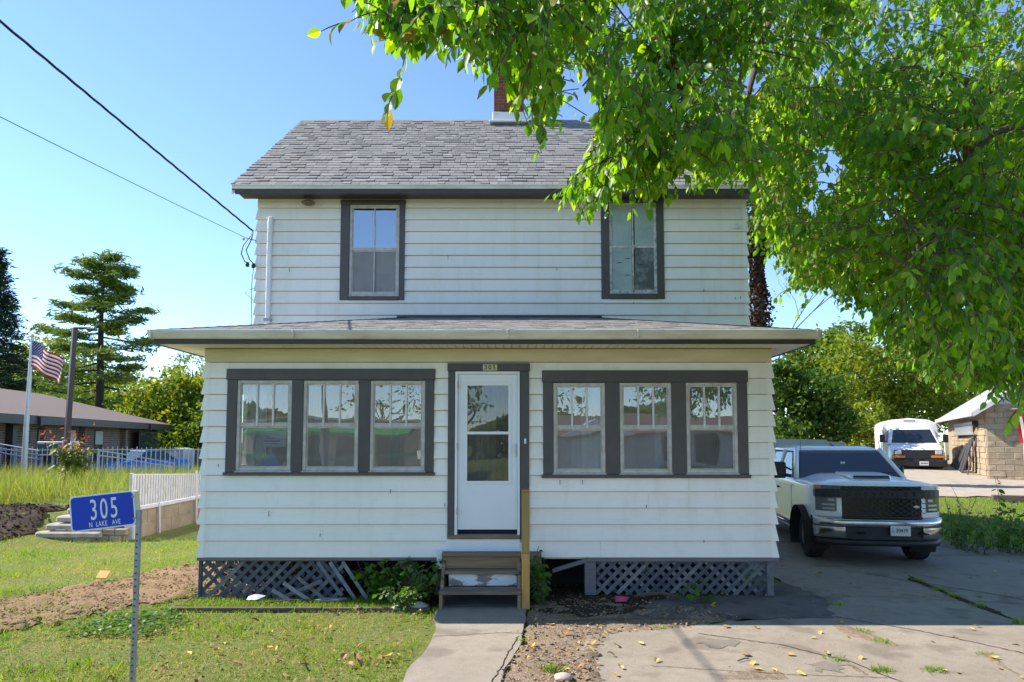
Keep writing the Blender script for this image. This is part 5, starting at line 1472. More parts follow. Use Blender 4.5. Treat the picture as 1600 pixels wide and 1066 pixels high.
clover('clover', pw, 0.026, M['ivy'], 47, 'clover and small weeds mixed through the lawn', up=0.012, h=0.02)
pw = scatter([LAWN], 4200, 38, holes=(DIRT,), power=1.6); pw = pw[(pw[:, 0] > -0.8 * pw[:, 1]) & (pw[:, 1] < 8.6)]
clover('lawn_litter', pw, 0.030, M['deadleaf'], 48, 'crumbs of dead leaf scattered through the lawn', 'leaf litter', up=0.012, h=0.015)
pw = scatter([GRAVEL, DUFF], 3000, 39, holes=(WALK,), power=1.0)
clover('twig_litter', pw, 0.034, M['deadleaf'], 49, 'brown leaf crumbs on the dirt along the house foot', 'leaf litter', up=0.014, h=0.012)
# pebbles on the gravelly dirt
pw = scatter([GRAVEL], 1500, 52, power=1.0); rngp = np.random.default_rng(9)
pv, pf = [], []
oc = np.array([(1, 0, 0), (0, 1, 0), (-1, 0, 0), (0, -1, 0), (0, 0, 0.7), (0, 0, -0.4)])
of = np.array([(0, 1, 4), (1, 2, 4), (2, 3, 4), (3, 0, 4), (1, 0, 5), (2, 1, 5), (3, 2, 5), (0, 3, 5)])
sz = rngp.uniform(0.004, 0.016, len(pw)) 
V = oc[None] * sz[:, None, None] * rngp.uniform(0.6, 1.3, (len(pw), 6, 1)) + np.stack([pw[:, 0], pw[:, 1], terrain(pw[:, 0], pw[:, 1]) + 0.018], 1)[:, None, :]
def lumps(name, polys, n, lo, hi, mat, seed, label, cat, holes=(), up=0.015, power=0.6):
    pw = scatter(polys, n, seed, holes=holes, power=power); q = np.random.default_rng(seed)
    sz = lo + (hi - lo) * q.random(n) ** 3
    V = oc[None] * sz[:, None, None] * q.uniform(0.55, 1.35, (n, 6, 1)) + np.stack([pw[:, 0], pw[:, 1], terrain(pw[:, 0], pw[:, 1]) + up], 1)[:, None, :]
    return tag(np_mesh(name, V.reshape(-1, 3), (np.arange(n)[:, None, None] * 6 + of[None]).reshape(-1, 3), mat), label, cat, kind='stuff')
lumps('dirt_crumbs', [DIRT], 5000, 0.003, 0.024, M['dirt'], 71, 'crumbly lumps of dry earth on the dug strip', 'earth', up=0.03)
lumps('grit', [DRIVE], 2600, 0.002, 0.011, M['stone'], 72, 'fine grit strewn over the concrete drive', 'grit', up=0.008, power=1.2)
tag(np_mesh('gravel', V.reshape(-1, 3), (np.arange(len(pw))[:, None, None] * 6 + of[None]).reshape(-1, 3), M['stone']), 'loose pebbles on the dirt beside the walkway', 'gravel', kind='stuff')
pw = scatter([MULCH], 5000, 53)
clover('mulch_chips', pw, 0.06, M['duff'], 54, 'dark bark chips on the bed left of the stone steps', 'mulch', up=0.02, h=0.04)
# clods along the ridge of the dug strip
for k, (px, py, r) in enumerate(((55, 968, .05), (30, 975, .06), (115, 960, .07), (150, 955, .05), (290, 885, .04), (240, 945, .04), (215, 915, .05))):
    c = s_ = None
    d0 = Vector((px - 800, 0, 0)); Yc = 1.97 * F_PX / (py - 688) * 1.02; c = at(px, py, Yc)
    m = MB(); rgk = random.Random(k); secs = []
    for j in range(6):
        t = j / 5; rr = r * math.sin(math.pi * (0.12 + 0.76 * t)); secs.append([Vector((c.x + rr * 1.3 * math.cos(a) * rgk.uniform(.8, 1.2), Yc + rr * math.sin(a) * rgk.uniform(.8, 1.2), tz(c.x, Yc) + 0.0 + t * r * 0.9)) for a in [2 * math.pi * q / 9 for q in range(9)]])
    m.loft(secs); tag(m.build('dirt_clod', M['dirt'], smooth=True), 'lump of dry brown earth on the turned dirt strip', 'clod', 'earth clods on the dirt strip')

# tall grass on the terrace to the left
TALL = [(-24, 14.5), (-12.5, 15.2), (-10.2, 15.1), (-9.0, 14.35), (-7.85, 14.2), (-7.85, 22.5), (-24, 22.5)]
pts = scatter([TALL], 26000, 61, power=0.6); pts = pts[soft(pts, 1.2, 8) > 0.18]
tag(blades('tall_grass', pts, 0.72, 0.012, M['tallgrass'], 62, 0.32), 'tall pale meadow grass above the retaining wall', 'grass', kind='stuff')
# rough grass on the right bank
BANK = [(7.6, 13.2), (9.2, 12.6), (11.5, 12.4), (16, 13.5), (30, 14.4), (18, 17.7), (13.2, 19.3), (9.6, 19.2), (7.9, 17)]
pts = scatter([BANK], 26000, 63, power=0.8)
tag(blades('bank_grass', pts, 0.085, 0.014, M['grass'], 64, 0.6), 'short green grass on the bank right of the pickup', 'grass', kind='stuff')

# ---- plants: nearest leaves are objects, the rest one part
def plant(name, label, base, stems, size, mat, n_obj=25, cat='plant', group=None, per=9, wide=0.8, seed=1, stem_r=0.006, stemmat='twig', droop=0.3):
    """stems: lists of points; leaves stand off them"""
    rg = random.Random(seed); t = thing(name, label, cat, base, 0, group)
    sm = MB(); P, D, N, L = [], [], [], []
    for st in stems:
        pts = [Vector(p) for p in st]
        sm.tube(pts, [stem_r * (1 - 0.6 * i / len(pts)) for i in range(len(pts))], 5, cap=False)
        for k in range(per):
            f = (k + rg.random()) / per * (len(pts) - 1); i = min(int(f), len(pts) - 2)
            q = pts[i].lerp(pts[i + 1], f - i)
            a = rg.uniform(0, 6.28); d = Vector((math.cos(a), math.sin(a) - 0.35, rg.uniform(-0.6, 0.5) - droop)).normalized()
            P.append(q + d * 0.02); D.append(d); N.append(Vector((rg.gauss(0, .4), rg.gauss(-.5, .4), 1)).normalized()); L.append(size * rg.uniform(0.55, 1.25))
    sm.build('stem', M[stemmat], t, fix=False)
    order = sorted(range(len(P)), key=lambda i: -L[i])
    pr = leaf_proto('leaf', M[mat], 0.22, 0.2, seed)
    for v in pr.vertices: v.co.y *= wide / 0.58
    for i in order[:n_obj]:
        o = add_obj('leaf', pr, t); S = D[i].cross(N[i]).normalized(); U = S.cross(D[i])
        mw = Matrix.Translation(P[i] - Vector(base)) @ Matrix((D[i], S, U)).transposed().to_4x4()
        o.location = mw.to_translation(); o.rotation_euler = mw.to_euler(); o.scale = (L[i],) * 3
    r = order[n_obj:]
    if r:
        v, f = leaf_arrays([tuple(P[i]) for i in r], [tuple(D[i]) for i in r], [tuple(N[i]) for i in r], np.array([L[i] for i in r]), np.array([L[i] * wide for i in r]), 0.15, 0.15)
        tag(np_mesh('foliage', v, f, M[mat], t), kind='stuff')
    return t
rg = random.Random(77)
def bush_stems(c, n, spread, h, depth=0.15, segs=4):
    out = []
    for k in range(n):
        a = Vector((c[0] + rg.uniform(-.3, .3) * spread, c[1] + rg.uniform(-.5, .5) * depth, c[2]))
        e = a + Vector((rg.uniform(-1, 1) * spread, rg.uniform(-.7, .5) * depth * 1.5, h * rg.uniform(0.55, 1.1)))
        out.append([a.lerp(e, i / segs) + Vector((rg.gauss(0, .02), rg.gauss(0, .02), 0.06 * math.sin(math.pi * i / segs))) for i in range(segs + 1)])
    return out
plant('leafy_vine', 'broad leaved green vine spilling out from under the porch left of the steps', (-1.62, 8.6, 0.02), bush_stems((-1.62, 8.52, 0.05), 20, 0.34, 0.46), 0.12, 'ivy', 60, per=8, wide=0.85, seed=3)
plant('leafy_weed', 'bushy green weed against the left side of the wooden steps', (-1.08, 8.3, 0.02), bush_stems((-1.08, 8.35, 0.02), 18, 0.22, 0.52, 0.25), 0.085, 'ivy', 45, per=10, wide=0.75, seed=4)
plant('leafy_weed', 'pale low weed in the sun before the broad leaved vine', (-1.30, 8.1, 0.02), bush_stems((-1.26, 8.14, 0.02), 24, 0.30, 0.30, 0.2), 0.066, 'ivy', 30, per=11, wide=0.7, seed=5)
plant('leafy_weed', 'tall dark green weed on the right side of the step post', (0.36, 8.3, 0.02), bush_stems((0.34, 8.3, 0.02), 16, 0.16, 0.62, 0.2), 0.085, 'ivy', 40, per=11, wide=0.62, seed=6)
plant('creeping_vine', 'small lobed vine growing before the right lattice panel', (2.05, 8.25, 0.05), [[at(1075, 935, 8.2), at(1085, 915, 8.3), at(1070, 905, 8.35)], [at(1085, 935, 8.25), at(1075, 922, 8.2), at(1060, 935, 8.1)], [at(1090, 930, 8.3), at(1100, 915, 8.4), at(1095, 905, 8.4)], [at(1095, 935, 8.3), at(1125, 932, 8.2)]], 0.085, 'ivy', 16, per=6, wide=0.95, seed=7)
plant('creeping_vine', 'thin vine climbing the middle of the right lattice panel', (1.55, 8.5, 0.1), [[at(1010, 905, 8.5), at(1008, 890, 8.5), at(1012, 878, 8.5)]], 0.05, 'ivy', 6, per=7, wide=0.6, seed=8)
# dead leaves caught behind the left lattice
pw = np.random.default_rng(4).uniform((-3.8, 8.66), (-2.4, 8.9), (700, 2))
P3 = np.column_stack([pw, np.random.default_rng(5).uniform(0.02, 0.47, 700)])
D3 = np.random.default_rng(6).normal(size=(700, 3)); N3 = np.random.default_rng(7).normal(size=(700, 3))
v, f = leaf_arrays(P3, D3, N3, np.full(700, 0.055), np.full(700, 0.04))
tag(np_mesh('caught_leaves', v, f, M['deadleaf']), 'dry brown leaves caught behind the left lattice', 'leaf litter', kind='stuff')

def pick(x, y): return tz(x, y)
def tuft(name, label, x, y, n, h, w, mat, seed, spread=0.05, group=None, cat='weed'):
    rng = np.random.default_rng(seed)
    xy = np.column_stack([x + rng.normal(size=n) * spread, y + rng.normal(size=n) * spread * 0.8])
    o = blades(name, xy, h, w, mat, seed, 0.9, 0.008)
    return tag(o, label, cat, group)
TUFTS = [((1378, 1050), 'flat green weed rosette in the near drive, lowest in the frame', 90, .05), ((1458, 1049), 'green weed tuft beside curled yellow leaves on the near right drive', 70, .05), ((1306, 1032), 'thin green weed strip below the dark patch of the drive', 50, .05), ((1378, 1004), 'pale green weed at the end of the mossy drive crack', 60, .045), ((1348, 988), 'small grass tuft in the sunlit dirt streak of the drive', 40, .05), ((1308, 948), 'dark weed tuft alone in the shaded middle of the drive', 60, .05), ((1437, 909), 'shaded weed at the far end of the drive joint', 60, .06), ((1466, 923), 'second shaded weed along the drive joint', 60, .06), ((1492, 933), 'dark bushy weed midway along the drive joint', 80, .06), ((1529, 949), 'dark weed at the near end of the shaded drive joint', 80, .06), ((1540, 1024), 'small weed with dead leaves in the sunlit crack far right', 30, .04), ((862, 1050), 'grassy weed clump in the dirt beside the walkway', 120, .07), ((813, 1003), 'small weed at the crack on the right walkway edge', 40, .04), ((790, 990), 'tiny green sprout in the walkway cross crack', 24, .03), ((1030, 984), 'short grass sprig at the sunlit edge of the gravel', 26, .05), ((1592, 975), 'green weed at the shadow edge far right', 60, .06)]
def ground_at(px, py):
    c, s = math.cos(PITCH), math.sin(PITCH); u = 688 - F_PX * math.tan(PITCH) - py
    d = Vector((px - 800, F_PX * c - u * s, F_PX * s + u * c)); p = d * (-EYE / d.z)
    return p.x, p.y
for k, ((px, py), lb, n, h) in enumerate(TUFTS):
    x, y = ground_at(px, py); tuft('weed_tuft', lb, x, y, n, h, 0.010, M['grass'], 100 + k, 0.045, 'weeds in the paving')

for k, pl in enumerate(([(1283, 970), (1330, 980), (1392, 1001), (1402, 1012), (1340, 1000), (1298, 984)], [(1110, 1066), (1135, 1050), (1180, 1045), (1228, 1052), (1240, 1066)], [(1420, 899), (1470, 920), (1530, 945), (1600, 972), (1600, 978), (1525, 951), (1465, 926), (1415, 905)], [(1535, 1016), (1560, 1030), (1600, 1058), (1600, 1066), (1555, 1040), (1528, 1024)], [(1285, 1018), (1320, 1034), (1365, 1056), (1358, 1060), (1310, 1038), (1280, 1024)])):
    sheet('dirt_patch', [ground_at(*q) for q in pl], M['gravel' if k != 2 else 'duff'], 0.010 + 0.001 * k, 0.02, 0.06, seed=80 + k, bumps=0.006, res=0.08)
for k, pl in enumerate(([(1090, 1005), (1120, 998), (1150, 1003), (1140, 1012), (1105, 1014)], [(1280, 935), (1300, 930), (1325, 933), (1310, 941), (1285, 942)], [(1265, 1040), (1290, 1036), (1322, 1042), (1315, 1052), (1275, 1050)])):
    sheet('oil_stain', [ground_at(*q) for q in pl], M['stain'], 0.0095, 0.05, 0.05, seed=90 + k, res=0.3)
# ---- fallen leaves
def curled(name, mat, seed, curl):
    m = leaf_proto(name, mat, 0.55, curl, seed)
    for v in m.vertices: v.co.z += 0.15 + 0.12 * math.sin(v.co.x * 5 + seed)
    return m
YL = [curled('fallen_leaf', M['fallen'], k, c) for k, c in ((1, 0.2), (2, -0.25), (3, 0.45))]
BL = [curled('dead_leaf', M['deadleaf'], k, c) for k, c in ((4, 0.3), (5, -0.3), (6, 0.5))]
rg = random.Random(99)
def drop(protos, name, x, y, s, dz, label, group):
    o = add_obj(name, protos[rg.randrange(3)]); o.location = (x, y, tz(x, y) + dz)
    o.rotation_euler = (rg.uniform(-.25, .25), rg.uniform(-.25, .25), rg.uniform(0, 6.28)); o.scale = (s, s, s * rg.uniform(.7, 1.1))
    return tag(o, label, 'leaf', group)
FL = [(1085, 878 + 70), (1110, 952), (1108, 960), (920, 1017), (1005, 1010), (1058, 978), (1132, 983), (1178, 983), (1027, 1034), (1160, 1027), (1283, 990), (1320, 997), (1228, 1025), (1236, 973), (1312, 977), (1515, 985), (1532, 982), (1495, 998), (1496, 1055), (1480, 1052), (1560, 1048), (1545, 1030), (1290, 1026), (1190, 1050), (1205, 1048), (1084, 975), (895, 965), (905, 995), (868, 980), (1225, 886), (1272, 900), (1285, 897), (1303, 876), (1346, 893), (1373, 875), (1440, 935), (1525, 934), (1363, 957), (1273, 945), (1460, 883), (1598, 1062), (1120, 950), (824, 1028), (1275, 1000), (1180, 1038), (1400, 1010), (1455, 1005), (1350, 1030), (1245, 1055), (975, 1048), (1520, 905), (1555, 895), (1580, 880), (1240, 912), (1330, 915), (1410, 895), (1590, 1010), (1575, 935)]
for k, (px, py) in enumerate(FL):
    x, y = ground_at(px, py)
    drop(YL, 'fallen_leaf', x, y, rg.uniform(0.045, 0.095), 0.012, 'curled yellow leaf lying on the concrete drive', 'fallen leaves on the drive')
for k in range(60):
    x, y = rg.uniform(-3.4, -0.95), rg.uniform(5.6, 8.0)
    drop(BL if rg.random() < .8 else YL, 'dead_leaf', x, y, rg.uniform(0.05, 0.10), 0.03, 'dry curled leaf lying in the lawn left of the walkway', 'dead leaves in the lawn')
for k in range(30):
    x, y = rg.uniform(-0.1, 1.0), rg.uniform(5.5, 7.6)
    if inside(np.array([x]), np.array([y]), WALK)[0]: continue
    drop(BL if rg.random() < .6 else YL, 'dead_leaf', x, y, rg.uniform(0.05, 0.10), 0.018, 'dry leaf on the gravelly dirt right of the walkway', 'dead leaves on the dirt')
for k in range(26):
    x, y = rg.uniform(0.5, 2.2), rg.uniform(7.7, 8.4)
    drop(BL, 'dead_leaf', x, y, rg.uniform(0.05, 0.09), 0.02, 'brown leaf in the shade below the right lattice', 'dead leaves below the lattice')
# litter, sticks, bed edging
m = MB(); m.bbox((-4.0, 8.02, 0.0), (-2.2, 8.075, 0.045), 0.006, M=None)
et = m.build('bed_edging', M['timber']); tag(et, 'weathered brown bed edging along the lawn, left length', 'edging')
m = MB(); m.bbox((-2.18, 8.03, 0.0), (-0.95, 8.085, 0.04), 0.006)
tag(m.build('bed_edging', M['timber']), 'short weathered bed edging nearest the steps', 'edging')
for lb, pts, r in (('dark stick lying at the foot of the left lattice', [(-3.0, 8.25, 0.04), (-2.7, 8.32, 0.06), (-2.45, 8.38, 0.05)], 0.012), ('crooked bare twig on the gravel before the right lattice', [(0.5, 7.5, 0.03), (1.0, 7.55, 0.035), (1.5, 7.62, 0.03), (1.9, 7.6, 0.03)], 0.007), ('fallen branch resting against the right lattice', [(1.5, 8.35, 0.12), (1.8, 8.3, 0.15), (2.0, 8.32, 0.09)], 0.022), ('short forked twig on the sunlit drive', [(2.0, 6.2, 0.02), (2.07, 6.25, 0.025), (2.12, 6.27, 0.02)], 0.006), ('thin straw stalk lying under the lowest tread', [(-0.8, 8.1, 0.04), (-0.5, 8.14, 0.045), (-0.2, 8.17, 0.04)], 0.005)):
    m = MB(); m.tube(pts, r, 6); tag(m.build('stick', M['twig']), lb, 'stick')
m = MB(); m.prism([(-2.36, 8.3, 0.05), (-2.05, 8.26, 0.06), (-1.98, 8.33, 0.07), (-2.3, 8.38, 0.06)], (0, 0, 0.018)); tag(m.build('loose_board', M['oldlattice']), 'pale broken board lying before the left lattice', 'board')
m = MB(); m.add([(-3.2, 8.38, 0.05), (-3.06, 8.36, 0.06), (-2.98, 8.42, 0.09), (-3.06, 8.46, 0.10), (-3.2, 8.45, 0.08), (-3.1, 8.41, 0.11)], [(0, 1, 5), (1, 2, 5), (2, 3, 5), (3, 4, 5), (4, 0, 5)]); tag(m.build('plastic_scrap', M['foil'], fix=False), 'crumpled white plastic scrap at the left lattice foot', 'litter')
m = MB(); m.add([(1.22, 8.25, 0.06), (1.35, 8.22, 0.07), (1.40, 8.3, 0.10), (1.24, 8.33, 0.11), (1.31, 8.27, 0.12)], [(0, 1, 4), (1, 2, 4), (2, 3, 4), (3, 0, 4)]); tag(m.build('wrapper', M['pink'], fix=False), 'small pink wrapper on the ground at the right lattice', 'litter')
for lb, (x, y, r) in (('grey rock beside the left of the wooden steps', (-1.10, 8.12, 0.085)), ('small tan rock left of the grey rock', (-1.33, 8.08, 0.06)), ('pale stone at the near end of the gravelly dirt', (0.42, 5.75, 0.06))):
    m = MB(); rgk = random.Random(int(r * 1000)); secs = []
    for j in range(7):
        t = j / 6; rr = r * math.sin(math.pi * (0.1 + 0.8 * t)); secs.append([Vector((x + rr * 1.4 * math.cos(a) * rgk.uniform(.85, 1.15), y + rr * math.sin(a) * rgk.uniform(.85, 1.15), 0.0 + t * r * 1.1)) for a in [2 * math.pi * q / 10 for q in range(10)]])
    m.loft(secs); tag(m.build('rock', M['paleslab'], smooth=True), lb, 'rock')

# ================================================================== PICKUP TRUCK (front towards -y, metres)
truck = thing('pickup_truck', 'white crew cab pickup with black grille parked beside the house', 'pickup truck', (5.90, 11.62, 0.0), R(-8.6), scale=0.94)
def bend(x, y):
    k = min(1.0, max(0.0, (-0.25 - y) / 0.45))
    return y + k * (0.10 * abs(x) ** 2 + 0.20 * abs(x) ** 7)
def part(m, name, mat, parent=truck, **kw):
    top = parent
    while top.parent is not None: top = top.parent
    W = wmat(top); m.v = [tuple(W @ Vector(p)) for p in m.v]
    return m.build(name, mat, parent, **kw)
def ring(y, hw, zb, zs, zt, arc=0.03):
    r_ = 0.085
    h = [(0, zb), (hw * 0.86, zb), (hw * 0.955, zb + 0.03), (hw * 0.985, zb + 0.10), (hw * 0.992, 0.78), (hw, 0.95), (hw * 0.999, 1.05)]
    for k in range(6):
        a = R(90 * k / 5); h.append((hw * 0.995 - r_ + r_ * math.cos(a), zs - r_ + r_ * math.sin(a)))
    h += [(hw * 0.80, zs + (zt - zs) * 0.20), (hw * 0.66, zs + (zt - zs) * 0.62), (hw * 0.52, zs + (zt - zs) * 0.90), (hw * 0.25, zt - 0.003), (0, zt)]
    pts = h + [(-x, z) for x, z in h[-2:0:-1]]
    return [Vector((x, bend(x, y), z)) for x, z in pts]
m = MB()
m.loft([ring(-0.915, 0.93, 0.62, 1.285, 1.330), ring(-0.905, 0.955, 0.60, 1.305, 1.352), ring(-0.88, 0.98, 0.59, 1.325, 1.374), ring(-0.83, 1.0, 0.57, 1.340, 1.392), ring(-0.70, 1.008, 0.55, 1.352, 1.410), ring(-0.45, 1.012, 0.52, 1.362, 1.432), ring(-0.1, 1.015, 0.50, 1.370, 1.458), ring(0.3, 1.015, 0.50, 1.375, 1.478), ring(0.58, 1.015, 0.48, 1.375, 1.488), ring(0.72, 1.015, 0.48, 1.375, 1.42), ring(2.0, 1.015, 0.48, 1.385, 1.42), ring(3.3, 1.015, 0.48, 1.39, 1.42), ring(3.32, 1.01, 0.52, 1.40, 1.44), ring(5.4, 1.0, 0.55, 1.42, 1.45)])
body = part(m, 'body', M['truckwhite'], smooth=40)
cutters = []
for y in (0.0, 3.95):
    for sx in (-1, 1):
        c = MB(); Mx = Matrix.Translation((sx * 0.92, y, 0.44)) @ Matrix.Rotation(R(90), 4, 'Y')
        n = 28; c.loft([[Mx @ Vector((0.50 * math.cos(2*math.pi*k/n), 0.50 * math.sin(2*math.pi*k/n), zz)) for k in range(n)] for zz in (-0.34, 0.34)])
        cutters.append(part(c, 'cutter', M['dark'], truck))
cut(body, cutters)
body.data.polygons.foreach_set('use_smooth', [True] * len(body.data.polygons)); body.data.set_sharp_from_angle(angle=R(40))
for y in (0.0, 3.95):
    for sx in (-1, 1):
        c = MB(); Mx = Matrix.Translation((sx * 0.86, y, 0.44)) @ Matrix.Rotation(R(90), 4, 'Y')
        c.loft([[Mx @ Vector((0.492 * math.cos(R(a)), 0.492 * math.sin(R(a)), zz)) for a in range(60, 301, 10)] for zz in (-0.27, 0.15)], closed=False, caps=False)
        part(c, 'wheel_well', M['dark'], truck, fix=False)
        c = MB(); c.loft([[Mx @ Vector((rr * math.cos(R(a)), rr * math.sin(R(a)), zz + sx * 0.165)) for a in range(78, 283, 8)] for rr, zz in ((0.495, -0.012), (0.545, -0.012), (0.545, 0.0), (0.495, 0.012 * sx))], closed=False, caps=False)
        if y > 9: part(c, 'arch_trim', M['blackplastic'], truck, fix=False)
def wheel(x, y, sx):
    Mx = Matrix.Translation((x, y, 0.405)) @ Matrix.Rotation(R(90) * sx, 4, 'Y')
    c = MB(); c.lathe([(0.235, -0.12), (0.36, -0.135), (0.395, -0.115), (0.405, -0.08), (0.402, -0.04), (0.406, -0.02), (0.406, 0.02), (0.402, 0.04), (0.405, 0.08), (0.395, 0.115), (0.36, 0.135), (0.24, 0.12), (0.235, 0.0), (0.235, -0.12)], 32, Mx)
    ty = part(c, 'wheel', M['tyre'], truck, smooth=40)
    c = MB(); c.lathe([(0.240, 0.118), (0.222, 0.112), (0.212, 0.055), (0.075, 0.045), (0.070, 0.085), (0.0, 0.09)], 28, Mx)
    rim = part(c, 'rim', M['alloy'], ty, smooth=35)
    c = MB()
    for k in range(8):
        Ms = Mx @ Matrix.Rotation(2 * math.pi * k / 8, 4, 'Z'); c.bbox((0.06, -0.028, 0.05), (0.225, 0.028, 0.105), 0.008, M=Ms)
    part(c, 'rim_spokes', M['alloy'], ty)
for x, sx in ((-0.86, -1), (0.86, 1)):
    for y in (0.0, 3.95): wheel(x, y, sx)
# greenhouse: roof, pillars, tinted glass, and what stands inside
m = MB()
def oct_(y0, y1, w, z, r=0.08):
    return [Vector(p) for p in ((-w + r, y0, z), (w - r, y0, z), (w, y0 + r * 1.6, z), (w, y1 - r, z), (w - r, y1, z), (-w + r, y1, z), (-w, y1 - r, z), (-w, y0 + r * 1.6, z))]
m.loft([oct_(1.24, 3.17, 0.805, 1.885, 0.09), oct_(1.26, 3.16, 0.80, 1.905, 0.10), oct_(1.30, 3.13, 0.775, 1.93, 0.11), oct_(1.38, 3.08, 0.73, 1.955, 0.12), oct_(1.52, 2.98, 0.64, 1.972, 0.13), oct_(1.75, 2.8, 0.45, 1.982, 0.13)])
cab = part(m, 'cab', M['truckwhite'], smooth=35)
def glass(pts, name, parent, mat='carglass'):
    m = MB(); n = (Vector(pts[1]) - Vector(pts[0])).cross(Vector(pts[2]) - Vector(pts[0])).normalized()
    P = [Vector(p) + n * 0.004 for p in pts]; m.prism(P, -n * 0.012); return part(m, name, M[mat], parent)
A0, A1, A2, A3 = Vector((-0.93, 0.58, 1.40)), Vector((0.93, 0.58, 1.40)), Vector((0.75, 1.25, 1.895)), Vector((-0.75, 1.25, 1.895))
def quad_in(a, b, c, d, l, r, bt, t):
    bl = a.lerp(b, l); br = b.lerp(a, r); tl = d.lerp(c, l); tr = c.lerp(d, r)
    return [bl.lerp(tl, bt), br.lerp(tr, bt), tr.lerp(br, t), tl.lerp(bl, t)]
glass(quad_in(A0, A1, A2, A3, 0.02, 0.02, 0.0, 0.0), 'windshield', cab, 'tinted')
for sx in (-1, 1):
    for p0, p1, w in (((0.955, 0.60, 1.38), (0.775, 1.27, 1.91), 0.048), ((0.955, 2.00, 1.38), (0.80, 1.98, 1.90), 0.05), ((0.955, 3.20, 1.38), (0.80, 3.08, 1.90), 0.085)):
        m = MB(); m.tube([(sx * p0[0], p0[1], p0[2]), (sx * p1[0], p1[1], p1[2])], w, 8); part(m, 'pillar', M['truckwhite'], cab, smooth=True)
    m = MB(); m.bbox((sx * 0.22, 1.55, 1.2), (sx * 0.72, 1.75, 1.66), 0.05); m.bbox((sx * 0.34, 1.60, 1.67), (sx * 0.60, 1.72, 1.84), 0.04); part(m, 'seat', M['blackplastic'], cab)
m = MB(); m.bbox((-0.85, 0.72, 1.36), (0.85, 1.05, 1.475), 0.04); part(m, 'dashboard', M['blackplastic'], cab)
m = MB(); Mw = Matrix.Translation((0.44, 1.18, 1.50)) @ Matrix.Rotation(R(65), 4, 'X'); m.tube([Mw @ Vector((0.18 * math.cos(R(k)), 0.18 * math.sin(R(k)), 0)) for k in range(0, 361, 20)], 0.014, 6); part(m, 'steering_wheel', M['blackplastic'], cab)
m = MB(); m.bbox((-0.13, 1.12, 1.73), (0.13, 1.15, 1.80), 0.015); part(m, 'rear_view_mirror', M['gloss_black'], cab)
m = MB(); m.bbox((-0.06, 0.905, 1.64), (0.02, 0.915, 1.68), 0.003); part(m, 'sticker', M['plate'], cab)
m = MB(); m.bbox((0.05, 0.80, 1.476), (0.24, 0.95, 1.53), 0.02); part(m, 'dash_paper', M['amber'], cab)
m = MB(); m.bbox((-0.72, 3.14, 1.40), (0.72, 3.17, 1.46), 0.01); part(m, 'rear_rail', M['truckwhite'], cab)
glass([(0.80, 3.17, 1.42), (-0.80, 3.17, 1.42), (-0.72, 3.14, 1.88), (0.72, 3.14, 1.88)], 'rear_window', cab, 'tinted')
for sx in (-1, 1):
    a, b = Vector((sx * 0.965, 0.72, 1.40)), Vector((sx * 0.965, 3.26, 1.40)); c, d = Vector((sx * 0.80, 3.06, 1.90)), Vector((sx * 0.80, 1.42, 1.90))
    q1 = [a.lerp(b, 0.06).lerp(d.lerp(c, -0.01), 0.06), a.lerp(b, 0.47).lerp(d.lerp(c, 0.40), 0.06), a.lerp(b, 0.47).lerp(d.lerp(c, 0.40), 0.90), a.lerp(b, 0.04).lerp(d.lerp(c, 0.02), 0.90)]
    q2 = [a.lerp(b, 0.52).lerp(d.lerp(c, 0.45), 0.06), a.lerp(b, 0.93).lerp(d.lerp(c, 0.93), 0.06), a.lerp(b, 0.90).lerp(d.lerp(c, 0.90), 0.88), a.lerp(b, 0.52).lerp(d.lerp(c, 0.45), 0.90)]
    for q in (q1, q2): glass(q if sx < 0 else q[::-1], 'side_window', cab, 'tinted')
    for y0, y1 in ((0.78, 1.95), (1.97, 2.95)):
        m = MB(); m.bbox((sx * 1.012, y0, 0.56), (sx * 1.022, y1, 1.26), 0.006); dr = part(m, 'door', M['truckwhite'])
        m = MB(); m.bbox((sx * 1.022, y1 - 0.26, 1.12), (sx * 1.05, y1 - 0.06, 1.16), 0.01); part(m, 'handle', M['blackplastic'], dr)
    m = MB(); m.bbox((sx * 1.09, 0.78, 1.36), (sx * 1.32, 0.90, 1.68), 0.03); m.tube([(sx * 1.0, 0.86, 1.40), (sx * 1.1, 0.84, 1.42)], 0.025, 8); m.tube([(sx * 0.98, 0.86, 1.52), (sx * 1.1, 0.84, 1.58)], 0.02, 8)
    if sx < 0: part(m, 'mirror', M['blackplastic'])
    else:
        m = MB(); m.bbox((0.985, 0.86, 1.36), (1.07, 1.16, 1.60), 0.03); part(m, 'mirror', M['blackplastic'])   # folded back
    m = MB(); m.bbox((sx * 0.94, 0.6, 0.40), (sx * 1.04, 3.2, 0.47), 0.02); part(m, 'running_board', M['blackplastic'])
    m = MB(); m.bbox((sx * 1.014, 0.60, 1.22), (sx * 1.021, 0.76, 1.25), 0.003); part(m, 'fender_badge', M['gold'])
def bent(x0, x1, z0, z1, yf, yb, n=8, zs0=0.0, zs1=0.0, m=None):
    """a slab across the nose that follows its curve"""
    m = m or MB(); secs = []
    for k in range(n + 1):
        x = x0 + (x1 - x0) * k / n; y0, y1 = bend(x, yf), bend(x, yb)
        a, b = z0 + zs0 * abs(x), z1 + zs1 * abs(x)
        secs.append([Vector((x, y0, a)), Vector((x, y0 + 0.012, b)) if False else Vector((x, y0, b)), Vector((x, y1, b)), Vector((x, y1, a))])
    m.loft(secs); return m
def rounded(x0, x1, prof, n=18):
    m = MB(); secs = []
    for k in range(n + 1):
        x = x0 + (x1 - x0) * k / n; e = 1.0
        secs.append([Vector((x, bend(x, -1.0) + (y + 1.0), z)) for y, z in prof])
    m.loft(secs); return m
gr = part(bent(-0.66, 0.66, 0.82, 1.33, -0.945, -0.86, 12), 'grille', M['gloss_black'])
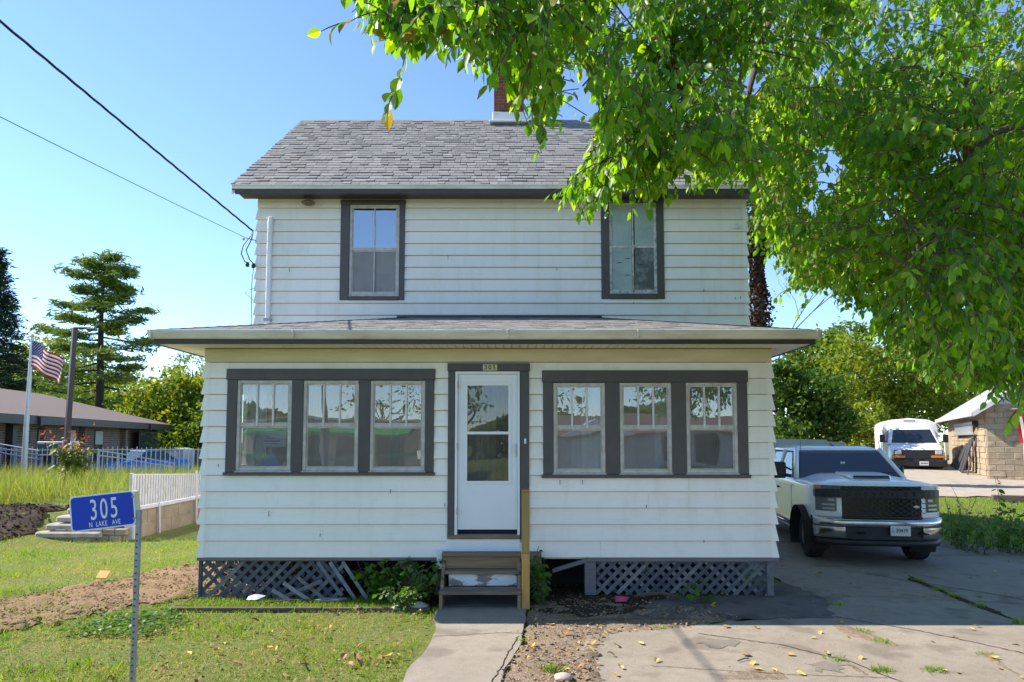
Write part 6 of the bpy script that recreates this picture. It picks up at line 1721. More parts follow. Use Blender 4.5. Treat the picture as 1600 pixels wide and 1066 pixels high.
part(bent(-0.985, 0.985, 1.14, 1.262, -0.985, -0.87, 18), 'grille_bar', M['blackplastic'], gr)
m = MB()                                                          # honeycomb of the grille
for zz, ph in ((1.295, 0), (1.105, 0), (1.065, 1), (1.025, 0), (0.985, 1), (0.945, 0), (0.905, 1), (0.865, 0)):
    x = -0.62 + (0.06 if ph else 0)
    while x < 0.60:
        for ax, az, bx, bz in ((0, 0.016, 0.05, 0.016), (0.05, 0.016, 0.075, -0.012), (0.075, -0.012, 0.125, -0.012)):
            a = Vector((x + ax, 0, zz + az)); b = Vector((x + bx, 0, zz + bz)); a.y, b.y = bend(a.x, -0.962), bend(b.x, -0.962)
            d = (b - a).normalized(); up_ = Vector((0, 0, 0.006)); m.prism([a - up_, b - up_, b + up_, a + up_], (0, 0.02, 0))
        x += 0.125
tag(part(m, 'grille_mesh', M['blackplastic'], gr), kind='stuff')
TW = wmat(truck)
for k, chh in enumerate('CHEVROLET'):
    x = -0.50 + 0.125 * k
    text_obj('grille_letter', chh, 0.105, M['gloss_black'], gr, TW @ Matrix.Translation((x, bend(x, -0.988) - 0.001, 1.20)) @ FRONT, depth=0.004, xscale=1.25)
m = MB(); bx, bz, s_b = 0.53, 1.0, 0.036
cross = [(-1.3, -0.38), (-0.52, -0.38), (-0.40, -0.62), (0.52, -0.62), (0.42, -0.38), (1.3, -0.38), (1.05, 0.38), (0.50, 0.38), (0.40, 0.62), (-0.52, 0.62), (-0.42, 0.38), (-1.05, 0.38)]
m.prism([(bx + u * s_b, bend(bx, -0.985), bz + w * s_b) for u, w in cross], (0, 0.014, 0)); part(m, 'badge', M['gold'], gr)
for sx in (-1, 1):
    def sl(a, b): return (a, b) if sx > 0 else (-b, -a)
    x0, x1 = sl(0.63, 0.985)
    part(bent(x0, x1, 1.272, 1.335, -0.955, -0.86, 8), 'upper_lamp', M['lampclear' if sx > 0 else 'lamp'])
    x0, x1 = sl(0.90, 0.99); part(bent(x0, x1, 1.278, 1.330, -0.968, -0.90, 5), 'marker_lamp', M['amber' if sx < 0 else 'lampclear'])
    x0, x1 = sl(0.62, 0.985); part(rounded(x0, x1, [(-0.94, 0.812), (-0.955, 0.83), (-0.958, 0.90), (-0.955, 1.12), (-0.94, 1.136), (-0.86, 1.136), (-0.86, 0.812)], 10), 'bezel', M['truckwhite'], smooth=50)
    x0, x1 = sl(0.70, 0.982); hl = part(bent(x0, x1, 0.905, 1.137, -0.972, -0.93, 8), 'headlight', M['lamp'])
    for za, zb, xa, xb in ((0.935, 0.965, 0.73, 0.90), (1.0, 1.03, 0.73, 0.90), (1.075, 1.115, 0.73, 0.82)):
        xa, xb = sl(xa, xb); part(bent(xa, xb, za, zb, -0.975, -0.95, 4), 'bulb', M['alloy'], hl)
bp = part(rounded(-1.02, 1.02, [(-1.02, 0.655), (-1.045, 0.67), (-1.055, 0.70), (-1.055, 0.745), (-1.045, 0.775), (-1.02, 0.795), (-0.97, 0.806), (-0.86, 0.81), (-0.84, 0.655)], 24), 'bumper', M['chrome'], smooth=50)
for sx in (-1, 1):
    x0, x1 = (0.60, 1.018) if sx > 0 else (-1.018, -0.60)
    part(rounded(x0, x1, [(-0.99, 0.462), (-1.02, 0.475), (-1.04, 0.52), (-1.05, 0.60), (-1.045, 0.654), (-0.84, 0.654), (-0.84, 0.462)], 12), 'bumper_wing', M['chrome'], bp, smooth=50)
part(bent(-0.599, 0.599, 0.46, 0.653, -1.005, -0.82, 10), 'lower_grille', M['blackplastic'], bp)
part(rounded(-0.97, 0.97, [(-0.96, 0.345), (-0.985, 0.37), (-0.985, 0.43), (-0.95, 0.460), (-0.75, 0.460), (-0.75, 0.345)], 20), 'air_dam', M['blackplastic'], bp, smooth=50)
part(bent(-0.62, 0.62, 0.806, 0.83, -0.99, -0.86, 10), 'bumper_step', M['blackplastic'], bp)
for xx in (-0.36, 0.60):
    m = MB(); m.tube([(xx - 0.05, bend(xx, -1.0), 0.57), (xx - 0.05, -1.06, 0.57), (xx + 0.05, -1.06, 0.57), (xx + 0.05, bend(xx, -1.0), 0.57)], 0.014, 6); part(m, 'tow_hook', M['gloss_black'], bp)
m = MB(); m.bbox((0.07, -1.085, 0.535), (0.375, -1.070, 0.70), 0.004); lpz = part(m, 'licence_plate', M['plate'])
text_obj('plate_number', '30419', 0.088, M['ink'], lpz, TW @ Matrix.Translation((0.240, -1.0865, 0.622)) @ FRONT, depth=0.001, bold=0.0015, xscale=0.82)
for k, chh in enumerate('CM'): text_obj('plate_prefix', chh, 0.038, M['ink'], lpz, TW @ Matrix.Translation((0.105, -1.0865, 0.645 - 0.042 * k)) @ FRONT, depth=0.001)
m = MB(); m.add([], []); 
sec = []
for k, (y, z, w) in enumerate(((-0.52, 1.452, 0.30), (-0.46, 1.490, 0.34), (0.0, 1.515, 0.36), (0.35, 1.515, 0.34))):
    sec.append([Vector((-w, y, z - 0.05)), Vector((w, y, z - 0.05)), Vector((w * 0.94, y, z)), Vector((-w * 0.94, y, z))])
m.loft(sec); part(m, 'hood_scoop', M['truckwhite'], smooth=25)
m = MB(); m.prism([(-0.30, -0.528, 1.432), (0.30, -0.528, 1.432), (0.285, -0.482, 1.482), (-0.285, -0.482, 1.482)], (0, -0.006, 0.004)); part(m, 'scoop_opening', M['gloss_black'])
m = MB(); m.tube([(-0.88, 0.52, 1.40), (-0.88, 0.54, 2.1)], 0.004, 5); part(m, 'antenna', M['blackplastic'])
m = MB(); m.prism([(-0.02, 1.5, 1.965), (0.02, 1.5, 1.965), (0.015, 1.72, 2.03), (-0.015, 1.72, 2.03)], (0, 0.06, -0.03)); part(m, 'roof_fin', M['blackplastic'])
m = MB()
for xx in (-0.45, 0.30): m.tube([(xx, 0.60, 1.478), (xx + 0.52, 0.64, 1.49)], 0.010, 5)
part(m, 'wiper', M['blackplastic'])
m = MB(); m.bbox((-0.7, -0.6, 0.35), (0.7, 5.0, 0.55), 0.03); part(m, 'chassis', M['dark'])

# ================================================================== SERVICE VAN
van = thing('service_van', 'white utility van with a rounded box body parked by the garage', 'van', (16.55, 28.2, 0.62), R(-22), scale=0.98)
def vr(y, hw, zb, zs, zt):
    h = [(0, zb), (hw * 0.94, zb), (hw, zb + 0.08), (hw, zs - 0.12), (hw * 0.95, zs - 0.02), (hw * 0.84, zs + 0.02), (hw * 0.4, zt), (0, zt)]
    pts = h + [(-x, z) for x, z in h[-2:0:-1]]
    return [Vector((x, y + (0.14 * abs(x) ** 2.4 if y < -0.5 else 0), z)) for x, z in pts]
m = MB(); m.loft([vr(-0.92, 0.94, 0.45, 0.94, 0.98), vr(-0.86, 0.97, 0.42, 1.00, 1.04), vr(-0.35, 0.99, 0.40, 1.14, 1.20), vr(-0.05, 1.0, 0.40, 1.2, 1.26), vr(1.3, 1.0, 0.40, 1.25, 1.30)]); part(m, 'body', M['truckwhite'], van, smooth=30)
m = MB(); m.loft([oct_(-0.12, 1.6, 0.97, 1.22, 0.06), oct_(0.52, 1.6, 0.82, 1.86, 0.10), oct_(0.70, 1.6, 0.70, 1.95, 0.1)]); vc = part(m, 'cab', M['truckwhite'], van, smooth=28)
W0, W1, W2, W3 = Vector((-0.91, -0.12, 1.22)), Vector((0.91, -0.12, 1.22)), Vector((0.72, 0.52, 1.86)), Vector((-0.72, 0.52, 1.86))
glass(quad_in(W0, W1, W2, W3, 0.03, 0.03, 0.06, 0.05), 'windshield', vc)
for sx in (-1, 1):
    a, b, c, d = Vector((sx * 0.97, 0.06, 1.22)), Vector((sx * 0.97, 0.95, 1.22)), Vector((sx * 0.82, 0.95, 1.86)), Vector((sx * 0.82, 0.66, 1.86))
    q = [a.lerp(d, 0.05), b.lerp(c, 0.05), c.lerp(b, 0.1), d.lerp(a, 0.1)]; glass(q if sx < 0 else q[::-1], 'side_window', vc)
    m = MB(); m.bbox((sx * 1.06, 0.02, 1.28), (sx * 1.26, 0.10, 1.62), 0.02); m.tube([(sx * 0.95, 0.1, 1.3), (sx * 1.1, 0.06, 1.34)], 0.02, 6); part(m, 'mirror', M['blackplastic'], van)
m = MB()                                                          # box body with a rounded roof
bx = [(-1.06, 0.45), (1.06, 0.45), (1.08, 1.95), (1.0, 2.12), (0.72, 2.26), (0.0, 2.33), (-0.72, 2.26), (-1.0, 2.12), (-1.08, 1.95)]
m.loft([[Vector((x * 0.97, 0.98, z * 0.985)) for x, z in bx], [Vector((x, 1.06, z)) for x, z in bx], [Vector((x, 4.6, z)) for x, z in bx]]); vb = part(m, 'box_body', M['truckwhite'], van, smooth=30)
m = MB(); m.bbox((-0.22, 0.962, 2.20), (0.22, 0.99, 2.235), 0.006); part(m, 'roof_lamp', M['lamp'], vb)
m = MB()
for y in (1.15, 2.2, 3.3, 4.4): m.bbox((-1.095, y, 0.5), (-1.078, y + 0.05, 1.95), 0.004)
tag(part(m, 'body_seams', M['gutter'], vb), kind='stuff')
m = MB(); m.bbox((-0.86, -0.955, 0.60), (0.86, -0.80, 0.985), 0.02); vg = part(m, 'grille', M['blackplastic'], van)
for sx in (-1, 1):
    m = MB(); m.bbox((sx * 0.60, -0.975, 0.80), (sx * 0.84, -0.93, 0.955), 0.015); part(m, 'headlight', M['lampclear'], van)
    m = MB(); m.bbox((sx * 0.46, -0.975, 0.655), (sx * 0.95, -0.86, 0.755), 0.012); part(m, 'turn_lamp', M['amber'], van)
m = MB(); m.bbox((-1.0, -1.05, 0.30), (1.0, -0.78, 0.60), 0.04); vbp = part(m, 'bumper', M['blackplastic'], van)
m = MB(); m.bbox((0.02, -1.065, 0.36), (0.34, -1.05, 0.52), 0.004); vp = part(m, 'licence_plate', M['plate'], van)
m = MB()
for k in range(5): m.bbox((0.06 + 0.05 * k, -1.067, 0.42), (0.095 + 0.05 * k, -1.0655, 0.47), 0.0005)
tag(part(m, 'plate_characters', M['ink'], vp), kind='stuff')
for x, sx in ((-0.86, -1), (0.86, 1)):
    for y in (0.05, 3.6):
        Mx = Matrix.Translation((x, y, 0.36)) @ Matrix.Rotation(R(90) * sx, 4, 'Y')
        c = MB(); c.lathe([(0.21, -0.1), (0.33, -0.11), (0.36, -0.07), (0.36, 0.07), (0.33, 0.11), (0.22, 0.10)], 24, Mx); w_ = part(c, 'wheel', M['tyre'], van, smooth=40)
        c = MB(); c.lathe([(0.22, 0.095), (0.19, 0.05), (0.06, 0.06), (0.0, 0.08)], 20, Mx); part(c, 'rim', M['alloy'], w_, smooth=40)

# ================================================================== GARAGE
garage = thing('stone_block_garage', 'tan stone block garage with white gable and white overhead door', 'garage', (16.65, 24.0, 0.55), R(-26))
GM = wmat(garage)
def gpart(m, name, mat, parent=garage, **kw):
    m.v = [tuple(GM @ Vector(p)) for p in m.v]; return m.build(name, mat, parent, **kw)
m = MB(); m.box((-0.012, -0.012, -0.4), (1.02, 0.3, 2.62)); m.box((-0.012, 0.3, -0.4), (0.3, 9.9, 2.45)); m.box((6.9, 0.04, -0.4), (7.2, 9.9, 2.45)); m.box((0.3, 9.6, -0.4), (6.9, 9.9, 2.45))
gw = gpart(m, 'wall', M['tanmortar'])
def block_mesh(lx, ly, lz, seed):
    m = MB(); rgk = random.Random(seed); n = 3; P = {}
    m.bbox((0, 0, 0), (lx, ly, lz), 0.012); me = m.mesh('stone_block', M['stone'])
    for v in me.vertices: v.co += Vector((rgk.uniform(-.004, .004), rgk.uniform(-.008, .006), rgk.uniform(-.004, .004)))
    return me
BF = [block_mesh(0.495, 0.1, 0.196, k) for k in range(3)]; BH = [block_mesh(0.245, 0.1, 0.196, 5 + k) for k in range(2)]
BS = [block_mesh(0.1, 0.395, 0.196, 10 + k) for k in range(4)]
for r in range(13):
    z = 0.0 + r * 0.205 - 0.05
    for x, q in (((0.0, BF), (0.505, BF)) if r % 2 else ((0.0, BH), (0.255, BF), (0.76, BH))):
        add_obj('stone_block', random.choice(q), gw, (x, -0.03 + random.uniform(-.006, .006), z))
    if r < 12:
        y = 0.08 + (0.2 if r % 2 else 0)
        while y < 8.2: add_obj('stone_block', random.choice(BS), gw, (-0.045 + random.uniform(-.012, .012), y, z)); y += 0.405
tanp = 0.66
m = MB()
m.prism([(-0.42, -0.35, 2.28), (3.6, -0.35, 2.28 + 4.02 * tanp), (3.6, -0.35, 2.36 + 4.02 * tanp + .06), (-0.42, -0.35, 2.40)], (0, 10.6, 0)); gr_ = gpart(m, 'roof', M['panelgrey'])
m = MB(); m.prism([(7.62, -0.35, 2.28), (3.602, -0.35, 2.28 + 4.02 * tanp), (3.602, -0.35, 2.36 + 4.02 * tanp + .06), (7.62, -0.35, 2.40)], (0, 10.6, 0)); gpart(m, 'roof', M['panelgrey'])
m = MB(); m.bbox((-0.50, -0.36, 2.25), (-0.42, 10.26, 2.42), 0.02); gpart(m, 'gutter', M['rail'])
m = MB(); m.tube([(-0.47, 9.9, 2.28), (-0.30, 9.9, 2.05), (-0.16, 9.9, 1.95), (-0.16, 9.9, 0.1)], 0.05, 8); gpart(m, 'downspout', M['rail'])
for y in (-0.37, 10.26):
    for x0, x1 in ((-0.42, 3.6), (7.62, 3.6)):
        m = MB(); m.prism([(x0, y, 2.24), (x1, y, 2.24 + 4.02 * tanp), (x1, y, 2.42 + 4.02 * tanp), (x0, y, 2.42)], (0, 0.02, 0)); gpart(m, 'rake_board', M['rail'])
for k in range(16):                                               # lapped boards of the front gable
    z0 = 2.52 + k * 0.16; z1 = z0 + 0.165
    xa = 0.0 + max(0, (z0 - 2.36) / tanp - 0.2); xb = 7.2 - max(0, (z0 - 2.36) / tanp - 0.2)
    if xb - xa < 0.3: break
    if k == 0: xa = 1.03
    m = MB(); m.prism([(xa, -0.05, z0), (xb, -0.05, z0), (xb, -0.03, z1), (xa, -0.03, z1)], (0, 0.05, 0)); gpart(m, 'clapboard', M['rail'])
m = MB(); m.prism([(0.0, 0.03, 2.45), (7.2, 0.03, 2.45), (3.6, 0.03, 2.2 + 4.0 * tanp)], (0, 0.1, 0)); gpart(m, 'gable_wall', M['rail'])
m = MB(); m.bbox((1.02, -0.06, -0.2), (1.10, 0.06, 2.5), 0.006); gpart(m, 'door_jamb', M['rail'])
gd = thing('tmp', None, None); bpy.data.objects.remove(gd)
m = MB(); m.bbox((1.10, 0.02, -0.2), (6.2, 0.08, 2.3), 0.006); gdoor = gpart(m, 'overhead_door', M['gdoor'])
for r in range(4):
    for c in range(6):
        m = MB(); m.bbox((1.2 + c * 0.83, 0.004, -0.05 + r * 0.57), (1.93 + c * 0.83, 0.022, 0.40 + r * 0.57), 0.012); gpart(m, 'door_panel', M['gdoor'], gdoor)
m = MB(); m.bbox((6.2, -0.04, -0.4), (7.2, 0.1, 2.5), 0.01); gpart(m, 'pier', M['stone'])
def gthing(name, label, cat, p, group=None):
    return thing(name, label, cat, GM @ Vector(p), R(-26), group)
# ladder hung on the side wall
ld = gthing('hanging_ladder', 'aluminium ladder hung flat along the garage side wall', 'ladder', (-0.12, 1.6, 1.75))
for z in (1.62, 2.02):
    m = MB(); m.bbox((-0.20, 1.6, z), (-0.13, 6.4, z + 0.09), 0.008); gpart(m, 'rail', M['alu'], ld)
y = 1.75
while y < 6.4:
    m = MB(); m.tube([(-0.165, y, 1.66), (-0.165, y, 2.06)], 0.018, 8); gpart(m, 'rung', M['alu'], ld); y += 0.30
m = MB(); m.bbox((-0.125, 2.1, 1.66), (-0.10, 6.3, 2.06), 0.006); gpart(m, 'backing_sheet', M['alu'], ld)
m = MB(); m.bbox((-0.22, 1.4, 1.95), (-0.06, 1.46, 2.15), 0.01); m.bbox((-0.22, 1.2, 1.9), (-0.06, 1.24, 2.12), 0.01); gpart(m, 'hook', M['blackplastic'], ld)
# boards leaning on the wall
bl_lab = ['dark board leaning low at the left of the garage stack', 'dark narrow board second from the left of the stack', 'grey edged board in the left half of the stack', 'broad black board in the middle of the stack', 'tall dark board with pale edge right of the middle', 'tallest black board leaning against the garage wall', 'thin brown strip leaning at the right of the stack', 'dark offcut lying at the stack foot']
for k, (y, h, w, out) in enumerate(((5.2, 0.95, 0.35, 0.55), (4.5, 1.05, 0.28, 0.55), (3.9, 1.2, 0.32, 0.5), (3.2, 1.3, 0.5, 0.5), (2.5, 1.45, 0.4, 0.45), (1.8, 1.55, 0.5, 0.45), (1.2, 1.5, 0.12, 0.35), (5.8, 0.35, 0.5, 0.3))):
    m = MB(); m.prism([(-0.12 - out, y, 0.0), (-0.12 - out, y + w, 0.0), (-0.10, y + w, h), (-0.10, y, h)], (-0.035, 0, 0.01))
    m.v = [tuple(GM @ Vector(p)) for p in m.v]
    tag(m.build('leaning_board', M['blackboard' if k != 6 else 'timber']), bl_lab[k], 'board', 'boards leaning on the garage')
# small flag by the overhead door
def flag(t, P0, du, dv, nu, nv, wave, cols, names):
    """cloth strips; cols(i) gives the material of a strip"""
    P0, du, dv = Vector(P0), Vector(du), Vector(dv); n = du.cross(dv).normalized()
    def pt(u, v): return P0 + du * u + dv * v + n * (wave * u * (math.sin(u * 7 + v * 2.2) + 0.4 * math.sin(u * 13 + v))) + Vector((0, 0, -0.10 * u * u))
    for i in range(nv):
        m = MB(); vs, fs = [], []
        for k in range(nu + 1): vs += [pt(k / nu, i / nv), pt(k / nu, (i + 1) / nv)]
        for k in range(nu): fs.append((2*k, 2*k+2, 2*k+3, 2*k+1))
        m.add(vs, fs); m.build(names, M[cols(i)], t, fix=False, smooth=True)
    return pt
sf = gthing('small_flag', 'small red and white striped flag hanging beside the garage door', 'flag', (1.05, -0.5, 1.7))
a = GM @ Vector((0.78, -0.30, 2.48)); b = GM @ Vector((1.35, -0.42, 2.48))
flag(sf, a, Vector((0.16, 0, -1.05)), (b - a), 10, 7, 0.05, lambda i: 'flagred' if i % 2 == 0 else 'flagwhite', 'stripe')
m = MB(); m.tube([GM @ Vector((0.70, -0.28, 2.49)), GM @ Vector((1.45, -0.44, 2.49))], 0.014, 6); m.tube([GM @ Vector((1.1, -0.36, 2.49)), GM @ Vector((1.1, -0.02, 2.6))], 0.014, 6); m.build('staff', M['silver'], sf)
m = MB(); m.tube([GM @ Vector((3.2, 3, 4.4)), GM @ Vector((3.2, 3, 5.9))], 0.06, 8); gpart_ = m.build('vent_pipe', M['rail'], garage)
# timber at the edge of the gravel drive, panel behind the pickup
m = MB(); m.bbox((0, 0, 0), (4.2, 0.2, 0.17), 0.012, M=Matrix.Translation((13.1, 18.75, tz(14, 18.7))) @ Matrix.Rotation(R(-22), 4, 'Z')); tag(m.build('landscape_timber', M['timber']), 'brown landscape timber edging the pale gravel drive', 'timber')
tr = thing('box_trailer', 'flat grey enclosed trailer standing behind the white pickup', 'trailer', (7.4, 18.8, tz(7.4, 18.8)))
m = MB(); m.prism([(6.3, 18.0, 0.5), (8.86, 18.0, 0.5), (8.74, 18.0, 1.92), (8.30, 18.0, 1.92), (8.28, 18.0, 1.985), (6.3, 18.0, 2.01)], (0, 2.6, 0)); m.build('body', M['panelgrey'], tr)
for y in (18.7, 19.6):
    c = MB(); c.lathe([(0.0, -0.1), (0.30, -0.1), (0.33, 0), (0.30, 0.1), (0.0, 0.1)], 20, Matrix.Translation((8.9, y, 0.40)) @ Matrix.Rotation(R(90), 4, 'Y')); c.build('wheel', M['tyre'], tr)
m = MB(); m.bbox((6.4, 17.98, 0.62), (8.7, 18.0, 0.68), 0.004); m.build('trim_rail', M['alu'], tr)

# plants on the right bank
rg = random.Random(5)
def spot(px, py, Y): p = at(px, py, Y); return (p.x, Y, tz(p.x, Y))
for k, (px, Y, h, n, sp_, lb, per, sz) in enumerate(((1512, 12.3, 0.75, 14, 0.5, 'low dark shrub mound just right of the pickup', 12, 0.10), (1560, 12.4, 0.8, 18, 0.6, 'broad dark weeds in front of the tall leafy shoot', 12, 0.11), (1610, 11.9, 0.6, 14, 0.5, 'dark weed mound cut by the right frame edge', 12, 0.11), (1480, 13.2, 0.5, 10, 0.4, 'weeds growing behind the pickup front bumper', 12, 0.10))):
    b = spot(px, 800, Y); plant('bank_weeds', lb, b, bush_stems(b, n, sp_, h, 0.7), sz, 'ivy', 12, per=per, wide=0.6, seed=200 + k, group='weeds beside the drive')
b = spot(1560, 800, 12.9); plant('tall_shoot', 'tall single leafy shoot rising above the dark weeds', b, [[b, (b[0] + .03, b[1], b[2] + .5), (b[0] + .02, b[1], b[2] + .95), (b[0] - .04, b[1], b[2] + 1.3)], [b, (b[0] + .14, b[1], b[2] + .4), (b[0] + .2, b[1], b[2] + .7)]], 0.115, 'midgreen', 20, per=26, wide=0.55, seed=210)
b = spot(1502, 800, 13.4); plant('dry_weed', 'thin straw coloured weed on the bank behind the pickup', b, bush_stems(b, 9, 0.22, 1.05, 0.3), 0.04, 'oakfar', 6, per=12, wide=0.5, seed=211)

# ================================================================== RETAINING WALL, STEPS, RAILING (left)
rw = thing('retaining_wall', 'long concrete retaining wall left of the house with pale capping', 'wall', (-7.66, 16, 0))
m = MB(); m.box((-7.76, 14.02, -0.2), (-7.58, 20.5, 0.55)); m.build('wall', M['wallstone'], rw)
for k in range(5):
    y = 13.98 + k * 1.31; m = MB(); m.bbox((-7.80, y, 0.551), (-7.54, y + 1.30, 0.60), 0.008); m.build('cap_stone', M['rail'], rw)
for k in range(5):
    for r in range(2):
        m = MB(); m.bbox((-7.58, 14.04 + k * 1.31 + (0.3 * r), 0.0 + r * 0.27), (-7.572, 15.32 + k * 1.31 + 0.3 * r, 0.26 + r * 0.27), 0.004); m.build('wall_panel', M['wallstone'], rw)
rw2 = thing('low_front_wall', 'low mossy stone wall facing the lawn behind the blue sign', 'wall', (-8.3, 13.7, 0))
for k in range(6):
    for r in range(2):
        m = MB(); m.bbox((-9.05 + k * 0.235 + 0.11 * r, 13.50, r * 0.13 - 0.02), (-8.825 + k * 0.235 + 0.11 * r, 13.78, r * 0.13 + 0.105), 0.014); m.build('stone', M['wallstone'], rw2)
m = MB(); m.box((-9.05, 13.54, -0.1), (-7.60, 13.95, 0.22)); m.build('core', M['wallstone'], rw2)
m = MB(); m.bbox((-7.66, 13.62, 0.0), (-7.46, 13.80, 0.50), 0.02); tag(m.build('end_block', M['rail']), 'pale upright block at the near end of the retaining wall', 'block')
gs = thing('stone_steps', 'five pale stone slabs stepping up beside the dark mulch', 'steps', (-8.9, 13.8, 0))
for k in range(5):
    m = MB(); m.bbox((-9.30 + k * 0.155, 13.45 + k * 0.07, 0.06 + k * 0.145), (-8.0, 14.2 + k * 0.1, 0.185 + k * 0.145), 0.03); m.build('slab', M['paleslab'], gs)
rl = thing('white_railing', 'white picket railing standing on the retaining wall', 'railing', (-7.68, 15.5, 0.6))
zr0 = lambda y: 0.62
zr1 = lambda y: 1.27 - 0.045 * (y - 13.85)
y = 13.90
m = MB(); m.bbox((-7.71, 13.85, 0.45), (-7.65, 13.91, 1.30), 0.006); m.build('post', M['rail'], rl)
y = 13.96
while y < 18.4:
    m = MB(); m.box((-7.69, y, zr0(y)), (-7.665, y + 0.062, zr1(y) - 0.01)); m.build('picket', M['rail'], rl); y += 0.108
for za, zb in ((zr1, 0.0), (zr0, 0.04)):
    m = MB(); m.prism([(-7.715, 13.91, za(13.91) + zb - 0.02), (-7.715, 18.4, za(18.4) + zb - 0.02), (-7.715, 18.4, za(18.4) + zb + 0.02), (-7.715, 13.91, za(13.91) + zb + 0.02)], (0.024, 0, 0)); m.build('rail', M['rail'], rl)
for yy, lb in ((14.7, 'short pale stake leaning on the wall near its end block'), (16.4, 'thin pale stake against the wall close to the house')):
    m = MB(); m.tube([(-7.50, yy, 0.0), (-7.53, yy, 0.75 if yy < 15 else 1.25)], 0.022, 6); tag(m.build('stake', M['rail']), lb, 'stake')
m = MB(); m.box((0, 0, 0), (0.15, 0.012, 0.13), M=Matrix.Translation((-5.85, 9.75, 0.04)) @ Matrix.Rotation(R(-50), 4, 'X')); tag(m.build('cardboard_scrap', M['newpost']), 'pale cardboard scrap lying in the lawn beyond the dirt', 'litter')

# ================================================================== BRICK BUILDING ON THE LEFT
bld = thing('brick_building', 'long low brown brick building with brown hipped roof and dark fascia', 'building', (-22.0, 44.0, 0), R(-80.5))
BM = wmat(bld)
def bpart(m, name, mat, parent=bld, **kw):
    m.v = [tuple(BM @ Vector(p)) for p in m.v]; return m.build(name, mat, parent, **kw)
def lx(px):
    r = (px - 800) / F_PX; return (44 * r + 22) / (0.165 + 0.986 * r)
def brick_mat():
    t = NT('small_brown_brick')
    tc = t.new('ShaderNodeTexCoord').outputs['Object']; mp = t.new('ShaderNodeMapping'); mp.inputs['Rotation'].default_value = (R(-90), 0, 0)
    t.l.new(tc, mp.inputs['Vector'])
    b = t.new('ShaderNodeTexBrick'); t.l.new(mp.outputs[0], b.inputs['Vector'])
    b.inputs['Scale'].default_value = 1.0; b.inputs['Brick Width'].default_value = 0.3; b.inputs['Row Height'].default_value = 0.1; b.inputs['Mortar Size'].default_value = 0.012
    b.inputs['Color1'].default_value = (0.20, 0.125, 0.095, 1); b.inputs['Color2'].default_value = (0.13, 0.085, 0.066, 1); b.inputs['Mortar'].default_value = (0.30, 0.25, 0.22, 1)
    t.base(b.outputs['Color']); t.set(Roughness=0.9); return t.m
M['bbrick'] = brick_mat()
m = MB(); m.box((0.6, -11.2, -0.3), (32, -0.9, 2.62)); bpart(m, 'wall', M['bbrick'])
m = MB(); m.add([(-0.1, 0.1, 2.96), (33, 0.1, 2.96), (33, -6, 4.66), (3.4, -6, 4.66), (-0.1, -12.1, 2.96), (33, -12.1, 2.96)], [(0, 1, 2, 3), (0, 3, 4), (4, 3, 2, 5)]); bpart(m, 'roof', M['broof'])
m = MB(); m.bbox((-0.1, 0.02, 2.60), (33, 0.1, 2.955), 0.01); m.bbox((-0.1, -12.1, 2.60), (-0.02, 0.02, 2.955), 0.01); bpart(m, 'fascia', M['bfascia'])
m = MB(); m.box((0, -0.9, 2.62), (33, 0.02, 2.66)); bpart(m, 'soffit', M['bfascia'])
for px in (58, 232):
    m = MB(); m.bbox((lx(px) - 0.1, 0.1, 2.55), (lx(px) + 0.1, 0.2, 2.95), 0.01); bpart(m, 'fascia_joint', M['bfascia'])
for a, b in ((95, 108), (135, 150), (178, 190)):
    x0, x1 = sorted((lx(a), lx(b)))
    m = MB(); m.bbox((x0, -0.92, 0.9), (x1, -0.86, 2.5), 0.01); w_ = bpart(m, 'window', M['bfascia'])
    m = MB(); m.bbox((x0 + 0.06, -0.86, 1.75), (x1 - 0.06, -0.845, 2.44), 0.004); bpart(m, 'blind', M['blind'], w_)
    m = MB(); m.bbox((x0 + 0.06, -0.86, 0.96), (x1 - 0.06, -0.845, 1.70), 0.004); bpart(m, 'pane', M['bglass'], w_)
x0, x1 = sorted((lx(229), lx(257))); m = MB(); m.bbox((x0, -0.4, 0.5), (x1, -0.34, 2.5), 0.01); w_ = bpart(m, 'screen_bay', M['bfascia'])
m = MB(); m.bbox((x0 + 0.12, -0.34, 0.6), (x1 - 0.12, -0.32, 2.44), 0.004); bpart(m, 'pane', M['bglass'], w_)
x0, x1 = sorted((lx(57), lx(85))); m = MB(); m.bbox((x0, -0.9, 1.85), (x1, -0.86, 2.45), 0.01); lv = bpart(m, 'louvre_vent', M['bfascia'])
for k in range(5):
    m = MB(); m.prism([(x0 + 0.05, -0.86, 1.90 + k * 0.105), (x1 - 0.05, -0.86, 1.90 + k * 0.105), (x1 - 0.05, -0.80, 1.93 + k * 0.105), (x0 + 0.05, -0.80, 1.93 + k * 0.105)], (0, 0, 0.03)); bpart(m, 'slat', M['trim'], lv)
x0, x1 = sorted((lx(-30), lx(22))); m = MB(); m.bbox((x0, -0.9, 0.3), (x1, -0.86, 2.5), 0.01); en = bpart(m, 'entrance', M['bfascia'])
for k in range(6):
    a = x0 + 0.1 + k * (x1 - x0 - 0.2) / 6; m = MB(); m.bbox((a, -0.86, 0.4), (a + (x1 - x0 - 0.2) / 6 - 0.08, -0.845, 2.4), 0.004); bpart(m, 'pane', M['bglass'], en)
for px in (52, 100, 158, 218, 262):
    m = MB(); m.bbox((lx(px) - 0.16, -0.9, 0), (lx(px) + 0.16, -0.62, 2.6), 0.01); bpart(m, 'pier', M['bbrick' if px not in (52, 262) else 'bfascia'])

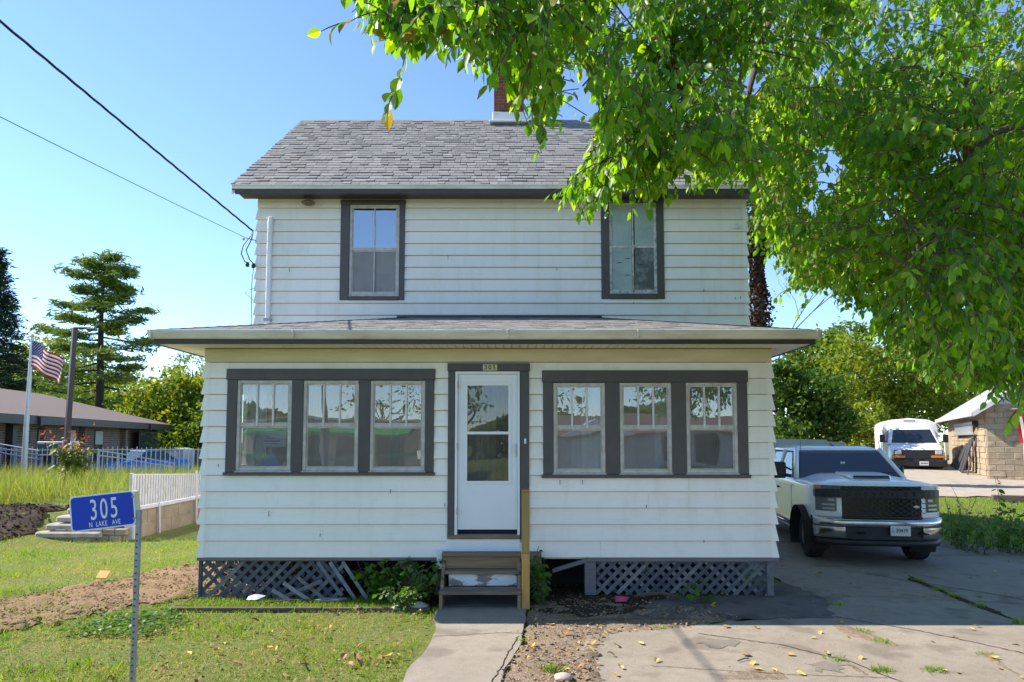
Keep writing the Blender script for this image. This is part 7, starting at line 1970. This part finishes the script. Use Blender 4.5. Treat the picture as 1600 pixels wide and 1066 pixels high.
# flag on its pole, dark pole, fence, rails, cabinet, car, shed
fp = thing('flagpole', 'silver flagpole in front of the brick building', 'flagpole', (-15.63, 22, 0.4))
m = MB(); m.tube([(-15.63, 22, 0.3), (-15.63, 22, 2.2), (-15.58, 22, 5.3)], [0.085, 0.075, 0.045], 12); m.build('shaft', M['silver'], fp)
m = MB(); m.lathe([(0, -0.06), (0.045, -0.04), (0.06, 0), (0.045, 0.04), (0, 0.06)], 12, Matrix.Translation((-15.58, 22, 5.36))); m.build('finial', M['silver'], fp)
us = thing('american_flag', 'american flag flying from the silver flagpole', 'flag', (-15.55, 22, 4.6))
P0 = Vector((-15.53, 21.95, 5.18)); du = Vector((1.25, -0.45, -0.52)); dv = Vector((0.0, 0, -0.84)); nrm = du.cross(dv).normalized()
def fpt(u, v): return P0 + du * u + dv * v + nrm * (0.09 * u * math.sin(u * 8 + v * 2)) + Vector((0, 0, -0.12 * u * u + 0.03 * math.sin(u * 9)))
def strip(name, mat, u0, u1, v0, v1, off=0.0, n=14):
    m = MB(); vs, fs = [], []
    for k in range(n + 1):
        u = u0 + (u1 - u0) * k / n; vs += [fpt(u, v0) + nrm * off, fpt(u, v1) + nrm * off]
    for k in range(n): fs.append((2*k, 2*k+2, 2*k+3, 2*k+1))
    m.add(vs, fs); return m.build(name, M[mat], us, fix=False, smooth=True)
for i in range(13): strip('stripe', 'flagred' if i % 2 == 0 else 'flagwhite', 0.4 if i < 7 else 0.0, 1.0, i / 13, (i + 1) / 13)
canton = strip('canton', 'flagblue', 0.0, 0.4, 0.0, 7 / 13)
m = MB()
for r in range(9):
    for c in range(6 if r % 2 == 0 else 5):
        u = 0.4 * ((c + 0.5) / 6 + (0.083 if r % 2 else 0)); v = 7 / 13 * (r + 0.6) / 9.4
        for sgn in (-1, 1):
            q = fpt(u, v) + nrm * 0.004 * sgn; e1 = du.normalized(); e2 = Vector((0, 0, 1)); pts5 = []
            for k in range(10):
                a = math.pi / 2 + k * math.pi / 5; rr = 0.020 if k % 2 == 0 else 0.008; pts5.append(q + e1 * rr * math.cos(a) + e2 * rr * math.sin(a))
            m.add(pts5, [tuple(range(10))])
m.v = [tuple(wmat(us).inverted() @ Vector(p)) for p in m.v]
tag(add_obj('stars', m.mesh('stars', M['flagwhite']), us), kind='stuff')
lp_ = thing('dark_light_pole', 'tall dark brown light pole between the flag and the pine', 'pole', (-15.5, 24, 0.4))
m = MB(); m.tube([(-15.65, 24, 0.2), (-15.5, 24, 5.95)], [0.115, 0.10], 4); m.build('shaft', M['poledark'], lp_)
m = MB(); m.bbox((-15.5, 23.95, 5.90), (-14.95, 24.05, 5.97), 0.01); m.bbox((-15.05, 23.9, 5.84), (-14.75, 24.1, 5.93), 0.02); m.build('lamp_arm', M['poledark'], lp_)
fn_ = thing('thin_picket_fence', 'thin pale metal picket fence before the brick building', 'fence', (-14.5, 23.5, 0.3))
x = -18.6; k = 0
while x < -10.6:
    yy = 23.2 + (x + 18.6) * 0.28; h = 1.75 - 0.01 * k / 10 + random.uniform(-.04, .04)
    m = MB(); m.box((x, yy, 0.2), (x + 0.022, yy + 0.02, h)); m.build('picket', M['silver'], fn_); x += 0.15; k += 1
for z in (0.75, 1.62):
    m = MB(); m.prism([(-18.6, 23.235, z), (-10.6, 25.475, z), (-10.6, 25.475, z + 0.025), (-18.6, 23.235, z + 0.025)], (0, 0.02, 0)); m.build('rail', M['silver'], fn_)
rp = thing('ramp_handrail', 'blue grey ramp handrail sloping down at the left edge', 'handrail', (-17.2, 22.6, 0.3))
for dz in (0.0, -0.14, -0.28):
    m = MB(); m.tube([(-18.4, 22.6, 2.05 + dz), (-17.0, 22.6, 1.86 + dz), (-15.6, 22.6, 1.62 + dz)], 0.022, 8); m.build('rail', M['bluerail'], rp)
for xx in (-18.0, -17.2, -16.4, -15.7):
    m = MB(); m.tube([(xx, 22.6, 0.2), (xx, 22.6, 1.98 - 0.16 * (xx + 18))], 0.02, 8); m.build('post', M['bluerail'], rp)
rp2 = thing('far_handrail', 'pale blue handrail running to the blue car', 'handrail', (-16.8, 28, 0.2))
for dz in (0.0, -0.18):
    m = MB(); m.tube([at(152, 704, 26) + Vector((0, 0, dz)), at(186, 709, 28) + Vector((0, 0, dz)), at(272, 724, 31) + Vector((0, 0, dz))], 0.026, 8); m.build('rail', M['bluerail'], rp2)
for px, Y, py in ((155, 26.1, 704), (186, 28, 709), (228, 29.5, 716), (265, 30.8, 723)):
    p = at(px, py, Y); m = MB(); m.tube([(p.x, Y, 0.0), tuple(p)], 0.035, 6); m.build('post', M['bluerail'], rp2)
cb = thing('teal_cabinet', 'teal utility cabinet with white end against the brick wall', 'cabinet', (-17.4, 25.2, 0.2))
p0, p1 = at(57, 690, 25), at(97, 690, 25)
m = MB(); m.bbox((p0.x, 25, 0.3), (p1.x, 25.8, p0.z), 0.03); m.build('body', M['teal'], cb)
m = MB(); m.bbox((p1.x + 0.002, 24.98, 0.3), (p1.x + 0.14, 25.8, p0.z + 0.02), 0.01); m.build('end_panel', M['white'], cb)
for k in range(3):
    xx = p0.x + 0.06 + k * 0.3; m = MB(); m.bbox((xx, 24.985, 0.45), (xx + 0.26, 25.0, p0.z - 0.08), 0.01); m.build('door', M['teal'], cb)
cb2 = thing('blue_bin_enclosure', 'low dark blue slatted enclosure before the teal cabinet', 'enclosure', (-16.2, 24.6, 0.2))
q0, q1 = at(62, 712, 24.4), at(118, 714, 24.4)
m = MB(); m.box((q0.x, 24.44, 0.3), (q1.x, 24.5, q0.z - 0.02)); m.build('panel', M['bluepaint'], cb2)
x = q0.x
while x < q1.x:
    m = MB(); m.bbox((x, 24.40, 0.3), (x + 0.10, 24.44, q0.z - 0.03), 0.006); m.build('slat', M['bluerail'] if int(x * 7) % 3 == 0 else M['bfascia'], cb2); x += 0.14
m = MB(); m.bbox((q0.x - 0.05, 24.38, q0.z - 0.03), (q1.x + 0.05, 24.52, q0.z + 0.03), 0.01); m.build('top_rail', M['bfascia'], cb2)
car = thing('blue_car', 'bright blue car parked beyond the far handrail', 'car', (-17.55, 32.5, 0.05), R(62))
def cr_(x, hw, zb, zs):
    h = [(0, zb), (hw * .9, zb), (hw, zb + .12), (hw, zs - .12), (hw * .9, zs), (0, zs + .03)]
    pts = h + [(-y, z) for y, z in h[-2:0:-1]]; return [Vector((x, y, z)) for y, z in pts]
m = MB(); m.loft([cr_(-2.1, .72, .45, .78), cr_(-1.9, .82, .32, .88), cr_(-.8, .88, .25, .98), cr_(.9, .88, .25, 1.0), cr_(1.8, .84, .3, .98), cr_(2.1, .76, .42, .90)]); part(m, 'body', M['bluepaint'], car, smooth=35)
m = MB(); m.loft([oct_(-.78, .78, .0, .98)] if False else [[Vector(p) for p in ((-.95, -.74, .98), (-.95, .74, .98), (1.35, .74, .98), (1.35, -.74, .98))], [Vector(p) for p in ((-.2, -.58, 1.38), (-.2, .58, 1.38), (.75, .58, 1.40), (.75, -.58, 1.40))]]); cc_ = part(m, 'cabin', M['carglass'], car)
m = MB(); m.bbox((-.22, -.59, 1.375), (.78, .59, 1.425), 0.02); part(m, 'roof_panel', M['bluepaint'], cc_)
for x in (-1.3, 1.3):
    for s_ in (-.82, .82):
        c = MB(); c.lathe([(0, -.1), (.28, -.1), (.31, 0), (.28, .1), (0, .1)], 18, Matrix.Translation((x, s_, .31)) @ Matrix.Rotation(R(90), 4, 'X')); part(c, 'wheel', M['tyre'], car)
shd = thing('pale_storage_shed', 'pale blue grey storage shed past the end of the brick building', 'shed', (-19.4, 40, 0))
p0, p1 = at(259, 701, 40), at(286, 701, 40)
m = MB(); m.box((p0.x, 40, 0), (p1.x, 41.5, p0.z - 0.08)); m.build('wall', M['rail'], shd)
m = MB(); m.prism([(p0.x - .05, 39.95, p0.z - .08), (p1.x + .05, 39.95, p0.z - .08), ((p0.x + p1.x) / 2, 39.95, p0.z + .04)], (0, 1.6, 0)); m.build('roof', M['panelgrey'], shd)
m = MB(); m.bbox((p0.x + .3, 39.97, 0.1), (p1.x - .3, 40.0, p0.z - .2), 0.01); m.build('door', M['white'], shd)
wf = thing('far_board_fence', 'grey board fence in the distance beside the pale shed', 'fence', (-16, 42, 0))
x = at(288, 720, 42).x
while x < -10:
    m = MB(); m.bbox((x, 42, 0.0), (x + 0.14, 42.03, 1.35 + random.uniform(-.03, .03)), 0.006); m.build('board', M['oldlattice'], wf); x += 0.15

# ================================================================== SUMAC, TREES
b = (-12.75, 20.0, 0.45)
rg = random.Random(12)
sm_ = plant('sumac_shrub', 'sumac shrub with red tipped leaves in the tall grass', b, bush_stems(b, 30, 0.34, 1.45, 0.4), 0.22, 'sumac', 25, per=30, wide=0.42, seed=31)
rr_ = np.random.default_rng(8); tips = np.column_stack([rr_.normal(size=50) * 0.32 - 12.8, rr_.normal(size=50) * 0.25 + 19.8, 1.95 + rr_.normal(size=50) * 0.22])
v, f = leaf_arrays(tips, rr_.normal(size=(50, 3)), rr_.normal(size=(50, 3)), np.full(50, 0.13), np.full(50, 0.05)); tag(np_mesh('red_foliage', v, f, M['sumacred'], sm_), kind='stuff')

def pine(name, label, base, height, branches, mat, seed, tuft_r, n_per, trunk_r, droop=0.0):
    rng = np.random.default_rng(seed); rg = random.Random(seed); t = thing(name, label, 'tree', base)
    b = Vector(base); m = MB()
    m.tube([b - Vector((0, 0, .3)), b + Vector((0.1, 0, height * .35)), b + Vector((-.05, 0, height * .7)), b + Vector((0.1, 0, height * .99))], [trunk_r, trunk_r * .8, trunk_r * .45, .04], 10)
    tk = m.build('trunk', M['pinebark'], t, smooth=True); P, S, lm = [], [], MB()
    for hz, az, ln, up in branches:
        s = b + Vector((0.02, 0, hz)); d = Vector((math.cos(az), math.sin(az), 0))
        e = s + d * ln + Vector((0, 0, up)); mid = s.lerp(e, .5) + Vector((0, 0, -0.06 * ln + up * .05))
        lm.tube([s, mid, e], [trunk_r * .22, trunk_r * .14, .02], 5)
        for k in range(n_per):
            f = rg.uniform(0.30, 1.0) ** 0.75; q = s.lerp(mid, f * 2) if f < .5 else mid.lerp(e, f * 2 - 1)
            sd = d.cross(Vector((0, 0, 1))) * rg.gauss(0, 0.18 * ln * (1.15 - 0.5 * f)); P.append(q + sd + Vector((0, 0, rg.uniform(0, .25) - droop * rg.random()))); S.append(tuft_r * rg.uniform(.6, 1.25))
    lm.build('limb', M['pinebark'], tk, smooth=True)
    P = np.array([tuple(p) for p in P]); S = np.array(S); k = 16
    C_ = np.repeat(P, k, 0) + rng.normal(size=(len(P) * k, 3)) * np.repeat(S, k)[:, None] * np.array([.6, .6, .22])
    D = rng.normal(size=(len(C_), 3)); D[:, 2] = np.abs(D[:, 2]) * .5 - droop
    v, f = quad_arrays(C_, np.repeat(S, k) * rng.uniform(.7, 1.3, len(C_)), np.repeat(S, k) * .20, rng, D=D)
    tag(np_mesh('crown', v, f, M[mat], t), kind='stuff'); return t
rg = random.Random(3); br = []
PB = at(152, 660, 60); H_P = 18.3
for k in range(40):
    hz = H_P * (0.30 + 0.68 * (k / 39) ** 0.9); rel = (H_P - hz) / (H_P * 0.70)
    az = k * 2.4 + rg.uniform(-.3, .3); ln = (1.5 + 5.6 * rel ** 0.7) * rg.uniform(0.50, 1.12); br.append((hz, az, ln, ln * rg.uniform(.02, .22) * (1 - rel * 1.4)))
pine('white_pine', 'tall open crowned pine with flat layered boughs behind the building', (PB.x, 60, 0), H_P, br, 'pine', 5, 0.66, 26, 0.42)
rg = random.Random(8); br = []
for k in range(150):
    hz = 16.4 * (0.06 + 0.93 * k / 149); rel = 1 - hz / 16.5; ln = (0.35 + 4.9 * rel) * rg.uniform(.7, 1.1); br.append((hz, k * 2.399, ln, -ln * rg.uniform(.05, .3)))
pine('dark_spruce', 'dark drooping spruce cut by the left frame edge', (-38.6, 50, 0), 16.6, br, 'spruce', 6, 0.46, 10, 0.32, droop=0.55)

GT = 'broadleaf trees left of the house'
def bcluster(px, py, Y, rpx, rpz): p = at(px, py, Y); return (p.x, Y, p.z, rpx * Y / F_PX, rpx * Y / F_PX * .8, rpz * Y / F_PX)
def tree_at(name, label, px, Y, lobes, n, size, mat, **kw):
    b = at(px, 700, Y); bz = tz(b.x, Y); blobs = []
    for (x, y, rx, ry) in lobes:
        w = bcluster(x, y, Y + random.uniform(-1.5, 1.5), rx, ry); blobs.append((w[0] - b.x, w[1] - Y, w[2] - bz, w[3], w[4], w[5]))
    hmax = max(q[2] + q[5] for q in blobs)
    return broadleaf(name, label, (b.x, Y, bz), hmax, blobs, n, size, mat, **kw)
tree_at('leafy_tree', 'yellow green tree at the left corner of the porch', 285, 48, [(285, 620, 45, 40), (240, 630, 45, 38), (310, 660, 35, 50), (265, 660, 50, 40), (215, 640, 28, 30), (325, 610, 30, 30)], 8500, 0.34, 'oakfar', group=GT, seed=11, trunk=.3)
tree_at('leafy_tree', 'darker tree under the yellow green one beside the porch', 320, 46, [(300, 700, 40, 40), (330, 680, 30, 50), (270, 690, 30, 25)], 4200, 0.3, 'midgreen', group=GT, seed=12, trunk=.25)
tree_at('leafy_tree', 'light green tree seen between the flag and the pine', 90, 75, [(90, 570, 60, 45), (40, 580, 50, 40), (130, 600, 45, 40), (180, 610, 50, 40), (20, 610, 40, 40)], 7500, 0.5, 'oakfar', group=GT, seed=13, trunk=.4)
tree_at('leafy_tree', 'mid green undergrowth tree at the pine foot', 170, 66, [(150, 640, 60, 30), (200, 640, 45, 32), (100, 635, 50, 28), (235, 655, 40, 25), (30, 620, 50, 30)], 7500, 0.42, 'midgreen', group=GT, seed=14, trunk=.3)
tree_at('leafy_tree', 'twiggy pale tree top just left of the porch eave', 300, 70, [(300, 575, 30, 25), (275, 590, 25, 20), (325, 600, 25, 40)], 1600, 0.34, 'oakfar', group=GT, seed=15, trunk=.25, limbs=14)
GR = 'trees behind the drive'
tree_at('leafy_tree', 'dark green tree directly behind the pickup cab', 1240, 29.5, [(1235, 640, 45, 45), (1270, 620, 45, 40), (1215, 600, 30, 40), (1290, 660, 50, 35), (1225, 690, 45, 35)], 9000, 0.24, 'darkgreen', group=GR, seed=21, trunk=.3)
tree_at('leafy_tree', 'sunlit yellow green tree behind the service van', 1380, 42, [(1380, 590, 60, 50), (1330, 570, 50, 50), (1420, 600, 50, 45), (1350, 640, 60, 45), (1440, 640, 50, 40), (1390, 670, 50, 35), (1480, 610, 45, 45)], 12000, 0.30, 'oakfar', group=GR, seed=22, trunk=.35)
tree_at('leafy_tree', 'pale green tree top right of the porch eave', 1290, 50, [(1280, 560, 50, 40), (1320, 540, 45, 35), (1250, 580, 40, 30), (1330, 600, 50, 40)], 7500, 0.36, 'midgreen', group=GR, seed=23, trunk=.35)
tree_at('leafy_tree', 'dark tree mass behind the garage roof', 1500, 48, [(1500, 570, 70, 60), (1440, 540, 60, 60), (1560, 560, 60, 60), (1500, 640, 70, 45), (1600, 600, 60, 60)], 10000, 0.36, 'darkgreen', group=GR, seed=24, trunk=.4)
tree_at('leafy_tree', 'yellowing tree at the far right behind the garage', 1590, 60, [(1590, 560, 40, 50), (1620, 540, 50, 50), (1570, 600, 40, 40)], 5000, 0.45, 'oakfar', group=GR, seed=25, trunk=.4)
tree_at('leafy_tree', 'low bright bush left of the service van', 1335, 34, [(1340, 670, 28, 25), (1360, 650, 24, 22), (1320, 690, 30, 20), (1350, 690, 26, 20)], 3600, 0.2, 'oakfar', cat='shrub', group=GR, seed=26, trunk=.1)
# trunk wrapped in dry vine, bare twiggy tree
vt = thing('vine_covered_trunk', 'trunk wrapped in dry reddish vine behind the right house corner', 'tree', (8.42, 23, tz(8.42, 23)))
m = MB(); m.tube([(8.36, 23, 0), (8.38, 23, 5), (8.45, 23, 8), (8.3, 23, 12.5)], [.22, .2, .17, .1], 10); m.build('trunk', M['bark'], vt, smooth=True)
rr_ = np.random.default_rng(14); nv_ = 5200; hz = rr_.uniform(2.5, 9.2, nv_); a = rr_.uniform(0, 6.28, nv_); rad = .17 + .15 * (1 + np.sin(hz * 2.1 + 1)) * rr_.random(nv_) + .08 * rr_.random(nv_)
PV = np.column_stack([8.38 + np.cos(a) * rad, 23 + np.sin(a) * rad, hz]); v, f = quad_arrays(PV, .13 * rr_.uniform(.6, 1.3, nv_), .085, rr_); tag(np_mesh('vine', v, f, M['vine'], vt), kind='stuff')
hz = rr_.uniform(8.3, 11.8, 2600); PV = np.column_stack([8.4 + rr_.normal(size=2600) * .55, 23 + rr_.normal(size=2600) * .5, hz]); v, f = quad_arrays(PV, .17, .1, rr_); tag(np_mesh('crown', v, f, M['darkgreen'], vt), kind='stuff')
bt = thing('bare_twig_tree', 'thin nearly leafless tree right of the vine covered trunk', 'tree', (11.6, 30, tz(11.6, 30)))
rg = random.Random(15); tips = []
def grow(p, d, ln, r, lv):
    e = p + d * ln; mid = p.lerp(e, .5) + Vector((rg.gauss(0, .05), rg.gauss(0, .05), 0)) * ln
    tb.tube([p, mid, e], [r, r * .8, r * .6], 5, cap=False)
    if lv == 0: tips.append(e); return
    for k in range(3): grow(p.lerp(e, rg.uniform(.55, 1)), (d + Vector((rg.gauss(0, .55), rg.gauss(0, .5), rg.gauss(0.05, .35)))).normalized(), ln * rg.uniform(.55, .8), r * .55, lv - 1)
tb = MB(); grow(Vector((11.6, 30, 0.3)), Vector((0, 0, 1)), 4.6, .10, 4); tb.build('trunk', M['twig'], bt, fix=False)
PT = np.repeat(np.array([tuple(p) for p in tips]), 4, 0); rr_ = np.random.default_rng(16); PT = PT + rr_.normal(size=PT.shape) * .15
v, f = quad_arrays(PT, .12, .07, rr_); tag(np_mesh('crown', v, f, M['yleaf'], bt), kind='stuff')

# ================================================================== ACROSS THE STREET (what the porch windows mirror)
sh_ = thing('awning_building', 'tan shop building with a green awning band, mirrored in the left windows', 'building', (-8, -16, 0))
m = MB(); m.box((-13, -24, 0), (-4.6, -16, 2.95)); m.box((-13.2, -24.2, 2.951), (-4.4, -15.8, 3.06)); m.build('wall', M['tan'], sh_)
m = MB(); m.prism([(-12.8, -16, 2.75), (-12.8, -15.2, 2.35), (-12.8, -15.2, 2.2), (-12.8, -16, 2.2)], (8.0, 0, 0)); m.build('awning', M['greenawn'], sh_)
for k in range(4):
    m = MB(); m.bbox((-12.4 + k * 1.95, -16.0, 0.5), (-10.9 + k * 1.95, -15.95, 2.1), 0.01); m.build('window', M['bglass'], sh_)
m = MB(); m.bbox((-12.9, -15.99, 1.05), (-4.7, -15.9, 1.25), 0.01); m.build('green_band', M['greenawn'], sh_)
h2 = thing('brown_roof_house', 'low house with brown roof and white garage, mirrored in the right windows', 'house', (5.5, -17, 0))
m = MB(); m.box((0.5, -25, 0), (14, -17, 2.35)); m.build('wall', M['rail'], h2)
m = MB(); m.prism([(0.0, -16.5, 2.35), (0.0, -21, 3.35), (0.0, -25.5, 2.35)], (14.5, 0, 0)); m.build('roof', M['broof'], h2)
m = MB(); m.prism([(2.2, -16.4, 2.3), (6.2, -16.4, 2.3), (4.2, -16.4, 3.1)], (0, -3, 0)); m.build('porch_gable', M['rail'], h2)
for x, w in ((1.2, 1.0), (7.4, 1.1), (9.2, 1.1), (11, 1.2)):
    m = MB(); m.bbox((x, -17.0, 0.9), (x + w, -16.94, 2.1), 0.01); m.build('window', M['bglass'], h2)
m = MB(); m.bbox((3.0, -17.0, 0.0), (5.3, -16.93, 2.1), 0.01); m.build('garage_door', M['gdoor'], h2)
m = MB(); m.bbox((7.0, -16.6, 0.0), (13, -15.9, 0.75), 0.1); m.build('hedge', M['darkgreen'], h2)
GX = 'trees across the street'
for k, (x, y, h, lb) in enumerate(((-3.5, -27, 7, 'thin tree across the street behind the shop corner'), (-9, -30, 6.5, 'thin tree across the street above the shop roof'), (3, -32, 6.0, 'rounded tree across the street behind the brown roof'), (11, -30, 7.5, 'rounded tree across the street at the far house end'))):
    broadleaf('street_tree', lb, (x, y, 0), h, [(0, 0, h * .75, 2.4, 2.4, h * .25), (1.4, .5, h * .62, 1.6, 1.6, h * .2), (-1.4, -.4, h * .62, 1.6, 1.6, h * .2)], 420, .3, 'midgreen', group=GX, seed=50 + k, trunk=.16, limbs=14)

rr_ = np.random.default_rng(77); nb = 16000
bx_ = rr_.uniform(-90, 90, nb); hh = 4.2 + 1.2 * np.sin(bx_ * .13) + 0.9 * np.sin(bx_ * .41 + 1)
PT = np.column_stack([bx_, -62 + rr_.normal(size=nb) * 2.5, hh * rr_.random(nb) ** 0.6])
v, f = quad_arrays(PT, 1.1 * rr_.uniform(.6, 1.3, nb), .8, rr_)
tag(np_mesh('treeline', v, f, M['midgreen']), 'far line of trees across the street, mirrored in the door glass', 'trees', kind='stuff')
